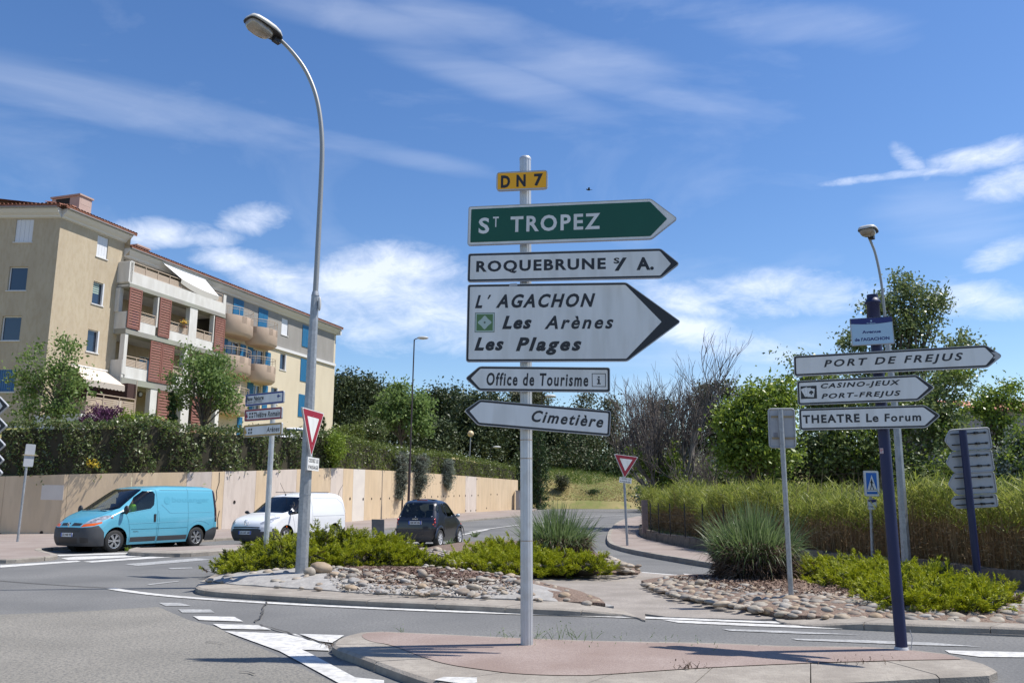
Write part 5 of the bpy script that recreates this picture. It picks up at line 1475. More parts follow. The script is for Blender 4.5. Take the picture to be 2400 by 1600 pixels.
def plate(root, c, e, n, txt, wd=.52, ht=.11, name='number_plate'):
    e, n = Vector(e).normalized(), Vector(n).normalized(); f = n.cross(e).normalized()
    if f.z < 0: f = -f
    c = Vector(c); b = MB().prism([(-wd / 2, -ht / 2), (wd / 2, -ht / 2), (wd / 2, ht / 2), (-wd / 2, ht / 2)], c, e, f, n, .012).build(name, platew, root)
    MB().add([c + e * x + f * y + n * .002 for x, y in ((-wd / 2, -ht / 2), (-wd / 2 + .045, -ht / 2), (-wd / 2 + .045, ht / 2), (-wd / 2, ht / 2))], [(0, 1, 2, 3)]).build('blue_strip', plateb, b)
    MB().add([c + e * x + f * y + n * .002 for x, y in ((wd / 2 - .04, -ht / 2), (wd / 2, -ht / 2), (wd / 2, ht / 2), (wd / 2 - .04, ht / 2))], [(0, 1, 2, 3)]).build('blue_strip', plateb, b)
    tb = MB(); put_text(tb, txt, c, e, f, n, (-wd / 2 + .06, -ht * .33, wd / 2 - .055, ht * .33), 0, .02, 1.05, .003); tb.build('lettering', signblack, b)

def mirror(root, x, y, z, side, sx=.1, h=.2, shell_m=None):
    mb = MB(); mb.sphere((x, y + side * .13, z), .5, 12, 8, sc=(sx, .2, h)); mb.tube([(x + .02, y - side * .02, z - h * .35), (x, y + side * .1, z - h * .3)], .03, 6)
    mb.build('mirror', shell_m or black, root)

def seat(mb, x, y, z, w=.46):
    mb.box((x, y, z), (.5, w, .16)); mb.box((x - .28, y, z + .33), (.14, w, .6), rot=Euler((0, R(-12), 0)).to_matrix()); mb.box((x - .36, y, z + .74), (.1, w * .5, .18))

def person_mesh(name_root, root, bones, radii, mats_by_z, parts):
    pass

def driver(label, loc_root, x, y, z, jacket, trousers, vest=True, heading=0.0):
    """seated figure: one skinned body from pelvis to head, arms forward to the wheel, five fingers a hand"""
    J = {}; verts = []; edges = []; rad = []
    def v(n, p, r): J[n] = len(verts); verts.append(Vector(p)); rad.append(r)
    def e(a, b): edges.append((J[a], J[b]))
    v('pelvis', (0, 0, .12), .15); v('belly', (-.03, 0, .28), .14); v('chest', (-.06, 0, .46), .155); v('neckb', (-.06, 0, .60), .075); v('neck', (-.04, 0, .66), .055); v('head', (-.02, 0, .76), .095); v('top', (-.02, 0, .85), .075)
    for a, b in (('pelvis', 'belly'), ('belly', 'chest'), ('chest', 'neckb'), ('neckb', 'neck'), ('neck', 'head'), ('head', 'top')): e(a, b)
    for s_, t in ((1, 'l'), (-1, 'r')):
        v('sh' + t, (-.06, s_ * .19, .53), .07); v('el' + t, (.12, s_ * .27, .32), .05); v('wr' + t, (.38, s_ * .17, .40), .032); v('palm' + t, (.45, s_ * .15, .42), .03)
        e('chest', 'sh' + t); e('sh' + t, 'el' + t); e('el' + t, 'wr' + t); e('wr' + t, 'palm' + t)
        v('hip' + t, (.08, s_ * .1, .1), .095); v('knee' + t, (.45, s_ * .14, .16), .065); v('ankle' + t, (.62, s_ * .14, -.22), .042); v('toe' + t, (.78, s_ * .14, -.25), .035)
        e('pelvis', 'hip' + t); e('hip' + t, 'knee' + t); e('knee' + t, 'ankle' + t); e('ankle' + t, 'toe' + t)
    me = bpy.data.meshes.new('body'); me.from_pydata(verts, edges, [])
    o = bpy.data.objects.new('body', me); C.objects.link(o)
    m = o.modifiers.new('skin', 'SKIN')
    for i, r_ in enumerate(rad): me.skin_vertices[0].data[i].radius = (r_, r_)
    me.skin_vertices[0].data[0].use_root = True
    sb_ = o.modifiers.new('sub', 'SUBSURF'); sb_.levels = 2; sb_.render_levels = 2
    dg = bpy.context.evaluated_depsgraph_get(); dg.update(); m2 = bpy.data.meshes.new_from_object(o.evaluated_get(dg))
    bpy.data.objects.remove(o)
    m2.materials.clear()
    for mm in (jacket, trousers, material('skin_tone', (.48, .27, .19), .6)): m2.materials.append(mm)
    for p in m2.polygons:
        c_ = p.center; p.use_smooth = True
        p.material_index = 2 if (c_.z > .615 or c_.x > .36 and c_.z > .3) else (1 if c_.z < .2 else 0)
    th = thing('person', label, 'person', loc_root @ Vector((x, y, z)), heading)
    b = bpy.data.objects.new('body', m2); C.objects.link(b); b.parent = th
    mb = MB(); mb.sphere((-.045, 0, .80), .104, 14, 8, sc=(1, .95, .95)); mb.build('hair', material('dark_hair', (.03, .02, .015), .8), th)
    skin_ = m2.materials[2]
    fb = MB()
    for s_ in (1, -1):
        for k in range(4): fb.tube([(.45, s_ * (.13 + k * .016), .43), (.50, s_ * (.13 + k * .016), .435 + .004 * (k == 1)), (.515, s_ * (.13 + k * .016), .41)], .0085, 6)
        fb.tube([(.44, s_ * .125, .42), (.475, s_ * .105, .425)], .0095, 6)
    fb.build('fingers', skin_, th)
    f = MB().sphere((.078, 0, .755), .016, 8, 6, sc=(1, .8, 1.3)); f.build('nose', skin_, th)
    mb = MB(); [mb.sphere((.068, s_ * .032, .778), .010, 8, 6) for s_ in (1, -1)]; mb.box((.072, 0, .72), (.008, .04, .008)); mb.build('face_features', material('dark_eye', (.05, .02, .02), .4), th)
    mb = MB(); [mb.sphere((-.02, s_ * .098, .762), .024, 8, 6, sc=(.8, .3, 1.2)) for s_ in (1, -1)]; mb.build('ears', skin_, th)
    if vest:
        mb = MB()
        for zz in (.30, .42): mb.tube([(-.045, 0, zz - .02), (-.045, 0, zz + .02)], .19, 18, cap=False)
        mb.build('reflective_band', material('reflective_grey', (.55, .57, .55), .4), th)
    return th

def steering(root, x, y, z, r=.19):
    mb = MB(); rot = Euler((0, R(-62), 0)).to_matrix(); pts = [Vector((x, y, z)) + rot @ Vector((r * math.cos(a), r * math.sin(a), 0)) for a in [2 * math.pi * k / 20 for k in range(21)]]
    mb.tube(pts, .014, 6); mb.tube([pts[0], Vector((x, y, z)), pts[10]], .014, 6); mb.tube([Vector((x, y, z)), Vector((x + .25, y, z - .12))], .025, 6); mb.build('steering_wheel', black, root)

F_, S_, Rr = 'f', 's', 'r'
# ------------------------------------------------------------ blue van
hv = math.atan2(-math.sin(R(63)), -math.cos(R(63)))
vx, vy = -12.03, 25.55     # near front wheel contact
left = Vector((-math.sin(hv), math.cos(hv), 0))
vroot = Vector((vx, vy, 0)) - left * .80
van = thing('delivery_van', 'light blue panel van with dark grey bumper on the lane along the wall', 'van', vroot, hv)
blue_b = bodypaint('van_light_blue', (.10, .355, .475)); blue_shaded = bodypaint('van_bonnet_blue', (.07, .31, .44))  # bonnet takes a darker copy of the paint to hold its shade
sk = Skin([(.2, .74), (.3, .80), (.45, .83), (.62, .82), (.74, .80), (.80, .75), (.95, .60), (1.05, .44), (1.15, .22), (1.22, .0), (1.84, -.96), (1.90, -1.10), (1.94, -1.30), (1.965, -1.6)],
          [(.2, -3.90), (.3, -3.95), (.5, -3.97), (1.2, -3.95), (1.8, -3.88), (1.90, -3.80), (1.94, -3.70), (1.965, -3.5)],
          [(.2, .90), (.4, .945), (.6, .952), (.95, .95), (1.15, .93), (1.5, .885), (1.82, .83), (1.89, .79), (1.94, .71), (1.965, .58)], .36, .10, .10)
AR = [(0, .34, .40), (-3.1, .34, .39)]
reg = [('front_bumper', bumperm, [(F_, 0, .2), (F_, 0, .745), (F_, .55, .735), (F_, .80, .76), (F_, .90, .80), (S_, .52, .72), (S_, .42, .60), (S_, .36, .2), (S_, .5, .2), (F_, .8, .2)]),
       ('rear_bumper', bumperm, [(Rr, 0, .2), (Rr, 0, .60), (Rr, .9, .62), (S_, -3.75, .62), (S_, -3.46, .50), (S_, -3.44, .2), (S_, -3.7, .2), (Rr, .8, .2)]),
       ('windscreen', glassm, [(F_, 0, 1.255), (F_, .70, 1.225), (F_, .79, 1.29), (F_, .66, 1.83), (F_, .60, 1.87), (F_, 0, 1.885)]),
       ('side_window', glassm, [(S_, -.36, 1.15), (S_, -1.2, 1.27), (S_, -1.33, 1.38), (S_, -1.37, 1.72), (S_, -1.30, 1.80), (S_, -1.02, 1.815), (S_, -.70, 1.62), (S_, -.34, 1.28)]),
       ('headlamp', headm, [(F_, .50, .83), (F_, .84, .87), (F_, .93, .99), (F_, .91, 1.09), (F_, .80, 1.08), (F_, .60, .96)]),
       ('indicator', orange, [(F_, .48, .75), (F_, .84, .79), (F_, .92, .86), (F_, .90, .91), (F_, .84, .87), (F_, .50, .83)]),
       ('grille', black, [(F_, .05, .785), (F_, .42, .785), (F_, .45, .86), (F_, .07, .875)]),
       ('lower_grille', black, [(F_, 0, .28), (F_, 0, .44), (F_, .42, .44), (F_, .40, .28)]),
       ('upper_slot', black, [(F_, 0, .60), (F_, 0, .67), (F_, .50, .67), (F_, .49, .60)]),
       ('fog_recess', black, [(F_, .52, .30), (F_, .52, .46), (F_, .78, .44), (F_, .76, .30)]),
       ('side_moulding', bumperm, [(S_, -.50, .27), (S_, -1.44, .27), (S_, -1.44, .42), (S_, -.50, .42)]),
       ('side_moulding', bumperm, [(S_, -1.50, .27), (S_, -2.66, .27), (S_, -2.66, .42), (S_, -1.50, .42)]),
       ('tail_lamp', material('smoked_lens', (.03, .012, .012), .15, coat=1), [(S_, -3.82, .80), (S_, -3.80, 1.2), (S_, -3.74, 1.84), (Rr, .66, 1.84), (Rr, .74, 1.2), (Rr, .76, .8)]),
       ('bonnet', blue_shaded, [(F_, 0, .90), (F_, .50, .88), (F_, .62, 1.0), (F_, .72, 1.10), (F_, .74, 1.205), (F_, 0, 1.235)])]
build_skin(van, sk, .2, AR, reg, blue_b)
mb = MB(); mb.bb((-3.8, -.78, .22), (.6, .78, .42)); mb.build('underbody', underm, van)
mb = MB()
for ax in (0, -3.1):
    for s_ in (1, -1): MB().tube([(ax, s_ * .40, .36), (ax, s_ * .70, .36)], .43, 20).build('wheel_well', underm, van)
for ax in (0, -3.1):
    for s_ in (1, -1): wheel(van, ax, s_ * .80, .33, .215, s_, 'split', rimm, 6)
for a_ in ((-.75, .42, .78), (-.75, -.38, .78, .7)): mb = MB(); seat(mb, *a_); mb.build('seat', seatm, van)
mb = MB(); mb.bb((-.02, -.80, .95), (-.32, .80, 1.20)); mb.box((-1.45, 0, 1.12), (.03, 1.6, 1.3)); mb.box((-.5, 0, .6), (1.5, 1.6, .05)); mb.build('dashboard', dashm, van)
MB().box((.0, .05, 1.225), (.30, 1.1, .008)).build('papers', material('papers_on_dash', (.55, .6, .55), .7, var=(.25, .3, .28), vscale=8), van)
steering(van, -.36, .42, 1.13)
mirror(van, -.20, .93, 1.24, 1, .12, .27); mirror(van, -.20, -.93, 1.24, -1, .12, .27)
gap = MB()
for s_ in (1, -1):
    ribbon(gap, sk, [(S_, -1.46, .24), (S_, -1.46, 1.1), (S_, -1.44, 1.60), (S_, -1.40, 1.86), (S_, -1.0, 1.89)], sides=(s_,))
    ribbon(gap, sk, [(S_, -.30, 1.12), (S_, -.40, .9), (S_, -.47, .55), (S_, -.47, .24)], sides=(s_,))
    ribbon(gap, sk, [(S_, -2.68, .24), (S_, -2.68, 1.90)], sides=(s_,)); ribbon(gap, sk, [(S_, -3.80, .62), (S_, -3.80, 1.2), (S_, -3.73, 1.88)], sides=(s_,))
    ribbon(gap, sk, [(S_, -1.55, 1.84), (S_, -3.70, 1.84)], .012, sides=(s_,)); ribbon(gap, sk, [(S_, -.5, .65), (S_, -2.66, .65)], .012, sides=(s_,))
    ribbon(gap, sk, [(S_, -1.50, .2), (S_, -1.53, .9), (S_, -1.5, 1.2)], sides=(s_,)); ribbon(gap, sk, [(F_, .0, 1.245), (F_, .74, 1.21), (F_, .70, 1.08), (F_, .6, .98)], .012, sides=(s_,))
gap.build('panel_gap', material('gap_shadow_blue', (.02, .10, .14), .6), van)
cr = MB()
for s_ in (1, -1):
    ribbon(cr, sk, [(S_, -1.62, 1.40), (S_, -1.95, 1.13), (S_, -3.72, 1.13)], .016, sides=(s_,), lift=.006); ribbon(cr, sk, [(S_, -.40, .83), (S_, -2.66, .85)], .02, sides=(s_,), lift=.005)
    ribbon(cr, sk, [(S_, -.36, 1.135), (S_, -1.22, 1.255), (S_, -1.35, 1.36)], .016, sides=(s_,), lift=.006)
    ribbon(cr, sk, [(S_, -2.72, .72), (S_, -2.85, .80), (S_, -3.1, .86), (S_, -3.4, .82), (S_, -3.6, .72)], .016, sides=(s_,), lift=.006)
cr.build('pressed_crease', material('van_crease_highlight', (.14, .41, .53), .3, coat=.5), van)  # pale strips put the light caught along the creases into colour
MB().box((-1.36, .956, .98), (.07, .02, .24)).build('door_handle', black, van)
MB().box((.18, .945, 1.02), (.06, .02, .03)).build('side_repeater', orange, van)
MB().box((.16, 0, 1.185), (.06, .42, .012), rot=Euler((0, R(24), 0)).to_matrix()).build('bonnet_vent', black, van)
for yy in (.3, -.35): MB().tube([(.12, yy, 1.235), (-.16, yy + .45, 1.36)], .009, 5).build('wiper', black, van)
e0 = MB(); d_ = [(0, -.085), (.055, 0), (0, .085), (-.055, 0)]; e1 = [(0, -.045), (.028, 0), (0, .045), (-.028, 0)]
e0.add([(.905, a, .825 + b) for a, b in d_] + [(.91, a, .825 + b) for a, b in e1], [(0, 1, 5, 4), (1, 2, 6, 5), (2, 3, 7, 6), (3, 0, 4, 7)]); e0.build('badge', chrome, van)
plate(van, (.945, 0, .53), (0, 1, 0), (1, 0, 0), 'CX 940 YD')
tb = MB(); put_text(tb, 'boulanger', (0, .928, 0), (-1, 0, 0), (0, -.06, 1), (0, 1, 0), (2.02, 1.42, 3.60, 1.62), 0, .012, 1.0, .0)
tb.v = [(x, interp(sk.w, z) + .004, z) for x, y, z in tb.v]; tb.build('faded_lettering', material('van_faded_lettering', (.085, .315, .43), .35), van)
MB().add([(-1.84 + .12 * math.cos(a), interp(sk.w, 1.52 + .12 * math.sin(a)) + .005, 1.52 + .12 * math.sin(a)) for a in [2 * math.pi * k / 20 for k in range(20)]], [list(range(20))]).build('faded_emblem', material('van_faded_emblem', (.088, .325, .44), .32), van)
tb = MB(); put_text(tb, 'TRAFIC', (0, .9545, 0), (-1, 0, 0), (0, 0, 1), (0, 1, 0), (.58, .57, .78, .60)); tb.build('model_name', bumperm, van)
hivis = material('hi_vis_yellow', (.42, .80, .02), .7); dark_cloth = material('dark_clothing', (.03, .03, .04), .85); rd_cloth = material('grey_clothing', (.07, .07, .075), .85)
Mv = Matrix.Translation(vroot) @ Matrix.Rotation(hv, 4, 'Z')
driver('driver in a yellow-green high-visibility vest at the wheel of the blue van', Mv, -.80, .42, .80, hivis, dark_cloth, True, hv)

# ------------------------------------------------------------ white van
h2 = math.atan2(-math.sin(R(66)), -math.cos(R(66))); left2 = Vector((-math.sin(h2), math.cos(h2), 0))
w0_ = Vector((-7.80, 28.9, 0)) - left2 * .75
wv = thing('delivery_van', 'small white panel van with black bumper, partly behind the lamp mast and junipers', 'van', w0_, h2)
white_b = bodypaint('van_white', (.74, .75, .76))
sk2 = Skin([(.18, .80), (.3, .88), (.5, .92), (.65, .90), (.78, .85), (.88, .74), (.96, .55), (1.02, .30), (1.06, .05), (1.09, -.12), (1.60, -.88), (1.68, -1.05), (1.74, -1.35), (1.79, -1.8)],
           [(.18, -3.38), (.4, -3.46), (1.1, -3.45), (1.5, -3.38), (1.65, -3.28), (1.74, -3.1), (1.79, -2.8)],
           [(.18, .84), (.45, .90), (.9, .905), (1.08, .89), (1.4, .84), (1.6, .79), (1.70, .73), (1.76, .63), (1.79, .5)], .38, .14, .12)
reg2 = [('front_bumper', bumperm, [(F_, 0, .18), (F_, 0, .60), (F_, .5, .60), (F_, .62, .56), (F_, .88, .60), (S_, .55, .56), (S_, .40, .48), (S_, .36, .18), (S_, .5, .18), (F_, .7, .18)]),
        ('rear_bumper', bumperm, [(Rr, 0, .18), (Rr, 0, .50), (Rr, .85, .52), (S_, -3.3, .52), (S_, -3.1, .18), (Rr, .7, .18)]),
        ('windscreen', glassm, [(F_, 0, 1.11), (F_, .66, 1.09), (F_, .76, 1.15), (F_, .66, 1.58), (F_, .60, 1.625), (F_, 0, 1.64)]),
        ('quarter_window', glassm, [(S_, -.05, 1.02), (S_, -.33, 1.04), (S_, -.40, 1.20)]),
        ('side_window', glassm, [(S_, -.40, 1.05), (S_, -1.22, 1.10), (S_, -1.26, 1.52), (S_, -1.0, 1.56), (S_, -.78, 1.52), (S_, -.45, 1.24)]),
        ('headlamp', headm, [(F_, .56, .72), (F_, .82, .78), (F_, .89, .93), (F_, .84, .98), (F_, .66, .86), (F_, .52, .78)]),
        ('grille', black, [(F_, 0, .62), (F_, 0, .66), (F_, .55, .65), (F_, .56, .61)]),
        ('silver_panel', material('grey_front_trim', (.5, .52, .55), .4), [(F_, .60, .50), (F_, .60, .64), (F_, .86, .66), (F_, .86, .50)]),
        ('side_moulding', bumperm, [(S_, -.46, .30), (S_, -1.36, .30), (S_, -1.36, .42), (S_, -.46, .42)]),
        ('side_moulding', bumperm, [(S_, -1.42, .30), (S_, -2.28, .30), (S_, -2.28, .42), (S_, -1.42, .42)]),
        ('tail_lamp', redlamp, [(S_, -3.36, .62), (S_, -3.34, 1.05), (Rr, .72, 1.05), (Rr, .74, .62)])]
build_skin(wv, sk2, .18, [(0, .32, .38), (-2.73, .32, .37)], reg2, white_b)
MB().bb((-3.3, -.7, .2), (.6, .7, .4)).build('underbody', underm, wv)
mb = MB()
for ax in (0, -2.73):
    for s_ in (1, -1): MB().tube([(ax, s_ * .38, .34), (ax, s_ * .66, .34)], .405, 20).build('wheel_well', underm, wv)
for ax in (0, -2.73):
    for s_ in (1, -1): wheel(wv, ax, s_ * .755, .315, .2, s_, 'split', rimw, 5)
for a_ in ((-.78, .40, .60), (-.78, -.38, .60)): mb = MB(); seat(mb, *a_); mb.build('seat', seatm, wv)
mb = MB(); mb.bb((-.02, -.76, .85), (-.38, .76, 1.05)); mb.box((-1.38, 0, 1.0), (.03, 1.5, 1.1)); mb.box((-.5, 0, .45), (1.5, 1.5, .05)); mb.build('dashboard', dashm, wv)
steering(wv, -.42, .4, .97)
mirror(wv, -.18, .90, 1.10, 1, .085, .11); mirror(wv, -.18, -.90, 1.10, -1, .085, .11)
gap = MB()
for s_ in (1, -1):
    ribbon(gap, sk2, [(S_, -1.38, .22), (S_, -1.38, 1.3), (S_, -1.32, 1.62)], sides=(s_,)); ribbon(gap, sk2, [(S_, -.28, 1.0), (S_, -.42, .6), (S_, -.42, .22)], sides=(s_,))
    ribbon(gap, sk2, [(S_, -1.45, 1.58), (S_, -2.9, 1.58), (S_, -3.2, 1.40), (S_, -3.36, 1.0)], .012, sides=(s_,)); ribbon(gap, sk2, [(S_, -1.42, .96), (S_, -3.3, .96)], .010, sides=(s_,))
    ribbon(gap, sk2, [(F_, 0, 1.05), (F_, .6, 1.03), (F_, .78, .96), (F_, .70, .88)], .012, sides=(s_,))
gap.build('panel_gap', material('gap_shadow_grey', (.25, .26, .28), .6), wv)
MB().tube([(-.95, 0, 1.72), (-.62, 0, 2.12)], .006, 5).sphere((-.95, 0, 1.71), .03, 8, 6).build('aerial', black, wv)
for y_ in (.56, -.56): MB().box((-1.9, y_, 1.80), (1.6, .035, .02)).build('roof_strip', black, wv)
sp_ = MB()
for a, b, c_, d__ in ((-.06, .02, .02, .09), (.02, .09, .07, .02), (-.02, .02, -.05, -.07), (.03, .0, .05, -.07), (-.02, .02, .03, .0)): sp_.tube([(1.02, a, .78 + b), (1.02, c_, .78 + d__)], .012, 5)
sp_.tube([(1.0, .09 * math.cos(a), .78 + .09 * math.sin(a)) for a in [k * math.pi / 8 for k in range(17)]], .008, 5); sp_.build('badge', chrome, wv)
plate(wv, (1.045, 0, .46), (0, 1, 0), (1, 0, 0), 'CG 647 AM')
MB().add([(.05, .907, .62), (.0, .907, .62), (.0, .907, .66), (.05, .907, .66)], [(0, 1, 2, 3)]).build('side_repeater', orange, wv)
Mw = Matrix.Translation(w0_) @ Matrix.Rotation(h2, 4, 'Z')
driver('driver in dark clothes at the wheel of the small white van', Mw, -.82, .40, .58, dark_cloth, rd_cloth, False, h2)

# ------------------------------------------------------------ small dark car seen from behind
h3 = R(73); left3 = Vector((-math.sin(h3), math.cos(h3), 0)); fwd3 = Vector((math.cos(h3), math.sin(h3), 0))
rr_ = Vector((-2.45, 27.9, 0)); c3_ = rr_ + left3 * .64 + fwd3 * 1.81      # front axle centre
sm = thing('small_car', 'tiny dark navy two-seater car driving away, seen from behind', 'car', (c3_.x, c3_.y, .0), h3)
dk = bodypaint('car_dark_navy', (.006, .008, .018))
sk3 = Skin([(.18, .26), (.3, .34), (.5, .355), (.65, .30), (.8, .16), (.9, .0), (.98, -.16), (1.40, -.70), (1.47, -.85), (1.52, -1.1), (1.545, -1.35)],
           [(.18, -2.05), (.3, -2.14), (.6, -2.16), (.85, -2.14), (.98, -2.08), (1.38, -1.88), (1.47, -1.78), (1.52, -1.62), (1.545, -1.45)],
           [(.18, .68), (.35, .745), (.6, .755), (.75, .745), (.9, .72), (1.0, .70), (1.4, .60), (1.48, .55), (1.52, .48), (1.545, .38)], .22, .16, .08, .05)
reg3 = [('rear_window', glassm, [(Rr, 0, .97), (Rr, .56, .97), (Rr, .53, 1.36), (Rr, .47, 1.42), (Rr, 0, 1.44)]),
        ('windscreen', glassm, [(F_, 0, 1.0), (F_, .6, 1.0), (F_, .52, 1.38), (F_, 0, 1.42)]),
        ('side_window', glassm, [(S_, -.30, 1.0), (S_, -1.10, .98), (S_, -1.28, 1.38), (S_, -1.22, 1.43), (S_, -.98, 1.43), (S_, -.66, 1.28)]),
        ('quarter_window', glassm, [(S_, -1.20, 1.0), (S_, -1.45, 1.12), (S_, -1.55, 1.38), (S_, -1.36, 1.42)]),
        ('rear_quarter_glass', glassm, [(S_, -1.80, 1.14), (S_, -1.92, 1.12), (Rr, .60, 1.2), (Rr, .575, 1.38), (S_, -1.72, 1.38)]),
        ('door_panel', bodypaint('car_door_black', (.009, .009, .010)), [(S_, -.38, .30), (S_, -1.40, .30), (S_, -1.40, .92), (S_, -.30, .95)]),
        ('lower_panel', bumperm, [(Rr, 0, .2), (Rr, 0, .34), (Rr, .55, .34), (Rr, .56, .2)])]
build_skin(sm, sk3, .18, [(0, .29, .335), (-1.81, .29, .335)], reg3, dk, .02)
MB().bb((-1.98, -.6, .18), (.25, .6, .36)).build('underbody', underm, sm)
for ax in (0, -1.81):
    for s_ in (1, -1): wheel(sm, ax, s_ * .665, .29, .17, s_, 'plain', rimw, 7)
# swollen arches
for ax in (0, -1.81):
    for s_ in (1, -1):
        mb = MB(); n = 14; vs = []; 
        for k in range(n + 1):
            a = math.pi * (.02 + .96 * k / n)
            for rr2, yy in ((.335, .765), (.39, .775), (.43, .735)): vs.append((ax + rr2 * math.cos(a), s_ * yy, .29 + rr2 * math.sin(a)))
        mb.add(vs, [(3 * k + j, 3 * k + j + 1, 3 * k + 4 + j, 3 * k + 3 + j) for k in range(n) for j in range(2)], 0, True); mb.build('wheel_arch', dk, sm)
for a_ in ((-1.15, .32, .55, .44), (-1.15, -.32, .55, .44)): mb = MB(); seat(mb, *a_); mb.build('seat', seatm, sm)
mb = MB(); mb.bb((-.2, -.6, .75), (-.5, .6, .95)); mb.bb((-1.95, -.6, .4), (-1.45, .6, .93)); mb.build('dashboard', dashm, sm); steering(sm, -.62, .32, .98, .17)
for s_ in (1, -1):
    mb = MB(); mr = MB()
    for zz, rr2 in ((.90, .045), (.80, .05), (.69, .05)): mb.sphere((-2.105, s_ * .655, zz), rr2, 12, 8, sc=(.8, .8, 1))
    mb.build('tail_lamp', redlamp, sm)
    mr.sphere((-2.15, s_ * .62, .745), .025, 8, 6); mr.build('indicator', orange, sm)
MB().box((-1.64, 0, 1.52), (.04, .36, .03)).build('brake_light', redlamp, sm)
for s_ in (1, -1):
    MB().sphere((-.36, s_ * .80, 1.00), .5, 12, 8, sc=(.11, .15, .12)).tube([(-.34, s_ * .68, .98), (-.36, s_ * .76, .99)], .02, 6).build('mirror', material('mirror_pale_blue', (.35, .42, .45), .25, .3), sm)
plate(sm, (-2.215, 0, .80), (0, -1, 0), (-1, 0, 0), 'CM 049 HN', .46, .105)
MB().sphere((-2.17, 0, .985), .02, 8, 6).sphere((-2.14, .56, 1.0), .022, 8, 6).sphere((-2.14, -.56, 1.0), .022, 8, 6).build('badge', chrome, sm)
tb = MB(); put_text(tb, 'smart', (-2.205, 0, 0), (0, -1, 0), (0, 0, 1), (-1, 0, 0), (-.10, .90, .10, .94)); tb.build('lettering', chrome, sm)
MB().sphere((.1, -.74, .70), .035, 8, 6, sc=(1.2, .4, .8)).build('side_repeater', orange, sm)
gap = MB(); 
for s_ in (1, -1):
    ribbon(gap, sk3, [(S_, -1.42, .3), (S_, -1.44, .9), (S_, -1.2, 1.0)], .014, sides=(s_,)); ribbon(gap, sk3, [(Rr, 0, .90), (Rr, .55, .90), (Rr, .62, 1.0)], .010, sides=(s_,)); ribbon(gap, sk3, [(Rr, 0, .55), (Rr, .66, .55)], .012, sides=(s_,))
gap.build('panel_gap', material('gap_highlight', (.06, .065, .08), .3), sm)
MB().tube([(-1.85, .1, .2), (-2.12, .1, .2)], .03, 8).build('exhaust', chrome, sm)

# ------------------------------------------------------------ parked cars of which only roofs show above the hedge
def parked(pxa, pya, D, label, h, k):
    p = A(pxa, pya, D); z = min(hill_z(p.x, p.y) - .05, p.z - 1.42)
    t = thing('parked_car', label, 'car', (p.x, p.y, z), h, group='white cars parked behind the hedge')
    s_ = Skin([(.2, .75), (.5, .85), (.7, .75), (.85, .3), (.95, -.25), (1.35, -.95), (1.43, -1.3)], [(.2, -3.2), (.6, -3.3), (.9, -3.25), (1.3, -2.9), (1.43, -2.5)], [(.2, .8), (.5, .86), (.9, .84), (1.3, .68), (1.43, .5)], .4, .3, .1)
    build_skin(t, s_, .2, [(0, .3, .36), (-2.5, .3, .36)], [('windscreen', glassm, [(F_, 0, 1.0), (F_, .7, 1.0), (F_, .6, 1.3), (F_, 0, 1.33)]), ('side_window', glassm, [(S_, -.5, .98), (S_, -2.7, .98), (S_, -2.5, 1.3), (S_, -1.1, 1.32)]), ('rear_window', glassm, [(Rr, 0, .98), (Rr, .6, .98), (Rr, .5, 1.3), (Rr, 0, 1.3)])], white_b)
    for ax in (0, -2.5):
        for sd__ in (1, -1): wheel(t, ax, sd__ * .75, .3, .2, sd__, 'plain', rimm, 5)
parked(905, 1038, 58, 'white car roof peeping over the hedge near the leafy tree behind the brown lamp', R(115), 0)
parked(650, 998, 51, 'white car roof between the signpost plates and the yield triangle, behind the hedge', R(250), 1)

# ================================================================== APARTMENT BUILDING
bu = math.atan2(30.5, 9.6)
bld = thing('apartment_building', 'beige apartment building with tiled roof, red-brown louvred shutters and round balconies', 'building', (-26, 45.5, 0), bu)
BO, BU = Vector((-26, 45.5, 0)), Vector((math.cos(bu), math.sin(bu), 0)); BN = Vector((BU.y, -BU.x, 0))
def FL(px, py, off=0.0):                     # facade coordinates (along, height) of a pixel on the plane off metres in front
    o = BO + BN * off; r = Vector(ray(px, py)); c = Vector((0, 0, EYE)); t = (o - c).dot(BN) / r.dot(BN); q = c + r * t - o
    return q.dot(BU), q.z
f1 = lambda x, y: (x / 3.92, 420 + y / 3.92)
f2 = lambda x, y: (300 + x / 3.92, 560 + y / 3.92)
f3 = lambda x, y: (x / 3.92, 780 + y / 3.92)
f6_ = lambda x, y: (200 + x / 5.88, 820 + y / 5.88)
och = material('render_tan', (.44, .365, .265), .92, var=(.485, .41, .30), vscale=1.2, bump=.5, bscale=25, vstretch=(1, 1, .35), var2=(.38, .295, .19), v2scale=6, fac2=.35, spec=.15)
cream = material('render_cream', (.56, .485, .36), .92, var=(.60, .525, .395), vscale=1.2, bump=.4, bscale=25, vstretch=(1, 1, .35), spec=.15)
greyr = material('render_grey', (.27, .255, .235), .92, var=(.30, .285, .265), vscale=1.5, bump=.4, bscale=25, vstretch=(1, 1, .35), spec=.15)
concw = material('concrete_white', (.60, .58, .54), .85, var=(.66, .645, .61), vscale=1.3, bump=.2, bscale=20, vstretch=(1, 1, .3), var2=(.48, .46, .42), v2scale=3, fac2=.35, spec=.2)
conci = material('loggia_inside', (.42, .38, .31), .9)
eavem = material('eave_white', (.62, .61, .60), .8)
beamm = material('beam_grey_green', (.30, .31, .25), .8, var=(.26, .245, .22), vscale=.6)
tilem = material('roof_tile_clay', (.24, .085, .05), .85, var=(.34, .15, .09), vscale=4, bump=.3, bscale=20, var2=(.12, .06, .045), v2scale=9, fac2=.6)
louv = material('louvre_red_brown', (.20, .080, .058), .6, var=(.235, .095, .068), vscale=4)
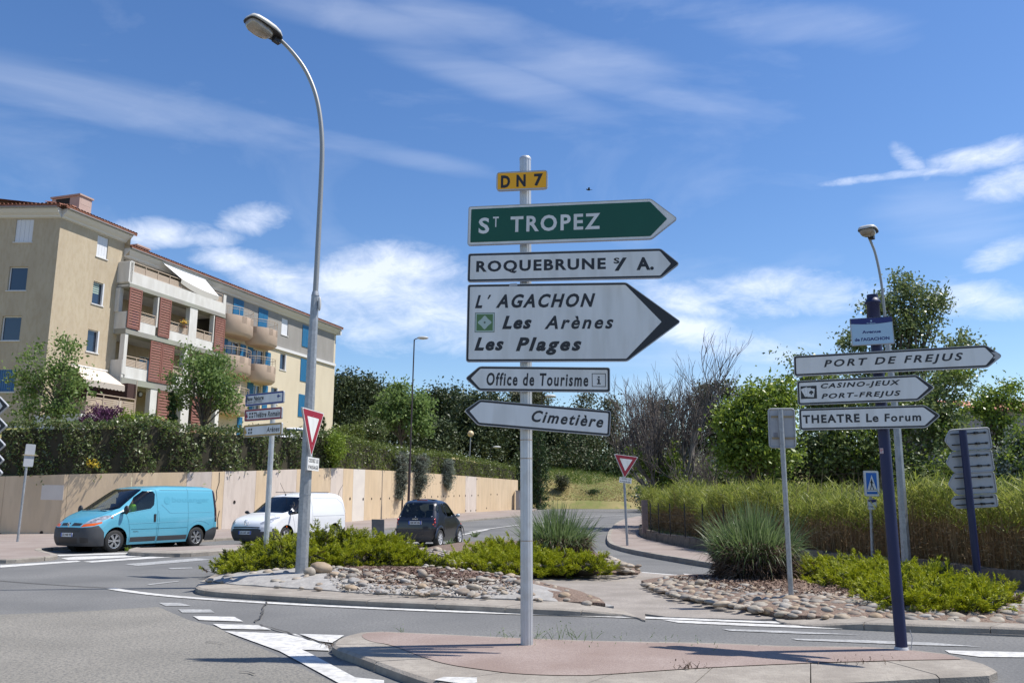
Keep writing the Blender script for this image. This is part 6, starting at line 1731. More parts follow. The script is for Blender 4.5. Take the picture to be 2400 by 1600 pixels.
louvd = material('louvre_gap_dark', (.10, .04, .03), .8)
railm = material('railing_beige', (.48, .38, .29), .6)
balm = material('balcony_pink_beige', (.50, .375, .29), .85, var=(.54, .41, .32), vscale=2)
shutb = material('shutter_blue', (.008, .115, .245), .55, var=(.010, .13, .275), vscale=6)
shutw = material('shutter_white', (.66, .67, .70), .6)
framew = material('window_frame_white', (.68, .69, .71), .5)
wing = material('window_glass', (.018, .03, .055), .06, spec=.8, coat=.6)
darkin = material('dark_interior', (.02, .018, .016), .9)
awn = material('awning_cream', (.62, .53, .44), .85)
sailm = material('shade_sail_white', (.74, .72, .69), .8)
chim = material('chimney_pink', (.42, .30, .26), .85, var=(.46, .335, .29), vscale=3)
def LB(mb, s0, s1, o0, o1, z0, z1, mi=0): return mb.bb((s0, -o1, z0), (s1, -o0, z1), mi)   # o: distance in front of the facade

def wall_with_holes(s0, s1, z0, z1, holes, off, mat, name='wall', th=.3, axis=None):
    """facade wall made of butt-jointed strips round window openings"""
    mb = MB(); xs = sorted({s0, s1} | {h[0] for h in holes} | {h[1] for h in holes})
    zs_ = sorted({z0, z1} | {h[2] for h in holes} | {h[3] for h in holes})
    g = {}
    for i in range(len(xs) - 1):
        for j in range(len(zs_) - 1):
            cx_, cz = (xs[i] + xs[i + 1]) / 2, (zs_[j] + zs_[j + 1]) / 2
            g[i, j] = not any(h[0] < cx_ < h[1] and h[2] < cz < h[3] for h in holes)
    vid = {}
    def V(x, z, back):
        k = (x, z, back)
        if k not in vid:
            vid[k] = len(mb.v); p = (x, -off + (th if back else 0), z); mb.v.append(tuple(axis @ Vector(p)) if axis else p)
        return vid[k]
    for (i, j), on in g.items():
        if not on: continue
        x0, x1, a, b = xs[i], xs[i + 1], zs_[j], zs_[j + 1]
        mb.f.append([V(x0, a, 0), V(x1, a, 0), V(x1, b, 0), V(x0, b, 0)]); mb.m.append(0); mb.sm.append(False)
        for (di, dj), e in (((-1, 0), ((x0, b), (x0, a))), ((1, 0), ((x1, a), (x1, b))), ((0, -1), ((x0, a), (x1, a))), ((0, 1), ((x1, b), (x0, b)))):
            if not g.get((i + di, j + dj), False):
                (p, q), (r, s) = e; mb.f.append([V(p, q, 0), V(p, q, 1), V(r, s, 1), V(r, s, 0)]); mb.m.append(0); mb.sm.append(False)
    return mb.build(name, mat, bld)

def window(s0, s1, z0, z1, off, style='casement', mat4=None, depth=.16):
    """frame, pane, sill and what hangs in the opening"""
    X = mat4
    f = MB(); t = .055; o1 = off - depth
    for a, b, c, d in ((s0, s0 + t, z0, z1), (s1 - t, s1, z0, z1), (s0 + t, s1 - t, z0, z0 + t), (s0 + t, s1 - t, z1 - t, z1)): f.bb((a, -o1 - .04, c), (b, -o1 + .03, d), mat=X)
    if style == 'double': f.bb(((s0 + s1) / 2 - .03, -o1 - .045, z0 + t), ((s0 + s1) / 2 + .03, -o1 + .03, z1 - t), mat=X)
    w = f.build('window', framew, bld)
    MB().bb((s0 + t, -o1 - .006, z0 + t), (s1 - t, -o1 + .01, z1 - t), mat=X).build('pane', wing, w)
    MB().bb((s0 - .06, -off - .05, z0 - .06), (s1 + .06, -off + .12, z0 - .004), mat=X).build('sill', eavem, w)
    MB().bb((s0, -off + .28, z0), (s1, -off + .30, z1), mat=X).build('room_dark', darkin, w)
    if style == 'shut_white':
        for k in range(4):
            a = s0 + (s1 - s0) * k / 4; MB().bb((a + .006, -off + .09, z0 + .02), (a + (s1 - s0) / 4 - .006, -off + .055, z1 - .01), mat=X).build('shutter_leaf', shutw, w)
    if style == 'folded':
        MB().bb((s1 - .10, -off - .01, z0), (s1 - .05, -off + .13, z1), mat=X).bb((s1 - .045, -off - .01, z0), (s1 - .005, -off + .13, z1), mat=X).build('shutter_folded', shutw, w)
    return w
def shutter_pair(s0, s1, z0, z1, off, X=None):
    m = (s0 + s1) / 2
    for a, b in ((s0, m - .01), (m + .01, s1)):
        mb = MB().bb((a, -off - .05, z0), (b, -off, z1), mat=X)
        sh = mb.build('shutter', shutb, bld)
        n = 4; q = MB()
        for k in range(1, n): q.bb((a + (b - a) * k / n - .008, -off - .054, z0 + .02), (a + (b - a) * k / n + .008, -off - .049, z1 - .02), mat=X)
        q.build('board_joint', material('shutter_joint', (.008, .10, .22), .7) if 'shutter_joint' not in bpy.data.materials else bpy.data.materials['shutter_joint'], sh)

# tower: right-hand lit face
tw = [(2.80, 3.66, 15.97, 17.30), (2.80, 3.66, 13.04, 14.42), (2.74, 3.62, 10.12, 11.46)]
wall_with_holes(0, 5.0, 4.5, 17.52, tw, 0, och)
window(*tw[0], 0, 'shut_white'); window(*tw[1], 0, 'folded'); window(*tw[2], 0, 'folded')
# blind with pale stripes
mb = MB()
for k in range(5): mb.bb((2.88, .145, 13.72 + k * .13), (3.40, .152, 13.80 + k * .13))
mb.build('striped_blind', material('blind_green_white', (.35, .45, .38), .7), bld)
# tower: left face, standing at its own angle
la = math.atan2(.02, -1.0) - bu                       # world direction (-1, .02)
XL = Matrix.Rotation(la + math.pi, 4, 'Z')            # local frame: x from far left end towards the corner at x = 0
def Lx(px, py):
    r = Vector(ray(px, py)); D = 45.5; t = D / r.y; return -(-26 - r.x * t), EYE + r.z * t
lw = []
for (a, b), (c, d) in (((140, 365), (292, 575)), ((75, 800), (235, 1020)), ((10, 1255), (175, 1480))):
    x0, z1_ = Lx(*f1(a, b)); x1, z0_ = Lx(*f1(c, d)); lw.append((x0 + .05, x1 - .02, z0_, z1_))
lw.append((-2.75, -1.62, 7.36, 8.68))
lw.append((-6.5, -5.6, 16.0, 17.35)); lw.append((-6.5, -5.6, 13.1, 14.5)); lw.append((-6.5, -5.6, 10.2, 11.6))
wall_with_holes(-14, 0, 4.5, 17.52, lw, 0, och, axis=XL)
window(*lw[0], 0, 'shut_white', XL)
for w_ in lw[1:3]: window(*w_, 0, 'casement', XL)
wl = window(*lw[3], 0, 'casement', XL); mb = MB()
for k in range(8): mb.bb((lw[3][0] + .08 + k * .125, .09, 7.42), (lw[3][0] + .185 + k * .125, .11, 8.62), mat=XL)
mb.build('slatted_curtain', material('curtain_blue', (.06, .16, .32), .8), wl)
for w_ in lw[4:]: window(*w_, 0, 'casement', XL)
MB().bb((-14, -.06, 5.2), (0.02, .0, 5.55), mat=XL).build('plinth_band', eavem, bld)
MB().bb((-14, -.05, 4.6), (0.02, -.004, 5.19), mat=XL).build('plinth', material('plinth_red', (.28, .1, .06), .8), bld)
# block behind everything that keeps light out of the building
bk_ = MB(); LB(bk_, .3, 31.5, -11, -2.4, 4.5, 16.4); bk_.build('core', conci, bld)
cor = Vector(XL @ Vector((-14, 0, 0)))
mb = MB().bb((31.5, -.0, 4.5), (31.8, 11, 16.5)); mb.build('end_wall', cream, bld)

# mouldings under the roof (cornice) and roofs
def cornice(s0, s1, zt, off, X=None, name='cornice'):
    prof = [(0.0, zt - .55), (.10, zt - .50), (.14, zt - .42), (.30, zt - .30), (.42, zt - .16), (.46, zt - .14), (.46, zt - .02), (0.0, zt - .02)]
    vs = []
    for s_ in (s0, s1):
        for o, z in prof: p = Vector((s_, -(off + o), z)); vs.append(X @ p if X else p)
    n = len(prof); mb = MB(); mb.add(vs, [(i, (i + 1) % n, n + (i + 1) % n, n + i) for i in range(n)] + [tuple(range(n))[::-1], tuple(range(n, 2 * n))])
    o = mb.build(name, eavem, bld)
    g = MB(); a, b = Vector((s0, -(off + .52), zt - .03)), Vector((s1, -(off + .52), zt - .03))
    if X: a, b = X @ a, X @ b
    g.tube([a, b], .06, 8); g.build('gutter', material('gutter_zinc', (.28, .28, .29), .5, .3) if 'gutter_zinc' not in bpy.data.materials else bpy.data.materials['gutter_zinc'], bld)
def tiles(s0, s1, zt, off, depth, slope, X=None, pitch=.23):
    """roman tile field: half-round rows running up the slope, open rounded ends at the eave"""
    V = []; Q = []
    n = int(round((s1 - s0) / pitch)); rows = max(2, int(depth / .42)); k = 5
    for i in range(n):
        c = s0 + (i + .5) * (s1 - s0) / n
        for r_ in range(rows):
            d0 = r_ * depth / rows; d1 = (r_ + 1.12) * depth / rows; j = random.uniform(-.012, .012)
            for (d, lift, rad) in ((d0, .035, pitch * .47), (d1, .0, pitch * .40)):
                for m in range(k + 1):
                    a = math.pi * m / k; p = Vector((c + math.cos(a) * rad + j, -(off - d), zt + d * slope + lift + math.sin(a) * rad * .75)); V.append(tuple(X @ p if X else p))
            o = len(V) - 2 * (k + 1)
            for m in range(k): Q.append((o + m, o + m + 1, o + k + 2 + m, o + k + 1 + m))
    ob = np_mesh('roof_tiles', V, Q, tilem, bld, world=False); ob['kind'] = 'stuff'
    mb = MB(); vs = [Vector((s0, -(off - .02), zt - .02)), Vector((s1, -(off - .02), zt - .02)), Vector((s1, -(off - depth), zt + depth * slope - .02)), Vector((s0, -(off - depth), zt + depth * slope - .02))]
    mb.add([X @ p if X else p for p in vs], [(0, 1, 2, 3)]); mb.bb((s0, -(off - .03), zt - .10), (s1, -(off - .09), zt + .05), mat=X); mb.build('roof_deck', tilem, bld)
cornice(-.0, 5.12, 17.98, 0); cornice(-14, .02, 17.98, 0, XL)
tiles(-.2, 5.35, 18.04, .60, 1.7, .26); tiles(-14, .2, 18.04, .60, 1.7, .26, XL)
mb = MB(); mb.add([(-.3, .9, 18.3), (5.2, .9, 18.3), (5.2, 6, 19.0), (-1.5, 6, 19.0)], [(0, 1, 2, 3)]); mb.build('roof_deck', tilem, bld)
cornice(5.0, 31.85, 17.10, 0); tiles(5.0, 32.1, 17.16, .60, 5, .26)
mb = MB(); LB(mb, 5.0, 31.5, -11, -.01, 16.58, 17.0); mb.build('attic', concw, bld)
mb = MB(); mb.bb((31.8, -.46, 16.55), (32.0, 5, 17.05)); mb.build('cornice_return', eavem, bld)
mb = MB(); vs = [(5.02, -.4, 16.6), (5.02, 5.5, 16.6), (5.02, 5.5, 19.4), (5.02, -.4, 17.95)]; mb.add(vs, [(0, 1, 2, 3)]); mb.build('tower_side', och, bld)

# loggia block, projecting .9 m
BOFF = .9
blk = MB()
LB(blk, 4.68, 14.20, .0, .9, 14.70, 15.48)           # upper parapet band (lower part)
for a, b in ((4.68, 4.98), (13.9, 14.2)): LB(blk, a, b, .0, .9, 15.48, 16.12)
blk.build('parapet', concw, bld)
LB(MB(), 0, 1, 0, 1, 0, 1)
mb = MB(); LB(mb, 4.68, 14.2, -.5, -.001, 14.62, 14.72); LB(mb, 4.68, 14.2, -2.3, .86, 14.50, 14.6); mb.build('floor_slab', concw, bld)
for z0_, z1_ in ((14.42, 14.69), (11.52, 11.82), (8.42, 8.80)):
    mb = MB(); LB(mb, 4.69, 14.22, .05, .935, z0_, z1_); mb.build('beam', beamm, bld)
for z in (11.6, 8.55): mb = MB(); LB(mb, 4.7, 14.18, -2.3, .04, z, z + .2); mb.build('floor_slab', concw, bld)
# side wall of the block, with openings
mb = MB()
for a_ in ((4.68, 4.88, 0, .88, 11.83, 12.9), (4.68, 4.88, 0, .88, 8.81, 9.9), (4.60, 4.9, .0, .32, 12.9, 14.41), (4.60, 4.9, .0, .9, 14.75, 16.05)): mb = MB(); LB(mb, *a_); mb.build('side_wall', concw, bld)
# columns
for s0_, s1_, z0_, z1_ in ((10.42, 11.20, 11.83, 14.41), (7.28, 7.42, 12.4, 14.41), (12.96, 13.06, 12.4, 14.41), (4.72, 4.98, 9.0, 11.5), (10.15, 10.62, 8.81, 11.5), (13.9, 14.18, 8.81, 11.5), (7.28, 7.9, 5.4, 8.41), (10.22, 11.0, 5.4, 8.41), (4.6, 4.9, 5.4, 8.41), (13.8, 14.2, 5.4, 8.41)):
    mb = MB(); LB(mb, s0_, s1_, .55, .9, z0_, z1_); mb.build('column', concw, bld)
mb = MB(); LB(mb, 4.66, 7.45, .1, .91, 8.44, 8.80); mb.build('lintel', concw, bld)
# parapets
def rail_set(s0, s1, z0, z1, off, post=True, slats=5, top=True, parent=None, name='railing', z_slat=None):
    """horizontal slat railing between posts with a handrail"""
    n = max(1, round((s1 - s0) / 1.15)); r = bpy.data.objects.new(name, None); C.objects.link(r); r.parent = bld
    MB().tube([(s0, -off, z1), (s1, -off, z1)], .028, 6).build('handrail', railm, r)
    zs1 = z1 - .14
    for i in range(n + 1):
        x = s0 + (s1 - s0) * i / n; mb = MB(); mb.bb((x - .02, -off - .02, z0), (x + .02, -off + .02, z1)); mb.build('post', railm, r)
    for k in range(slats):
        z = z0 + .04 + (zs1 - z0 - .06) * (k + .5) / slats; h = (zs1 - z0) / slats * .33
        mb = MB(); mb.bb((s0, -off + .012, z - h), (s1, -off + .03, z + h)); mb.build('slat', railm, r)
    return r
for s0_, s1_, zb, zt_ in ((5.76, 7.28, 11.83, 12.46), (8.50, 10.42, 11.83, 12.43), (11.2, 13.05, 11.83, 12.42), (4.98, 6.86, 8.81, 9.52), (9.12, 10.15, 8.81, 9.5), (10.62, 13.9, 8.81, 9.5)):
    mb = MB(); LB(mb, s0_, s1_, .72, .88, zb, zt_); mb.build('parapet', concw, bld)
    rail_set(s0_ + .05, s1_ - .05, zt_, zt_ + .64, .82)
rail_set(5.0, 13.88, 15.48, 16.10, .80, slats=6)
# louvred sliding shutters: frame and every slat
def louvre(s0, s1, z0, z1, off):
    r = bpy.data.objects.new('louvred_shutter', None); C.objects.link(r); r.parent = bld
    f = MB(); t = .10
    for a, b, c, d in ((s0, s0 + t, z0, z1), (s1 - t, s1, z0, z1), (s0 + t, s1 - t, z0, z0 + t), (s0 + t, s1 - t, z1 - t, z1)): LB(f, a, b, off - .05, off, c, d)
    f.build('frame', louv, r)
    n = 14; me = None
    for k in range(n):
        z = z0 + t + (z1 - z0 - 2 * t) * (k + .5) / n; h = (z1 - z0 - 2 * t) / n
        if me is None:
            q = MB(); q.box((0, 0, 0), (s1 - s0 - 2 * t, .02, h * .72)); o = q.build('slat', louv, r); me = o.data
        else: o = bpy.data.objects.new('slat', me); C.objects.link(o); o.parent = r
        o.location = ((s0 + s1) / 2, -(off - .025), z); o.rotation_euler = (R(-14), 0, 0)
    return r
for s0_, s1_, z0_, z1_ in ((4.72, 5.80, 11.88, 14.44), (7.43, 8.48, 11.86, 14.42), (13.08, 14.18, 11.80, 14.30), (6.88, 7.95, 8.86, 11.44), (7.98, 9.06, 8.86, 11.42), (7.91, 8.97, 5.6, 8.38), (11.2, 12.3, 5.6, 8.38)):
    louvre(s0_, s1_, z0_, z1_, .985)
# back wall and contents of the loggias
wall_with_holes(4.9, 14.2, 4.5, 16.6, [(5.9, 7.2, 11.9, 13.9), (8.9, 10.2, 11.9, 13.9), (11.6, 12.9, 11.9, 13.9), (5.8, 7.1, 8.9, 11.0), (9.3, 10.4, 8.9, 11.0)], -2.0, och, name='loggia_back_wall', th=.2)
for s0_, s1_, z0_, z1_ in ((5.9, 7.2, 11.9, 13.9), (8.9, 10.2, 11.9, 13.9), (11.6, 12.9, 11.9, 13.9), (5.8, 7.1, 8.9, 11.0), (9.3, 10.4, 8.9, 11.0)): window(s0_, s1_, z0_, z1_, -2.0, 'double', depth=.08)
shutter_pair(5.2, 5.85, 8.9, 11.0, -1.98); shutter_pair(8.3, 8.88, 11.9, 13.9, -1.98)
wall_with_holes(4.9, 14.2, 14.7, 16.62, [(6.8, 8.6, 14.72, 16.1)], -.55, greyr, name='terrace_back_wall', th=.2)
shutter_pair(6.8, 8.6, 14.75, 16.1, -.62)
# shade sail over the top terrace
a = FL(*f1(1450, 728), .35); b_ = FL(*f1(1850, 880), .35); c_ = FL(*f1(2012, 1075), .95); d_ = FL(*f1(1670, 915), .95)
n = 8; V = []; F_s = []
for i in range(n + 1):
    for j in range(n + 1):
        u, v = i / n, j / n
        p = [(1 - v) * ((1 - u) * a[k] + u * b_[k]) + v * ((1 - u) * d_[k] + u * c_[k]) for k in (0, 1)]
        sag = -.16 * math.sin(math.pi * u) * (v * .6 + .4 * math.sin(math.pi * v)); V.append((p[0], -(.35 + v * .6), p[1] + sag))
for i in range(n):
    for j in range(n): F_s.append((i * (n + 1) + j, i * (n + 1) + j + 1, (i + 1) * (n + 1) + j + 1, (i + 1) * (n + 1) + j))
mb = MB(); mb.add(V, F_s, 0, True); sl = mb.build('shade_sail', sailm, bld)
V2 = [];
for i in range(n + 1):
    u = i / n; x = d_[0] * (1 - u) + c_[0] * u; z = d_[1] * (1 - u) + c_[1] * u - .16 * math.sin(math.pi * u) * .6; V2 += [(x, -.952, z), (x, -.90, z - .42 * (1 - abs(2 * u - 1) ** 2 * .3))]
mb = MB(); mb.add(V2, [(2 * i, 2 * i + 1, 2 * i + 3, 2 * i + 2) for i in range(n)], 0, True); mb.build('sail_flap', material('sail_flap_grey', (.55, .52, .47), .85), bld)

# main facade right of the block
zs_up = [(16.25, 17.5, 13.65, 16.5), (19.5, 20.75, 13.65, 16.45), (22.82, 23.78, 14.93, 16.34), (26.0, 27.3, 14.48, 16.36)]
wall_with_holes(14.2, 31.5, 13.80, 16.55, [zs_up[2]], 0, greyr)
lo = [(15.85, 17.4, 10.8, 13.2), (19.05, 20.6, 10.8, 13.1), (22.84, 23.74, 12.0, 13.36), (19.4, 20.4, 7.9, 10.3), (21.8, 22.8, 9.1, 10.4)]
wall_with_holes(14.2, 31.5, 4.5, 13.55, lo, 0, cream)
mb = MB(); LB(mb, 14.2, 31.75, -.2, .14, 13.56, 13.79); LB(mb, 14.2, 31.7, .0, .08, 13.79, 13.86) if False else None; mb.build('ledge', eavem, bld)
shutter_pair(*zs_up[0], 0); shutter_pair(*zs_up[1], 0)
window(*zs_up[2], 0, 'shut_white'); shutter_pair(*zs_up[3], 0)
shutter_pair(25.97, 27.25, 11.46, 13.42, 0); shutter_pair(25.9, 27.18, 8.4, 10.32, 0); shutter_pair(25.9, 27.18, 5.6, 7.4, 0); window(*lo[2], 0, 'folded'); window(*lo[4], 0, 'folded')
for i in (0, 1, 3): window(*lo[i], 0, 'double')
for s0_, s1_, z0_, z1_ in ((15.10, 15.84, 10.8, 13.2), (17.42, 18.1, 10.8, 13.15), (18.4, 19.03, 10.8, 13.1), (20.75, 21.45, 10.8, 13.1), (18.6, 19.35, 7.9, 10.4), (20.65, 21.3, 7.9, 10.4), (17.6, 18.2, 5.0, 7.6), (15.2, 15.8, 7.9, 10.3)):
    mb = MB(); LB(mb, s0_, s1_, 0, .05, z0_, z1_); mb.build('shutter', shutb, bld)
mb = MB(); LB(mb, 31.50, 31.86, -.3, .03, 4.5, 16.52) if False else None
# rounded balconies
def round_balcony(sc, hw, dep, zb, zt, zr):
    r = bpy.data.objects.new('balcony', None); C.objects.link(r); r.parent = bld
    n = 22
    def ell(k, extra=0.0): a = math.pi * k / n; return (sc - math.cos(a) * (hw + extra), -max(0, math.sin(a)) ** .8 * (dep + extra))
    mb = MB(); ring = [ell(k) for k in range(n + 1)]; m = n + 1
    low = [(x * .0 + sc + (x - sc) * .86, y * .86, zb - .22) for x, y in ring]
    vs = [(x, y, zt) for x, y in ring] + [(x, y, zb) for x, y in ring] + low
    mb.add(vs, [(k, k + 1, m + k + 1, m + k) for k in range(n)] + [(m + k, m + k + 1, 2 * m + k + 1, 2 * m + k) for k in range(n)], 0, True)
    mb.add(low, [list(range(m))[::-1]]); ins = [(sc + (x - sc) * .93, y * .93) for x, y in ring]
    mb.add([(x, y, zt) for x, y in ring] + [(x, y, zt) for x, y in ins] + [(x, y, zb + .05) for x, y in ins], [(k, k + 1, m + k + 1, m + k) for k in range(n)] + [(m + k, m + k + 1, 2 * m + k + 1, 2 * m + k) for k in range(n)])
    mb.add([(x, y, zb + .05) for x, y in ins], [list(range(m))]); mb.build('parapet', balm, r)
    MB().tube([(*ell(k, -.03), zr) for k in range(n + 1)], .024, 6).build('handrail', railm, r); MB().tube([(*ell(k, -.03), zt + (zr - zt) * .72) for k in range(n + 1)], .014, 5).build('handrail', railm, r)
    for k in range(0, n + 1, 4): MB().tube([(*ell(k, -.03), zt), (*ell(k, -.03), zr)], .018, 5).build('post', railm, r)
    for j in range(6):                       # strips coloured as the shade in slots of the curved metal front
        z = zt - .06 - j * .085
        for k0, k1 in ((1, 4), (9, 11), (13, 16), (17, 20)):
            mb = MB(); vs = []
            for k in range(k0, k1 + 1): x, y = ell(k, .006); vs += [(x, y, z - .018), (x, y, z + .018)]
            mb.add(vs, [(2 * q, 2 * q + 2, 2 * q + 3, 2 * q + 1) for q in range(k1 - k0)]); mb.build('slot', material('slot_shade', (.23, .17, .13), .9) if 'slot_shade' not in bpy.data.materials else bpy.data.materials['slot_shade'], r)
def bal(px_l, px_r, py_rail, py_slab, off=1.0, dep=1.35):
    pass
round_balcony(16.05, 1.88, 1.45, 13.62, 14.85, 15.45)
round_balcony(19.55, 1.62, 1.40, 13.45, 14.62, 15.22)
round_balcony(16.05, 1.88, 1.45, 10.72, 11.85, 12.45)
round_balcony(19.55, 1.62, 1.40, 10.60, 11.70, 12.30)
round_balcony(16.05, 1.88, 1.45, 7.80, 8.95, 9.55)
# chimneys
def chimney(px0, px1, pyt, pyb, back, dep, open_side=False):
    x0, zt_ = FL(px0, pyt, -back); x1, zb_ = FL(px1, pyb, -back); r = bpy.data.objects.new('chimney', None); C.objects.link(r); r.parent = bld
    mb = MB(); LB(mb, x0, x1, -back - dep, -back, zb_ - 1.0, zt_ - .1); mb.build('stack', chim, r)
    mb = MB(); LB(mb, x0 - .08, x1 + .08, -back - dep - .08, -back + .08, zt_ - .1, zt_); mb.build('cap', chim, r)
    if open_side:
        mb = MB(); LB(mb, x0 - .004, x0 + .01, -back - dep * .85, -back - dep * .35, zt_ - .95, zt_ - .18); mb.build('opening', darkin, r)
        mb = MB(); LB(mb, x0 + .12, x1 - .1, -back - .001, -back + .006, zt_ - .62, zt_ - .2); mb.build('grille', material('chimney_grille', (.5, .36, .31), .8, var=(.4, .3, .26), vscale=30), r)
chimney(188, 211, 454, 520, 2.0, 2.2, True)
chimney(322, 349, 572, 590, 3.5, 1.4)

# ground-floor terrace with awning and slatted railing, privacy screen
TO = 3.2
s0_, zr = FL(*f6_(45, 580), TO); s1_, _ = FL(*f6_(680, 700), TO)
mb = MB(); LB(mb, -.4, 4.4, .02, TO + .02, 5.2, 6.02); mb.build('terrace_base', eavem, bld)
rail_set(s0_ - .1, s1_, 6.05, 7.2, TO, slats=9)
aw0 = FL(*f3(650, 292), .05); aw1 = FL(*f3(965, 357), .05); w0a = FL(*f6_(-20, 400), 3.0); w1a = FL(*f6_(545, 495), 3.0)
mb = MB(); V = []
for k in range(13):
    u = k / 12; V += [(aw0[0] + (aw1[0] - aw0[0]) * u, -.05, 9.12), (w0a[0] + (w1a[0] - w0a[0]) * u, -3.0, 7.93)]
mb.add(V, [(2 * k, 2 * k + 1, 2 * k + 3, 2 * k + 2) for k in range(12)]); mb.build('awning', awn, bld)
mb = MB(); n = 44; V = []
for k in range(n + 1):
    u = k / n; x = w0a[0] + (w1a[0] - w0a[0]) * u; V += [(x, -3.005, 7.93), (x, -3.02, 7.93 - .30 - .05 * abs(math.sin(k * math.pi / 4)))]
mb.add(V, [(2 * k, 2 * k + 1, 2 * k + 3, 2 * k + 2) for k in range(n)]); mb.build('awning_fringe', material('fringe_grey', (.42, .37, .32), .85), bld)
MB().tube([(aw0[0], -.1, 9.14), (aw1[0] + .1, -.1, 9.14)], .07, 8).build('awning_case', eavem, bld)
mb = MB(); LB(mb, 2.9, 3.55, .9, 3.1, 7.2, 8.1); LB(mb, 1.9, 3.5, .3, .34, 7.2, 8.3); mb.build('privacy_screen', material('screen_dark_brown', (.05, .022, .018), .85), bld)
MB().tube([(3.5, -TO, 6.0), (3.5, -TO, 8.35)], .025, 6).build('screen_post', railm, bld)
mb = MB(); LB(mb, .9, 1.9, -.01, .012, 6.1, 8.2); mb.build('terrace_door', darkin, bld)
# round wall lamp beside the entrance and the entrance recess
c = FL(*f6_(730, 600), .2)
MB().tube([(c[0] + .3, -.0, c[1]), (c[0] + .3, -.12, c[1])], .2, 16).build('wall_lamp', material('lamp_dark_rim', (.08, .07, .06), .5), bld); MB().tube([(c[0] + .3, -.121, c[1]), (c[0] + .3, -.15, c[1])], .13, 16).build('lamp_glass', framew, bld)
# stair handrails slanting down
for (a, b), (c_, d) in (((680, 890), (790, 960)), ((1000, 900), (1200, 1030)), ((990, 950), (1060, 1000))):
    p, q = FL(*f6_(a, b), 3.4), FL(*f6_(c_, d), 3.4); MB().tube([(p[0], -3.4, p[1]), (q[0], -3.4, q[1])], .03, 6).build('stair_rail', railm, bld)
# flower box with yellow and orange blossoms on the loggia railing
fx, fz = FL(*f1(1690, 1345), .95)
pot = thing('flower_pot', 'flower pot with yellow and orange blossoms hooked on the loggia railing', 'flower pot', BO + BU * fx + BN * .98 + Vector((0, 0, fz)), bu)
MB().tube([(0, 0, -.16), (0, 0, .02)], [.10, .15], 12).build('pot', material('pot_terracotta', (.3, .16, .1), .8), pot)
V = []; Q = []; Mi = []
for k in range(260):
    p = Vector((random.gauss(0, .17), random.gauss(0, .1), .14 + abs(random.gauss(0, .12)))); a_ = Vector((random.gauss(0, 1), random.gauss(0, 1), random.gauss(0, 1))).normalized(); b_ = a_.orthogonal().normalized(); s_ = .04
    o = len(V); V += [p - a_ * s_, p + b_ * s_ * .7, p + a_ * s_, p - b_ * s_ * .7]; Q.append((o, o + 1, o + 2, o + 3)); Mi.append(random.choice((0, 0, 1, 2)))
np_mesh('blossoms', [tuple(v) for v in V], Q, [material('petal_yellow', (.65, .42, .02), .6), material('petal_orange', (.6, .14, .03), .6), material('pot_leaf', (.06, .12, .03), .6)], pot, Mi, world=False)

# ================================================================== VEGETATION
lf_tree = leafmat('leaf_fresh', [(.112, .184, .046), (.174, .254, .072), (.224, .306, .097), (.133, .204, .056)], trans=.45)
lf_hedge = leafmat('leaf_laurel', [(.047, .079, .021), (.089, .135, .032), (.178, .224, .070), (.061, .102, .028), (.243, .281, .141), (.102, .084, .042), (.112, .168, .033)], rough=.38, trans=.3, spec=.45)  # palest tone puts the glint of glossy leaves into the colour
lf_hedge2 = leafmat('leaf_clipped_hedge', [(.083, .122, .024), (.128, .171, .034), (.186, .220, .049), (.087, .122, .029)], rough=.4, trans=.35)
lf_bright = leafmat('leaf_bright', [(.15, .235, .025), (.21, .29, .04), (.26, .33, .045)], trans=.45)
lf_pine = leafmat('needle_pine', [(.032, .051, .020), (.051, .076, .027), (.084, .105, .038), (.041, .061, .024)], trans=.12)
lf_euc = leafmat('leaf_eucalyptus', [(.062, .075, .040), (.088, .100, .050), (.125, .125, .056), (.069, .073, .037)], trans=.2)
lf_mid = leafmat('leaf_poplar', [(.100, .164, .021), (.179, .248, .035), (.267, .338, .049), (.109, .179, .028)], rough=.4, trans=.42, spec=.5)
lf_dark = leafmat('leaf_plane_dark', [(.088, .133, .038), (.151, .202, .063), (.265, .302, .126), (.101, .151, .050)], rough=.35, trans=.32, spec=.55)
lf_grey = leafmat('leaf_grey_green', [(.165, .195, .150), (.225, .255, .203), (.128, .154, .116)], trans=.2)
lf_purple = leafmat('leaf_purple', [(.085, .03, .065), (.14, .045, .125), (.06, .026, .045), (.19, .07, .17)], trans=.25)
lf_cyp = leafmat('leaf_cypress', [(.029, .054, .018), (.046, .082, .024), (.066, .108, .031)], trans=.1)
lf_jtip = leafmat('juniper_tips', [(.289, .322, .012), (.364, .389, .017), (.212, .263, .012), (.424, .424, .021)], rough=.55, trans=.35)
lf_jdeep = leafmat('juniper_inner', [(.035, .052, .008), (.059, .084, .013), (.025, .035, .007), (.077, .098, .014)], rough=.6, trans=.25)  # older growth, darkened further for the shaded gaps between sprays
lf_grass = leafmat('grass_blade', [(.102, .166, .051), (.162, .230, .076), (.238, .289, .145), (.076, .132, .043)], rough=.4, trans=.4, spec=.5)
lf_reed = leafmat('reed_leaf', [(.180, .223, .036), (.266, .310, .050), (.346, .360, .086), (.130, .173, .032)], rough=.5, trans=.45)
lf_stem = leafmat('reed_stem', [(.147, .093, .049), (.235, .152, .078), (.332, .244, .137), (.137, .107, .044)], rough=.8, trans=.15)
lf_straw = leafmat('dead_blade', [(.065, .042, .032), (.11, .07, .05), (.20, .14, .095), (.075, .048, .036)], rough=.9, trans=.1)
bark = material('bark', (.10, .075, .055), .9, var=(.16, .125, .095), vscale=6, bump=.6, bscale=18)
bark_grey = material('bark_grey', (.17, .15, .135), .9, var=(.24, .215, .19), vscale=5, bump=.5, bscale=18)
twig_core = material('hedge_twigs', (.04, .035, .02), .95)

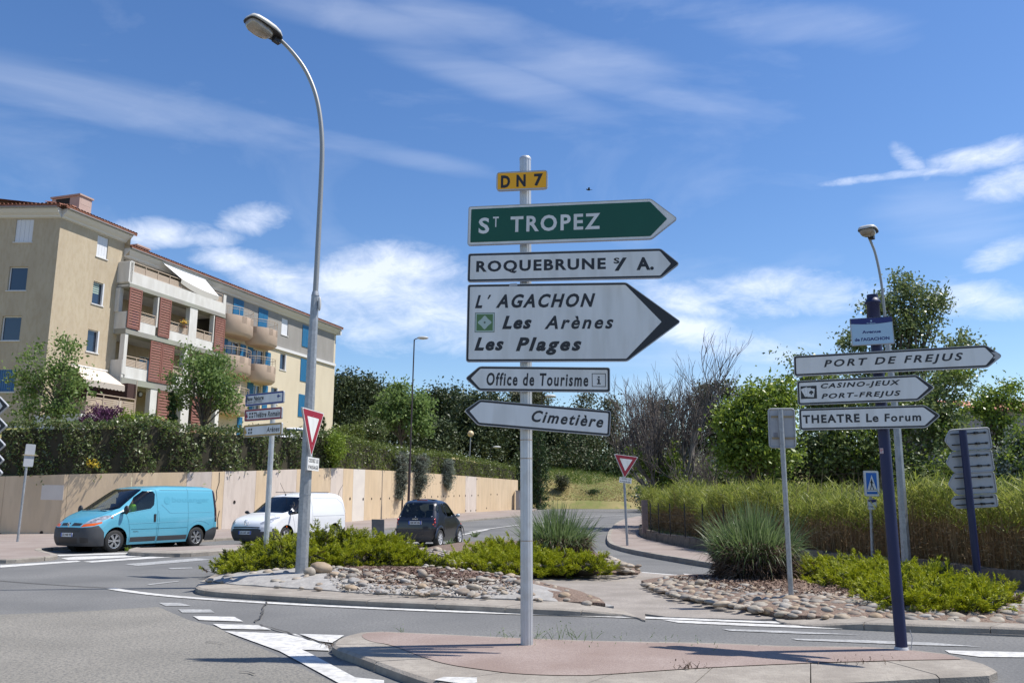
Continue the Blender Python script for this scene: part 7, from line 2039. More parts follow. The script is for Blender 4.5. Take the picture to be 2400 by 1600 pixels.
def unit(n):
    v = rng.normal(size=(n, 3)); return v / np.linalg.norm(v, axis=1, keepdims=True)
def leaf_cards(P, size, aspect=.55, up=0.0):
    """diamond leaves at points P"""
    n = len(P); a = unit(n); b = unit(n)
    if up: a[:, 2] = a[:, 2] * (1 - up)
    a /= np.linalg.norm(a, axis=1, keepdims=True)
    b -= a * (a * b).sum(1, keepdims=True); b /= np.linalg.norm(b, axis=1, keepdims=True)
    s = size * rng.uniform(.6, 1.25, (n, 1)); a = a * s * .5; b = b * s * .5 * aspect
    V = np.stack([P - a, P + b + a * .1, P + a, P - b + a * .1], axis=1).reshape(-1, 3)
    return V, np.arange(4 * n).reshape(-1, 4)
def blades(P, D, L_, Wd, droop, seg=3, spread=None):
    """curved strips: start P, unit direction D, length L_, width, droop towards the ground"""
    n = len(P); L_ = np.broadcast_to(L_, (n,))[:, None]; Wd = np.broadcast_to(Wd, (n,))[:, None]; droop = np.broadcast_to(droop, (n,))[:, None]
    side = np.cross(D, unit(n)); side /= np.linalg.norm(side, axis=1, keepdims=True)
    rows = []
    for k in range(seg + 1):
        t = k / seg; c = P + D * L_ * t; c = c.copy(); c[:, 2] -= (droop * L_ * t * t)[:, 0]
        w = Wd * .5 * (1 - t ** 2 * .92); rows += [c - side * w, c + side * w]
    V = np.stack(rows, axis=1); m = 2 * (seg + 1)
    base = (np.arange(n) * m)[:, None, None]; q = np.array([[2 * k, 2 * k + 1, 2 * k + 3, 2 * k + 2] for k in range(seg)])[None]
    return V.reshape(-1, 3), (base + q).reshape(-1, 4)
def merge(parts):
    V = []; Q = []; M_ = []; o = 0
    for v, q, m in parts: V.append(v); Q.append(q + o); M_.append(np.full(len(q), m)); o += len(v)
    return np.concatenate(V), np.concatenate(Q), np.concatenate(M_)

def EB(px, py, D, rx, ry, rd=None):
    """ellipsoid from its centre pixel, distance and half sizes in pixels"""
    p = A(px, py, D); k = (D * cc + (p.z - EYE) * ss) / FPX
    return (np.array(p), np.array([rx * k, (rd if rd else (rx + ry) / 2 * k), ry * k]))
def crown(parent, blobs, nclump, nleaf, sigma, size, mat, name='crown', shell=.55, aspect=.55, mats=None):
    """foliage: clumps of leaves spread mostly through the outer part of several ellipsoids"""
    vol = np.array([b[1].prod() ** .7 for b in blobs]); cnt = np.maximum(1, (nclump * vol / vol.sum()).astype(int)); pts = []
    cl = []
    for (c, r), k in zip(blobs, cnt):
        d = unit(k); rad = rng.uniform(shell, 1.06, (k, 1)) * (1 + .16 * np.sin(d[:, :1] * 7 + c[0]) * np.cos(d[:, 1:2] * 6 + c[2]))
        cl.append(c + d * r * rad)
    cl = np.concatenate(cl); sg = sigma * rng.uniform(.5, 1.5, (len(cl), 1, 1))
    P = (cl[:, None, :] + rng.normal(size=(len(cl), nleaf, 3)) * sg * np.array([1, 1, .75])).reshape(-1, 3)
    V, Q = leaf_cards(P, size, aspect)
    mi = None
    if mats: mi = np.repeat(rng.integers(0, len(mats), len(cl)), nleaf)
    o = np_mesh(name, V, Q, mats or mat, parent, mi); return o, cl
def wood(parent, base, fork, clumps, r0, mat, n=26, name='trunk', sag=.1):
    mb = MB(); base, fork = Vector(base), Vector(fork); o = rel(parent)
    mid = base.lerp(fork, .5) + Vector((random.uniform(-.1, .1), 0, 0)) * (fork - base).length * .3
    pts = [base, mid, fork]; mb.tube([p - o for p in pts], [r0, r0 * .8, r0 * .6], 8)
    mb.build(name, mat, parent)
    idx = rng.choice(len(clumps), min(n, len(clumps)), replace=False); mb = MB()
    for i in idx:
        t = Vector(clumps[i]); s = base.lerp(fork, random.uniform(.55, 1.0)); m1 = s.lerp(t, .45) + Vector((random.gauss(0, .06), random.gauss(0, .06), .08)) * (t - s).length
        rr = r0 * random.uniform(.22, .42); mb.tube([s - o, m1 - o, t - o], [rr, rr * .6, rr * .2], 5, cap=False)
    mb.build('limbs', mat, parent)
def tree(name, label, base, fork, blobs, nclump, nleaf, sigma, size, mat, r0, bk=None, group=None, shell=.55, cat='tree', mats=None, nl=26, aspect=.55):
    t = thing(name, label, cat, base, 0, group)
    _, cl = crown(t, blobs, nclump, nleaf, sigma, size, mat, shell=shell, mats=mats, aspect=aspect)
    wood(t, base, fork, cl, r0, bk or bark, nl); return t

# ---- hedges on the wall
def hedge(name, label, px0, px1, tops, depth, mat, density, size, core_mat, hang=.25, extra=None, seed=0, bump=.22):
    """clipped hedge following the top of the retaining wall between two picture columns"""
    n = max(8, int((px1 - px0) / 12)); st = []
    for i in range(n + 1):
        px = px0 + (px1 - px0) * i / n; w = wall_at_px(px); p2 = wall_at_px(px + 5) or w
        if p2 == w: p2 = (w[0] + .3, w[1] + .6)
        t = (Vector(p2) - Vector(w)).normalized(); nn = Vector((t.y, -t.x))
        py = np.interp(px, [q[0] for q in tops], [q[1] for q in tops]); D = w[1] + .5
        st.append((w, nn, ztop(w[0]), A(px, py, D).z))
    base = st[n // 2][0]; th = thing(name, label, 'hedge', (base[0], base[1], ztop(base[0])))
    V = []; Q = []
    core = MB(); vs = []
    for w, nn, zb, zt_ in st:
        f0 = (w[0] - nn.x * .28, w[1] - nn.y * .28); b0 = (w[0] - nn.x * depth, w[1] - nn.y * depth)
        vs += [(f0[0], f0[1], zb - .02), (f0[0], f0[1], zt_ - .35), (b0[0], b0[1], zt_ - .35), (b0[0], b0[1], zb - .02)]
    k = len(st)
    core.add(vs, [(4 * i + j, 4 * i + (j + 1) % 4, 4 * i + 4 + (j + 1) % 4, 4 * i + 4 + j) for i in range(k - 1) for j in range(4)]); core.build('stems', core_mat, th, world=True)  # solid dark box added inside the hedge to block light
    pts = []; own = []
    for i in range(k - 1):
        (w0, n0, zb0, zt0), (w1, n1, zb1_, zt1) = st[i], st[i + 1]; L_ = math.dist(w0, w1); h = (zt0 + zt1 - zb0 - zb1_) / 2
        for (area, kind) in ((L_ * h, 'f'), (L_ * depth, 't')):
            m = int(area * density * (1 if kind == 'f' else .55)); u = rng.random(m)[:, None]; v = rng.random(m)
            wx = np.array(w0) * (1 - u) + np.array(w1) * u; nx = np.array([n0.x, n0.y]); zb = zb0 * (1 - u[:, 0]) + zb1_ * u[:, 0]; zt_ = zt0 * (1 - u[:, 0]) + zt1 * u[:, 0]
            arc_ = wx[:, 0] * 1.3 + wx[:, 1] * .9
            if kind == 'f':
                z = zb - hang * (rng.random(m) < .18) * rng.random(m) ** 1.5 + v ** .9 * (zt_ - zb)
                bmp = bump * (np.sin(arc_ * 1.9 + z * 1.3) + np.sin(arc_ * 4.3 - z * 2.7) * .6 + np.sin(arc_ * 9.1 + z * 6.0) * .35)
                inn = -.10 + bmp * .5 - rng.exponential(.12, m) + .10 * (rng.random(m) - .3)
                inn -= .25 * np.clip((z - zt_ + .3) / .3, 0, 1) ** 2
                P = np.column_stack([wx[:, 0] + nx[0] * inn, wx[:, 1] + nx[1] * inn, z])
            else:
                z = zt_ + .10 * np.sin(arc_ * 3.1 + v * 4) + .07 * np.sin(arc_ * 7.7) - rng.exponential(.08, m) + (rng.random(m) < .05) * rng.random(m) * .35
                P = np.column_stack([wx[:, 0] - nx[0] * v * depth, wx[:, 1] - nx[1] * v * depth, z])
            pts.append(P)
    P = np.concatenate(pts); V, Q = leaf_cards(P, size, .45)
    np_mesh('foliage', V, Q, mat, th); return th
hedge('hedge', 'tall dark glossy hedge on top of the ochre wall behind the two vans', -30, 772, [(-30, 990), (60, 986), (160, 990), (280, 985), (330, 978), (420, 998), (520, 1003), (600, 1003), (700, 1012), (772, 1012)], 1.5, lf_hedge, 270, .17, twig_core, hang=.62, bump=.34)
hedge('hedge', 'lower clipped light green hedge on the wall right of the tall lamp mast', 776, 1213, [(776, 1008), (820, 1020), (890, 1040), (960, 1050), (1050, 1062), (1110, 1072), (1150, 1079), (1213, 1094)], 1.4, lf_hedge2, 230, .14, twig_core, hang=.3)
w = wall_at_px(778)
bz = thing('shrub', 'bright yellow-green rounded bush in the hedge right beside the tall lamp mast', 'shrub', (w[0], w[1], ztop(w[0])))
crown(bz, [EB(778, 1050, w[1] + .1, 30, 38, .8)], 160, 26, .14, .13, lf_bright, 'foliage', .3)
# yellow flowers caught in the hedge
for i, (px, py, lab) in enumerate([(216, 1085, 'small cluster of yellow flowers low in the dark hedge above the blue van')]):
    w = wall_at_px(px); p = A(px, py, w[1] - .25); t = thing('yellow_flowers', lab, 'flowers', p)
    crown(t, [(np.array(p), np.array([.3, .15, .2]))], 12, 12, .07, .08, material('petal_bright_yellow', (.55, .40, .02), .6), 'petals', .2)

# ---- grey shrubs hanging over the wall
for i, (px, y0, y1, hw, lab) in enumerate([(938, 1066, 1168, 25, 'largest grey-green shrub spilling down the wall left of the brown lamp post'), (982, 1070, 1162, 27, 'grey-green shrub spilling down the wall just right of the brown lamp post'), (1049, 1082, 1142, 17, 'smallest grey-green shrub hanging alone on the ochre wall right of the brown lamp post')]):
    w = wall_at_px(px); D = w[1] - .35; t = thing('hanging_shrub', lab, 'shrub', A(px, y0, D), 0, 'grey shrubs hanging over the wall')
    n = 6; bl = [EB(px + hw * .12 * math.sin(k * 2.1 + i), y0 + (y1 - y0) * (k + .5) / n, D - .1, hw * (.75 + .3 * math.sin(math.pi * (k + .8) / n)) * (1 if k < 4 else .68), (y1 - y0) / n * .95, .42) for k in range(n)]
    crown(t, bl, 260, 36, .12, .095, lf_grey, 'foliage', .35, aspect=.4)
    _c = MB()
    for c_, r_ in bl: _c.sphere(Vector(c_) - t.location, 1, 8, 6, sc=tuple(r_ * .62))
    _c.build('stems', twig_core, t)

# ---- garden trees and bushes before the building
g_trees = 'leafy trees in front of the apartment building'
b = A(140, 1010, 40.5)
tree('leafy_tree', 'light green open-crowned tree before the shaded left side of the beige building', (b.x, 40.5, 3.0), A(135, 930, 40.5),
     [EB(145, 870, 40.5, 48, 42), EB(80, 900, 40.8, 45, 60), EB(160, 820, 40.5, 24, 34), EB(150, 795, 40.6, 9, 20), EB(76, 830, 40.5, 24, 26), EB(175, 910, 40.2, 40, 45), EB(60, 965, 40, 30, 25), EB(130, 960, 40, 60, 30), EB(45, 880, 40.6, 14, 20)], 230, 20, .22, .19, lf_tree, .14, group=g_trees, shell=.25, nl=40)
b = A(480, 1015, 43.0)
tree('leafy_tree', 'denser round-crowned tree in front of the red-brown louvred balconies', (b.x, 43.0, 3.2), A(478, 950, 43),
     [EB(480, 890, 43, 72, 58), EB(450, 835, 43, 22, 30), EB(447, 812, 43, 9, 16), EB(510, 850, 43, 38, 34), EB(425, 930, 43, 32, 30), EB(530, 940, 43, 38, 38), EB(520, 900, 42.8, 45, 60), EB(410, 895, 43.2, 20, 25)], 270, 22, .23, .19, lf_tree, .14, group=g_trees, shell=.3, nl=40)
def cypress(px, y0, y1, hw, D, label, nc=200, size=.12):
    b = A(px, y1, D); t = thing('cypress', label, 'tree', b, 0, 'columnar cypresses')
    n = 9; bl = [EB(px, y0 + (y1 - y0) * (k + .5) / n, D, hw * (.35 + .65 * min(1, (k + .6) / 3.2)), (y1 - y0) / n * .9) for k in range(n)]
    crown(t, bl, nc, 28, hw * D / FPX * .16, size, lf_cyp, shell=.55, aspect=.35)
    h = A(px, y0 + 8, D) - b; MB().tube([(0, 0, -1.5), (0, 0, h.z * .5), (0, 0, h.z)], [hw * D / FPX * .3, hw * D / FPX * .25, .02], 8).build('trunk', bark, t)
cypress(403, 918, 1005, 11, 42.6, 'narrow dark cypress standing between the louvred balconies and the round-crowned tree', 130)
cypress(757, 977, 1022, 8, 62, 'small pointed cypress at the right end of the building, behind the yield triangle', 60)
cypress(1263, 1000, 1195, 23, 74, 'tall dark cypress just right of the main signpost at the wall end', 330, .2)
cypress(1240, 1030, 1195, 16, 80, 'second dark cypress close behind the main signpost', 160, .2)
p = A(240, 985, 40.0); t = thing('shrub', 'purple-leaved bush between the open-crowned tree and the building terrace', 'shrub', (p.x, p.y, 3.5))
_, cl = crown(t, [EB(240, 985, 40, 45, 26), EB(205, 992, 40, 26, 20), EB(265, 978, 40, 26, 24), EB(235, 962, 40, 26, 14)], 150, 30, .13, .11, lf_purple, 'foliage', .3); wood(t, (p.x, p.y, 3.3), (p.x, p.y, 4.6), cl, .05, bark, 14)
p = A(335, 985, 40.0); t = thing('shrub', 'bright lime-green bush above the hedge, right of the purple bush', 'shrub', (p.x, p.y, 3.5))
_, cl = crown(t, [EB(300, 985, 40, 22, 30), EB(345, 992, 40, 40, 22), EB(395, 1000, 40, 26, 14)], 130, 26, .13, .12, lf_bright, 'foliage', .3); wood(t, (p.x, p.y, 3.3), (p.x, p.y, 4.6), cl, .05, bark, 12)
b = A(940, 1050, 60)
tree('leafy_tree', 'fresh green garden tree behind the brown street lamp', (b.x, 60, 4.2), A(940, 1015, 60),
     [EB(940, 960, 60, 56, 48), EB(985, 955, 60, 34, 44), EB(900, 975, 60, 34, 34), EB(935, 925, 60, 28, 24), EB(950, 903, 60, 10, 14), EB(925, 900, 60, 6, 12), EB(975, 990, 59.5, 32, 28), EB(995, 1005, 60, 18, 20)], 330, 22, .24, .27, lf_tree, .16, group=g_trees, shell=.25, nl=34)
p = A(875, 1015, 57); t = thing('shrub', 'round dark glossy bush left of the fresh green garden tree', 'shrub', (p.x, p.y, 4.3))
crown(t, [EB(875, 1012, 57, 29, 28)], 200, 26, .15, .15, lf_hedge, 'foliage', .6); MB().tube([(0, 0, -.6), (0, 0, 1.4)], .08, 6).build('stem', bark, t)
p = A(820, 1015, 52); t = thing('shrub', 'loose grey-green bush behind the hedge right of the yield triangle', 'shrub', (p.x, p.y, 4.2))
crown(t, [EB(812, 1018, 52, 34, 22), EB(838, 1008, 52, 14, 14)], 110, 24, .16, .14, lf_hedge2, 'foliage', .3); MB().tube([(0, 0, -.6), (0, 0, 1.2)], .08, 6).build('stem', bark, t)

# ---- far pines and eucalypts
pg = 'dark umbrella pines on the hill behind'
def far_tree(name, label, px, py0, py1, hw, D, mat, group, nclump, size, blobs=None, trunk=.25, shell=.5, nleaf=30):
    g0 = A(px, 1150, D); zg = (hill_z if g0.x < 1.8 else bank_z)(g0.x, D); b = (g0.x, D, zg)
    if blobs is None:
        h = py1 - py0; blobs = [EB(px, py0 + h * .35, D, hw, h * .36), EB(px - hw * .5, py0 + h * .5, D, hw * .6, h * .35), EB(px + hw * .5, py0 + h * .48, D, hw * .6, h * .35), EB(px - hw * .3, py0 + h * .2, D, hw * .45, h * .2), EB(px + hw * .35, py0 + h * .18, D, hw * .4, h * .18), EB(px, py0 + h * .75, D - 2, hw * .9, h * .3)]
    cy_ = np.mean([q[0][2] for q in blobs])
    return tree(name, label, b, (g0.x, D, min(cy_, zg + (cy_ - zg) * .8)), blobs, nclump, nleaf, size * 1.6, size, mat, trunk, group=group, shell=shell, nl=18)
far_tree('pine_tree', 'dark umbrella pine directly right of the beige building', 830, 878, 1040, 68, 92, lf_pine, pg, 620, .36)
far_tree('pine_tree', 'dark pine crown rising left behind the fresh green garden tree', 905, 905, 1050, 55, 100, lf_pine, pg, 420, .38)
far_tree('pine_tree', 'broad dark pine right of the brown street lamp', 1045, 912, 1075, 70, 96, lf_pine, pg, 620, .37)
far_tree('pine_tree', 'dark pine behind the left tips of the two left-pointing signs', 1130, 920, 1085, 60, 90, lf_pine, pg, 520, .35)
far_tree('pine_tree', 'low dark pine filling the gap beside the globe lamp', 1010, 985, 1080, 60, 86, lf_pine, pg, 360, .34)
far_tree('pine_tree', 'dark pine behind the main signpost under the Cimetière panel', 1215, 955, 1150, 55, 94, lf_pine, pg, 480, .36)
far_tree('pine_tree', 'dark pine right of the main signpost, behind the cypress', 1300, 965, 1120, 50, 96, lf_pine, pg, 420, .36)
far_tree('pine_tree', 'olive pine peeping between the Office de Tourisme and Cimetière panels', 1240, 908, 1000, 45, 104, lf_euc, pg, 260, .36)
eg = 'tall eucalyptus trees on the skyline'
far_tree('eucalyptus_tree', 'thin eucalyptus on the skyline right below the Office de Tourisme panel', 1372, 922, 1120, 28, 102, lf_euc, eg, 200, .34, [EB(1372, 940, 102, 22, 18), EB(1360, 985, 102, 26, 34), EB(1395, 1010, 102, 30, 40), EB(1375, 1070, 100, 36, 40)])
far_tree('eucalyptus_tree', 'small-headed eucalyptus left of the bare tree', 1432, 935, 1110, 25, 98, lf_euc, eg, 170, .34, [EB(1425, 945, 98, 16, 12), EB(1447, 952, 98, 16, 12), EB(1430, 1000, 98, 28, 36), EB(1450, 1060, 98, 34, 40)])
far_tree('eucalyptus_tree', 'eucalyptus seen through the upper branches of the bare tree', 1535, 935, 1110, 40, 96, lf_euc, eg, 260, .34, [EB(1527, 950, 96, 20, 16), EB(1555, 975, 96, 26, 26), EB(1575, 955, 96, 20, 16), EB(1520, 1030, 96, 46, 50), EB(1580, 1050, 96, 40, 50)])
far_tree('eucalyptus_tree', 'tallest eucalyptus with two rounded heads right of the bare tree', 1672, 892, 1120, 50, 84, lf_euc, eg, 420, .32, [EB(1664, 918, 84, 30, 24), EB(1702, 912, 84, 18, 18), EB(1722, 928, 84, 16, 14), EB(1640, 955, 84, 26, 30), EB(1680, 965, 84, 34, 34), EB(1650, 1030, 84, 46, 55), EB(1700, 1060, 84, 44, 50)])
far_tree('eucalyptus_tree', 'dull green eucalyptus behind the bright poplar-like tree', 1765, 915, 1100, 40, 80, lf_euc, eg, 260, .32)
# undergrowth along the hill foot
def thicket(label, blobs, nclump, size, mats, D):
    c = blobs[0][0]; t = thing('thicket', label, 'bushes', (c[0], c[1], bank_z(c[0], c[1])), 0, 'dark bushes at the foot of the hill')
    _, cl = crown(t, blobs, nclump, 30, size * 1.7, size, None, 'foliage', .3, mats=mats); wood(t, t.location, Vector(c), cl, .08, bark, 12)
thicket('dark bushes above the green grass of the bank, behind the far yield triangle', [EB(1330, 1090, 88, 55, 40), EB(1400, 1100, 86, 50, 50), EB(1460, 1110, 84, 50, 50), EB(1360, 1050, 92, 60, 45)], 520, .30, [lf_pine, lf_cyp, lf_euc], 88)
thicket('dark bushes between the wall end and the grassy bank, right of the main signpost', [EB(1235, 1150, 77, 26, 40), EB(1225, 1110, 79, 26, 40)], 240, .24, [lf_cyp, lf_pine], 77)
thicket('brown-green scrub behind the foot of the bare tree', [EB(1570, 1140, 66, 60, 45), EB(1640, 1120, 64, 60, 50), EB(1520, 1160, 70, 30, 35), EB(1700, 1130, 60, 50, 50)], 420, .24, [lf_euc, lf_grey, lf_mid, lf_euc], 66)
thicket('dark green bushes under the right-hand trees behind the reeds', [EB(1800, 1110, 40, 80, 50), EB(1950, 1100, 40, 90, 60), EB(2100, 1110, 38, 90, 55), EB(2260, 1120, 36, 90, 60), EB(2380, 1130, 34, 70, 50), EB(1700, 1130, 44, 50, 40)], 1500, .17, [lf_mid, lf_dark, lf_cyp], 40)

# ---- bare tree with ivy
bt_o = A(1568, 1225, 41)
bt = thing('bare_tree', 'leafless grey tree with many fine upright branches and ivy on its stems', 'tree', (bt_o.x, 41, .2))
mb = MB(); fine = MB(); tips = []
def branch(p, d, L_, r, depth):
    n = 3; pts = [p]; dd = d.copy()
    for k in range(n):
        dd = (dd + Vector((random.gauss(0, .10), random.gauss(0, .10), random.gauss(.04, .06)))).normalized(); pts.append(pts[-1] + dd * L_ / n)
    tgt = mb if depth < 3 else fine
    tgt.tube(pts, [r * (1 - .45 * k / n) for k in range(n + 1)], 6 if depth < 2 else (4 if depth < 4 else 3), cap=False)
    if depth >= 6: return
    k = random.choice((2, 3)) if depth < 5 else 2
    for _ in range(k + (1 if depth in (1, 2) else 0)):
        s = pts[random.choice((1, 2, 3, 3))]; a = random.uniform(.22, .55)
        ax = dd.orthogonal().normalized(); ax.rotate(Matrix.Rotation(random.uniform(0, 6.28), 4, dd)) if False else None
        q = Matrix.Rotation(random.uniform(0, 2 * math.pi), 3, dd) @ dd.orthogonal().normalized(); nd = (dd * math.cos(a) + q * math.sin(a)).normalized(); nd = (nd + Vector((0, 0, .16))).normalized()
        branch(s, nd, L_ * random.uniform(.62, .83), r * .64, depth + 1)
random.seed(21)
for a in ((-.34, 0), (-.12, .1), (.1, -.1), (.30, .06), (.02, .2), (-.52, .05), (.5, -.1)):
    branch(Vector((random.uniform(-.25, .25), random.uniform(-.2, .2), 0)), Vector((a[0], a[1], 1)).normalized(), 2.55 + random.uniform(-.25, .25), .125, 0)
mb.build('branches', bark_grey, bt); fine.build('twigs', material('twig_grey_brown', (.13, .11, .10), .9), bt)
crown(bt, [EB(1560, 1165, 40.8, 24, 55), EB(1575, 1090, 40.8, 18, 50), EB(1530, 1105, 40.8, 14, 34), EB(1500, 1080, 40.8, 12, 20), EB(1480, 1062, 40.8, 8, 12), EB(1590, 1130, 40.8, 14, 50), EB(1545, 1190, 40.6, 30, 34)], 260, 24, .13, .15, lf_mid, 'ivy', .2)
bt2 = thing('bare_tree', 'spindly leafless shrub right of the ivy-clad bare tree, above the reeds', 'tree', (A(1660, 1170, 38).x, 38, .2))
mb = MB(); fine = MB()
for a in ((-.4, 0), (-.1, .1), (.25, -.1), (.5, .06)): branch(Vector((0, 0, 0)), Vector((a[0], a[1], 1)).normalized(), 1.35, .055, 1)
mb.build('branches', bark_grey, bt2); fine.build('twigs', bpy.data.materials['twig_grey_brown'], bt2)
random.seed(9)

# ---- green trees at the right
rg = 'green trees behind the reeds'
def rtree(label, px, D, blobs, nclump, size, mat, mats=None, r0=.2, fork=1100, shell=.35, name='leafy_tree', nl=46):
    b = A(px, 1180, D); return tree(name, label, (b.x, D, .1), A(px, fork, D), blobs, nclump, 28, size * 1.35, size, mat, r0, group=rg, shell=shell, mats=mats, nl=nl)
rtree('bright green leafy tree left of the back of the grey rectangular sign', 1770, 36, [EB(1800, 960, 36, 70, 60), EB(1740, 1000, 36, 60, 60), EB(1825, 925, 36, 42, 42), EB(1770, 935, 36, 30, 26), EB(1725, 960, 36, 24, 24), EB(1720, 1060, 36, 50, 50), EB(1800, 1050, 35.5, 70, 60), EB(1700, 985, 36, 22, 20)], 500, .20, lf_mid)
rtree('tallest tree, with a ragged crown behind the street name plate and blue signpost', 2110, 44, [EB(2115, 690, 44, 42, 48), EB(2110, 650, 44, 20, 22), EB(2060, 720, 44, 46, 40), EB(2170, 720, 44, 52, 42), EB(2190, 692, 44, 26, 20), EB(2120, 770, 44, 75, 55), EB(2030, 790, 44, 34, 30), EB(1990, 800, 44, 26, 36), EB(2240, 820, 44, 42, 34), EB(2262, 790, 44, 18, 20), EB(2130, 850, 44, 90, 60), EB(2050, 870, 44, 60, 60), EB(2270, 845, 44, 30, 22)], 520, .215, lf_dark, None, .3, 1000, .2, nl=70)
rtree('wide dark green tree filling the space behind the three white arrow panels', 2000, 39, [EB(1960, 950, 39, 90, 60), EB(2080, 960, 39, 90, 80), EB(1920, 890, 39, 60, 44), EB(1875, 850, 39, 26, 20), EB(1850, 835, 39, 14, 10), EB(1990, 1040, 38.5, 110, 60), EB(2200, 940, 39, 70, 70), EB(2210, 1020, 38.5, 70, 60), EB(2240, 880, 39, 46, 34), EB(1900, 1050, 38.5, 70, 50)], 860, .20, None, [lf_dark, lf_mid, lf_dark], .25)
rtree('sparse outreaching tree with visible twigs before the far red-roofed house', 2330, 33, [EB(2330, 930, 33, 30, 24), EB(2370, 905, 33, 20, 18), EB(2300, 960, 33, 26, 26), EB(2345, 985, 33, 34, 28), EB(2388, 950, 33, 18, 22), EB(2365, 1040, 33, 34, 40)], 210, .15, lf_mid, None, .09, 1020, .1, nl=50)
rtree('dense pale-leaved bush at the right picture edge above the reeds', 2380, 30, [EB(2375, 1100, 30, 60, 50), EB(2420, 1060, 30, 50, 60), EB(2330, 1130, 30, 40, 30)], 620, .14, None, [lf_mid, lf_grey], .12, 1120)
# far house
hx = A(2345, 1000, 62); hs = thing('house', 'far house with a red tiled roof and grey wall behind the right-hand trees', 'house', (hx.x, hx.y, 1), R(12))
zt_ = A(2330, 962, 62).z
MB().bb((-2.6, 0, 0), (9, 8, zt_ - 1)).build('wall', material('house_grey_render', (.30, .27, .24), .9), hs)
MB().add([(-3.0, -.5, zt_ - 1.05), (9.4, -.5, zt_ - 1.15), (9.4, 4, zt_ + .15), (-3.0, 4, zt_ + .2), (-3.0, -.5, zt_ - .9), (9.4, -.5, zt_ - 1.0)], [(4, 5, 2, 3), (0, 1, 5, 4)]).build('roof', material('far_roof_tile', (.42, .16, .10), .85, var=(.5, .22, .14), vscale=3), hs)
MB().tube([(2.2, 1.5, zt_ - .7), (2.2, 1.5, zt_ - .1)], .12, 8).build('chimney', darkin, hs)

# ---- low wall, fence posts and reeds at the right
lw_pts = smooth_path(GP([(1500, 1240), (1496, 1250), (1508, 1259), (1545, 1268), (1580, 1275), (1640, 1286), (1750, 1300), (1900, 1319), (2160, 1347), (2400, 1381), (2650, 1416), (3000, 1460)], .12), 2)
lowm = material('low_wall_stone', (.13, .105, .085), .95, var=(.20, .165, .13), vscale=2.5, bump=.8, bscale=9, var2=(.09, .07, .055), v2scale=9, fac2=.5)
lwt = thing('low_wall', 'low rough brown wall edging the right-hand pavement below the reeds', 'wall', (*lw_pts[6], .1))
step_ = max(1, len(lw_pts) // 34)
for i in range(0, len(lw_pts) - step_, step_):
    seg_ = lw_pts[i:i + step_ + 1]; bk2 = offset_path(seg_, -.22) if True else None
    k = len(seg_); h = .40 + random.uniform(-.02, .02); mb = MB(); wob = lambda: random.uniform(-.012, .012)
    n1 = offset_path(seg_, .22)
    vs = [(x, y, .02) for x, y in seg_] + [(x + wob(), y + wob(), h + wob()) for x, y in seg_] + [(x, y, h) for x, y in n1] + [(x, y, .02) for x, y in n1]
    fs = [f for j in range(k - 1) for f in ((j, j + 1, k + j + 1, k + j), (k + j, k + j + 1, 2 * k + j + 1, 2 * k + j), (2 * k + j, 2 * k + j + 1, 3 * k + j + 1, 3 * k + j))]
    fs += [(0, k, 2 * k, 3 * k), (k - 1, 4 * k - 1, 3 * k - 1, 2 * k - 1)]
    mb.add(vs, fs); mb.build('wall_stone', lowm, lwt, world=True)
fc = thing('fence', 'short wire fence with a pinkish concrete end post on the low wall beside the reeds', 'fence', (*G(1515, 1250, .3), .3))
fm = material('concrete_post', (.24, .17, .15), .9, var=(.3, .22, .19), vscale=4); wire = material('fence_iron', (.03, .028, .026), .8)
def fpos(px): 
    r = ray(px, 1250); k = r[0] / r[1]; best = None
    for a, b in zip(lw_pts[:-1], lw_pts[1:]):
        f0, f1_ = a[0] - k * a[1], b[0] - k * b[1]
        if f0 * f1_ <= 0: t = f0 / (f0 - f1_) if f0 != f1_ else 0; best = (a[0] + (b[0] - a[0]) * t, a[1] + (b[1] - a[1]) * t)
    return best
q = fpos(1514); top = A(1514, 1171, q[1] + .1).z
MB().bb((q[0] - .11, q[1] + .03, .3), (q[0] + .1, q[1] + .22, top)).build('end_post', fm, fc, world=True)
fp = []
for px in (1527, 1546, 1573, 1608, 1650, 1700):
    q = fpos(px); fp.append(q); MB().tube([(q[0], q[1] + .1, .35), (q[0], q[1] + .1, top - .1)], .022, 6).build('post', wire, fc, world=True)
mb = MB(); q0 = fpos(1514)
for zz in (.55, .8, 1.05, 1.3):
    mb.tube([(q0[0], q0[1] + .1, zz)] + [(a, b_ + .1, zz) for a, b_ in fp], .005, 4)
mb.build('wires', wire, fc, world=True)

# reeds: one mass of stems and leaves
N_ = 19000
def along(pts, n, dmin, dmax):
    L_ = [0]
    for a, b in zip(pts[:-1], pts[1:]): L_.append(L_[-1] + math.dist(a, b))
    t = rng.random(n) * L_[-1]; x = np.interp(t, L_, [p[0] for p in pts]); y = np.interp(t, L_, [p[1] for p in pts])
    x2 = np.interp(t + .05, L_, [p[0] for p in pts]); y2 = np.interp(t + .05, L_, [p[1] for p in pts]); d = np.hypot(x2 - x, y2 - y) + 1e-9
    nx, ny = -(y2 - y) / d, (x2 - x) / d; k = dmin + (dmax - dmin) * rng.random(n) ** 1.6
    return x + nx * k, y + ny * k, t
rp = [p for p in lw_pts if p[0] > fpos(1640)[0]]
x, y, t = along(rp, N_, .25, 3.6)
hgt = 1.52 + .17 * np.sin(t * .9) + .13 * np.sin(t * 2.3 + 1) + .09 * np.sin(t * 6.1) + rng.normal(0, .10, N_) + .12 * np.clip((y - 20) / 8, 0, 1)
P = np.column_stack([x, y, np.full(N_, .12)]); D_ = unit(N_) * .07 + np.array([0, 0, 1]); D_ /= np.linalg.norm(D_, axis=1, keepdims=True)
A1 = blades(P, D_, hgt * .95, .013, 0, 2)
M_ = 52000
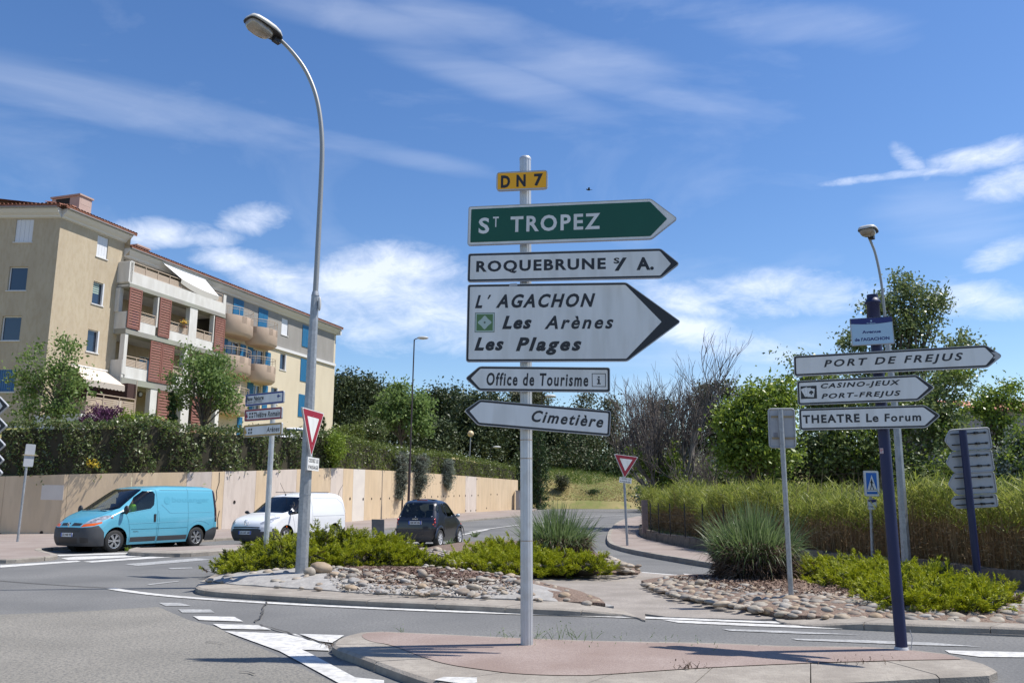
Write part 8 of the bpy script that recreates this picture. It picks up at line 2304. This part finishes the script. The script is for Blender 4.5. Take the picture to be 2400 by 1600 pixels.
x, y, t = along(rp, M_, .2, 3.6); hh = 1.52 + .17 * np.sin(t * .9) + .13 * np.sin(t * 2.3 + 1) + .09 * np.sin(t * 6.1) + rng.normal(0, .09, M_) + .12 * np.clip((y - 20) / 8, 0, 1)
z = hh * (1.02 - rng.random(M_) ** 1.3 * (.60 - .27 * np.clip(t / 7, 0, 1))); D_ = unit(M_); D_[:, 2] = np.abs(D_[:, 2]) * .8 + .75; D_ /= np.linalg.norm(D_, axis=1, keepdims=True)
A2 = blades(np.column_stack([x, y, z]), D_, rng.uniform(.22, .48, M_), .02, rng.uniform(.1, .6, M_), 2)
K_ = 16000; x, y, t = along(rp, K_, .15, 1.2); z = rng.uniform(.2, 1.15, K_); D_ = unit(K_); D_[:, 2] = np.abs(D_[:, 2]) * .7 + .2; D_ /= np.linalg.norm(D_, axis=1, keepdims=True)
A3 = blades(np.column_stack([x, y, z]), D_, rng.uniform(.15, .35, K_), .014, .5, 2)
J_ = 160; x, y, t = along(rp, J_, .4, 3.2); D_ = unit(J_) * .12 + np.array([.1, 0, 1]); D_ /= np.linalg.norm(D_, axis=1, keepdims=True)
A4 = blades(np.column_stack([x, y, np.full(J_, 1.5)]), D_, rng.uniform(.5, 1.0, J_), .018, .05, 3)
V, Q, Mi = merge([(A1[0], A1[1], 0), (A2[0], A2[1], 1), (A3[0], A3[1], 0), (A4[0], A4[1], 2)])
o = np_mesh('reed_bed', V, Q, [lf_stem, lf_reed, material('plume_straw', (.34, .25, .14), .9)], None, Mi)
tag(o, 'long bed of tall reeds, brown below and yellow-green above, along the right side', 'reeds', kind='stuff')
x, y, t = along([p for p in lw_pts if p[0] < fpos(1660)[0]], 5200, .3, 4.0)
D_ = unit(5200); D_[:, 2] = np.abs(D_[:, 2]) + .6; D_ /= np.linalg.norm(D_, axis=1, keepdims=True)
a_ = blades(np.column_stack([x, y, np.full(5200, .15)]), D_, rng.uniform(.2, .55, 5200), .02, .3, 2)
o = np_mesh('tall_grass', a_[0], a_[1], lf_grass, None); tag(o, 'long green grass behind the wire fence', 'grass', kind='stuff')

# ---- grass on the bank
n = 26000; x = rng.uniform(1.9, 26, n); y = 76.4 + rng.random(n) ** 1.3 * 14; z = np.array([bank_z(a, b) for a, b in zip(x, y)])
D_ = unit(n); D_[:, 2] = np.abs(D_[:, 2]) + .5; D_ /= np.linalg.norm(D_, axis=1, keepdims=True)
gr = (y > 80.2 + .8 * np.sin(x * .7)) & (rng.random(n) < .95)
b1 = blades(np.column_stack([x, y, z])[gr], D_[gr], rng.uniform(.25, .7, gr.sum()), .05, .3, 1); b2 = blades(np.column_stack([x, y, z])[~gr], D_[~gr], rng.uniform(.12, .32, (~gr).sum()), .05, .4, 1)
V, Q, Mi = merge([(b1[0], b1[1], 0), (b2[0], b2[1], 1)])
o = np_mesh('bank_grass', V, Q, [leafmat('bank_green', [(.07, .12, .02), (.11, .17, .03), (.14, .20, .04)]), leafmat('bank_straw', [(.40, .30, .15), (.34, .27, .12), (.48, .37, .19), (.22, .22, .07)])], None, Mi); tag(o, 'green and straw-coloured grass covering the far bank', 'grass', kind='stuff')
for px, py, rx, ry, lab in ((1318, 1128, 16, 16, 'grey-green bush low on the far bank beside the cypress'), (1385, 1158, 24, 9, 'flat dark bush in the middle of the straw-coloured bank'), (1475, 1180, 12, 9, 'dark rock-like clump on the bank right of the far yield sign')):
    D = 78; p = A(px, py, D); t = thing('bank_bush', lab, 'bush', p, 0, 'small bushes on the far bank')
    crown(t, [EB(px, py, D, rx, ry, .7)], 60, 26, .18, .18, lf_cyp if px > 1350 else lf_euc, 'foliage', .2); MB().tube([(0, 0, -.8), (0, 0, .2)], .06, 6).build('stem', bark, t)

# ---- junipers
def juniper(label, domes, zf, per, tipshare=.55):
    zbase = zf(*domes[0][:2]); t = thing('juniper', label, 'shrub', (np.mean([d[0] for d in domes]), np.mean([d[1] for d in domes]), zbase), 0, 'spreading yellow-green junipers on the island')
    Ps = []; Ns = []
    for i, (x, y, r, h) in enumerate(domes):
        m = int(per * r * r / .7); d = unit(m); d[:, 2] = np.abs(d[:, 2]); zb_ = zf(x, y) - .03; lump = 1 + .20 * np.sin(d[:, 0] * 8 + i) * np.sin(d[:, 1] * 7 + i * 2) + .13 * np.sin(d[:, 0] * 17 + i) * np.cos(d[:, 1] * 15)
        k = (rng.uniform(.72, 1.04, m) * lump)[:, None]; P = np.array([x, y, zb_]) + d * np.array([r, r, h]) * k
        keep = np.ones(m, bool)
        for j, (x2, y2, r2, h2) in enumerate(domes):
            if j == i: continue
            q = ((P - np.array([x2, y2, zb_])) / np.array([r2, r2, h2])); keep &= (q ** 2).sum(1) > .45
        Ps.append(P[keep]); nn = d / np.array([r, r, h]); nn /= np.linalg.norm(nn, axis=1, keepdims=True); Ns.append(nn[keep])
    P = np.concatenate(Ps); Nn = np.concatenate(Ns)
    pick = rng.choice(len(P), max(1, len(P) // 15), replace=False); Cc = P[pick]; Nc = Nn[pick]; m = len(Cc)
    # each clump is a flattened spray that reaches outwards and curls up at its tip
    out = Nc * np.array([1, 1, .25]) + rng.normal(0, .35, (m, 3)) * np.array([1, 1, .3]); out /= np.linalg.norm(out, axis=1, keepdims=True)
    per_ = 76; t_ = rng.random((m, per_, 1)) ** .8; ln = rng.uniform(.10, .25, (m, 1, 1)); sidev = np.cross(out, np.array([0, 0, 1.])); sidev /= np.linalg.norm(sidev, axis=1, keepdims=True) + 1e-6
    wdt = (1 - .75 * t_) * rng.normal(0, .05, (m, per_, 1)); lift = .06 * t_ ** 2 - .02 + rng.normal(0, .016, (m, per_, 1))
    Q0 = Cc[:, None] + out[:, None] * ln * t_ + sidev[:, None] * wdt + np.array([0, 0, 1.]) * lift - out[:, None] * .08
    dirs = out[:, None] * .75 + sidev[:, None] * np.sign(wdt) * .5 + np.array([0, 0, .28]) + rng.normal(0, .35, (m, per_, 3)); dirs /= np.linalg.norm(dirs, axis=2, keepdims=True)
    cv = rng.random((m, 1)) * .55 + .28 * np.sin(Cc[:, :1] * 3.1) * np.sin(Cc[:, 1:2] * 2.7) + .30 * (Nc[:, 2:3] - .5)  # upward-facing clumps turn to tip colour, as if lit from above
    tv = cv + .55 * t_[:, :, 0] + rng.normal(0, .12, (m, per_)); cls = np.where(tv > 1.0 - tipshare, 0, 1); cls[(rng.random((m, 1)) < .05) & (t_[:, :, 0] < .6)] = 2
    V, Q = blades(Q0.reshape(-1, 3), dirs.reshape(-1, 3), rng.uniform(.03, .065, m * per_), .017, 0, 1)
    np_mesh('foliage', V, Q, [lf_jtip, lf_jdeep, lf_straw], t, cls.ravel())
    mb = MB(); loc = t.location
    for x, y, r, h in domes:
        zbase = zf(x, y)
        for k in range(7):
            a = 2 * math.pi * k / 7 + x; mb.tube([Vector((x, y, zbase - .05)) - loc, Vector((x + math.cos(a) * r * .5, y + math.sin(a) * r * .5, zbase + h * .55)) - loc, Vector((x + math.cos(a) * r * .85, y + math.sin(a) * r * .85, zbase + h * .4)) - loc], [.03, .02, .008], 5, cap=False)
        mb.sphere(Vector((x, y, zbase)) - loc, 1, 12, 8, sc=(r * .55, r * .55, h * .55))
    mb.build('branches', twig_core, t)
juniper('large spreading juniper round the foot of the tall lamp mast', [(-5.55, 17.6, .62, .34), (-5.0, 17.0, .72, .34), (-5.3, 18.2, .8, .46), (-4.85, 18.0, 1.0, .58), (-3.95, 18.4, 1.1, .70), (-3.0, 18.5, 1.1, .60), (-4.25, 17.3, .80, .44), (-3.35, 17.7, .9, .46), (-2.45, 18.4, .85, .32), (-1.95, 18.2, .6, .20), (-2.8, 17.9, .8, .36), (-4.7, 16.9, .5, .28)], lambda x, y: zb1(x, y) - .02, 3700, .40)
juniper('low spreading juniper behind the main signpost', [(-.85, 18.7, .7, .32), (-.1, 18.9, 1.0, .46), (.5, 18.4, .95, .42), (1.05, 17.8, .85, .36), (1.5, 17.2, .55, .28), (.3, 17.6, .95, .36), (-.45, 17.9, .8, .33), (.95, 17.3, .55, .30)], lambda x, y: zb2(x, y) - .02, 3700, .66)
juniper('juniper in front of the reeds behind the blue signpost', [(5.6, 15.3, .75, .42), (6.1, 14.5, .9, .44), (5.65, 13.7, .8, .36), (6.25, 13.1, .85, .38), (5.8, 12.4, .75, .32), (5.4, 11.75, .55, .25), (6.05, 11.6, .6, .26), (6.55, 12.2, .6, .30)], lambda x, y: zb3(x, y) - .02, 4000, .54)

# ---- ornamental grasses
def grass_clump(label, x, y, z, r, h, n, skirt, lean=1.0):
    t = thing('ornamental_grass', label, 'grass clump', (x, y, z), 0, 'tall ornamental grasses on the island')
    a = rng.random(n) * 2 * math.pi; k = rng.random(n) ** .7; P = np.column_stack([x + np.cos(a) * k * r * .45, y + np.sin(a) * k * r * .45, np.full(n, z)])
    P[:, 2] += skirt * (.45 + .5 * rng.random(n)) * (1 - .35 * k); P[:, 0] += np.cos(a) * k * r * .2; P[:, 1] += np.sin(a) * k * r * .2
    D_ = np.column_stack([np.cos(a) * k * .55 * lean, np.sin(a) * k * .55 * lean, np.ones(n)]) + rng.normal(0, .13, (n, 3)); D_ /= np.linalg.norm(D_, axis=1, keepdims=True)
    L_ = h * rng.uniform(.45, 1.1, n); V, Q = blades(P, D_, L_, .015, .10 + 1.05 * k * rng.random(n), 7); np_mesh('blades', V, Q, lf_grass, t)
    m = int(n * 3.2); a = rng.random(m) * 2 * math.pi; k = rng.random(m) ** .6; zz = rng.random(m) ** 1.3 * skirt
    P = np.column_stack([x + np.cos(a) * k * r * .72, y + np.sin(a) * k * r * .72, z + zz]); D_ = np.column_stack([np.cos(a), np.sin(a), rng.uniform(-.3, .9, m)]) + rng.normal(0, .5, (m, 3)); D_ /= np.linalg.norm(D_, axis=1, keepdims=True)
    V, Q = blades(P, D_, rng.uniform(.1, .3, m), .02, .5, 2); np_mesh('dead_leaves', V, Q, lf_straw, t)
    MB().sphere((0, 0, skirt * .2), 1, 12, 8, sc=(r * .6, r * .6, skirt * .75)).build('root_crown', twig_core, t)
grass_clump('tall green ornamental grass between the low juniper and the far yield sign', 1.0, 18.8, .28, .95, 1.1, 1700, .45, 1.15)
grass_clump('larger ornamental grass with brown dead base beside the grey back of a sign', 4.35, 15.3, .2, .95, 1.10, 2200, .62, 1.0)
# small plants
def weed(label, px, py, zg, h, n, spread, group='weeds in the joints', m=None, wd=.006, name='weed'):
    p = G(px, py, zg); t = thing(name, label, 'weed', (p[0], p[1], zg), 0, group)
    P = np.array([p[0], p[1], zg]) + rng.normal(0, spread, (n, 3)) * np.array([1, .35, 0]); D_ = unit(n); D_[:, 2] = np.abs(D_[:, 2]) + .7; D_ /= np.linalg.norm(D_, axis=1, keepdims=True)
    V, Q = blades(P, D_, rng.uniform(.4, 1, n) * h, wd, .25, 2)
    Lp = P + D_ * rng.uniform(.2, .8, (n, 1)) * h; V2, Q2 = leaf_cards(Lp, .022, .5); V_, Q_, Mi_ = merge([(V, Q, 0), (V2, Q2, 0)])
    np_mesh('leaves', V_, Q_, m or lf_grass, t)
weed('scraggy weeds in the kerb joint just right of the main post foot', 1290, 1497, .09, .26, 46, .22)
weed('few weed stalks left of the main post foot', 1200, 1491, .09, .16, 18, .12)
weed('thin tall weed on the back kerb left of the main post', 945, 1480, .09, .17, 5, .02)
weed('dry grass tuft where the joint meets the right kerb in the foreground', 1605, 1566, .09, .12, 26, .08, m=lf_straw)
weed('dry tuft at the left tip of the near island kerb', 775, 1516, .01, .10, 24, .05, m=lf_straw)
weed('low weeds on the back kerb between the two main posts', 1560, 1503, .09, .07, 40, .7)
weed('short weeds by the foot of the blue post', 2010, 1552, .09, .09, 24, .25, m=lf_straw)
weed('little green weed at the tip of the far divider island', 302, 1291, .02, .28, 26, .08, m=lf_bright, wd=.02)
weed('spiky yucca-like plant beside the tail of the dark small car', 1055, 1278, .2, .38, 34, .05, 'spiky plants on the island', wd=.035, name='spiky_plant')
weed('second spiky plant at the left end of the low juniper', 1112, 1258, .3, .36, 26, .05, 'spiky plants on the island', wd=.03, name='spiky_plant')
weed('pale stalky weed in front of the dark small car', 963, 1282, .2, .75, 9, .05, 'stalks by the small car', m=leafmat('stalk_pale', [(.18, .17, .08), (.25, .2, .1)]), wd=.012)
# creeping shadows of sprigs are cast by the hedge itself
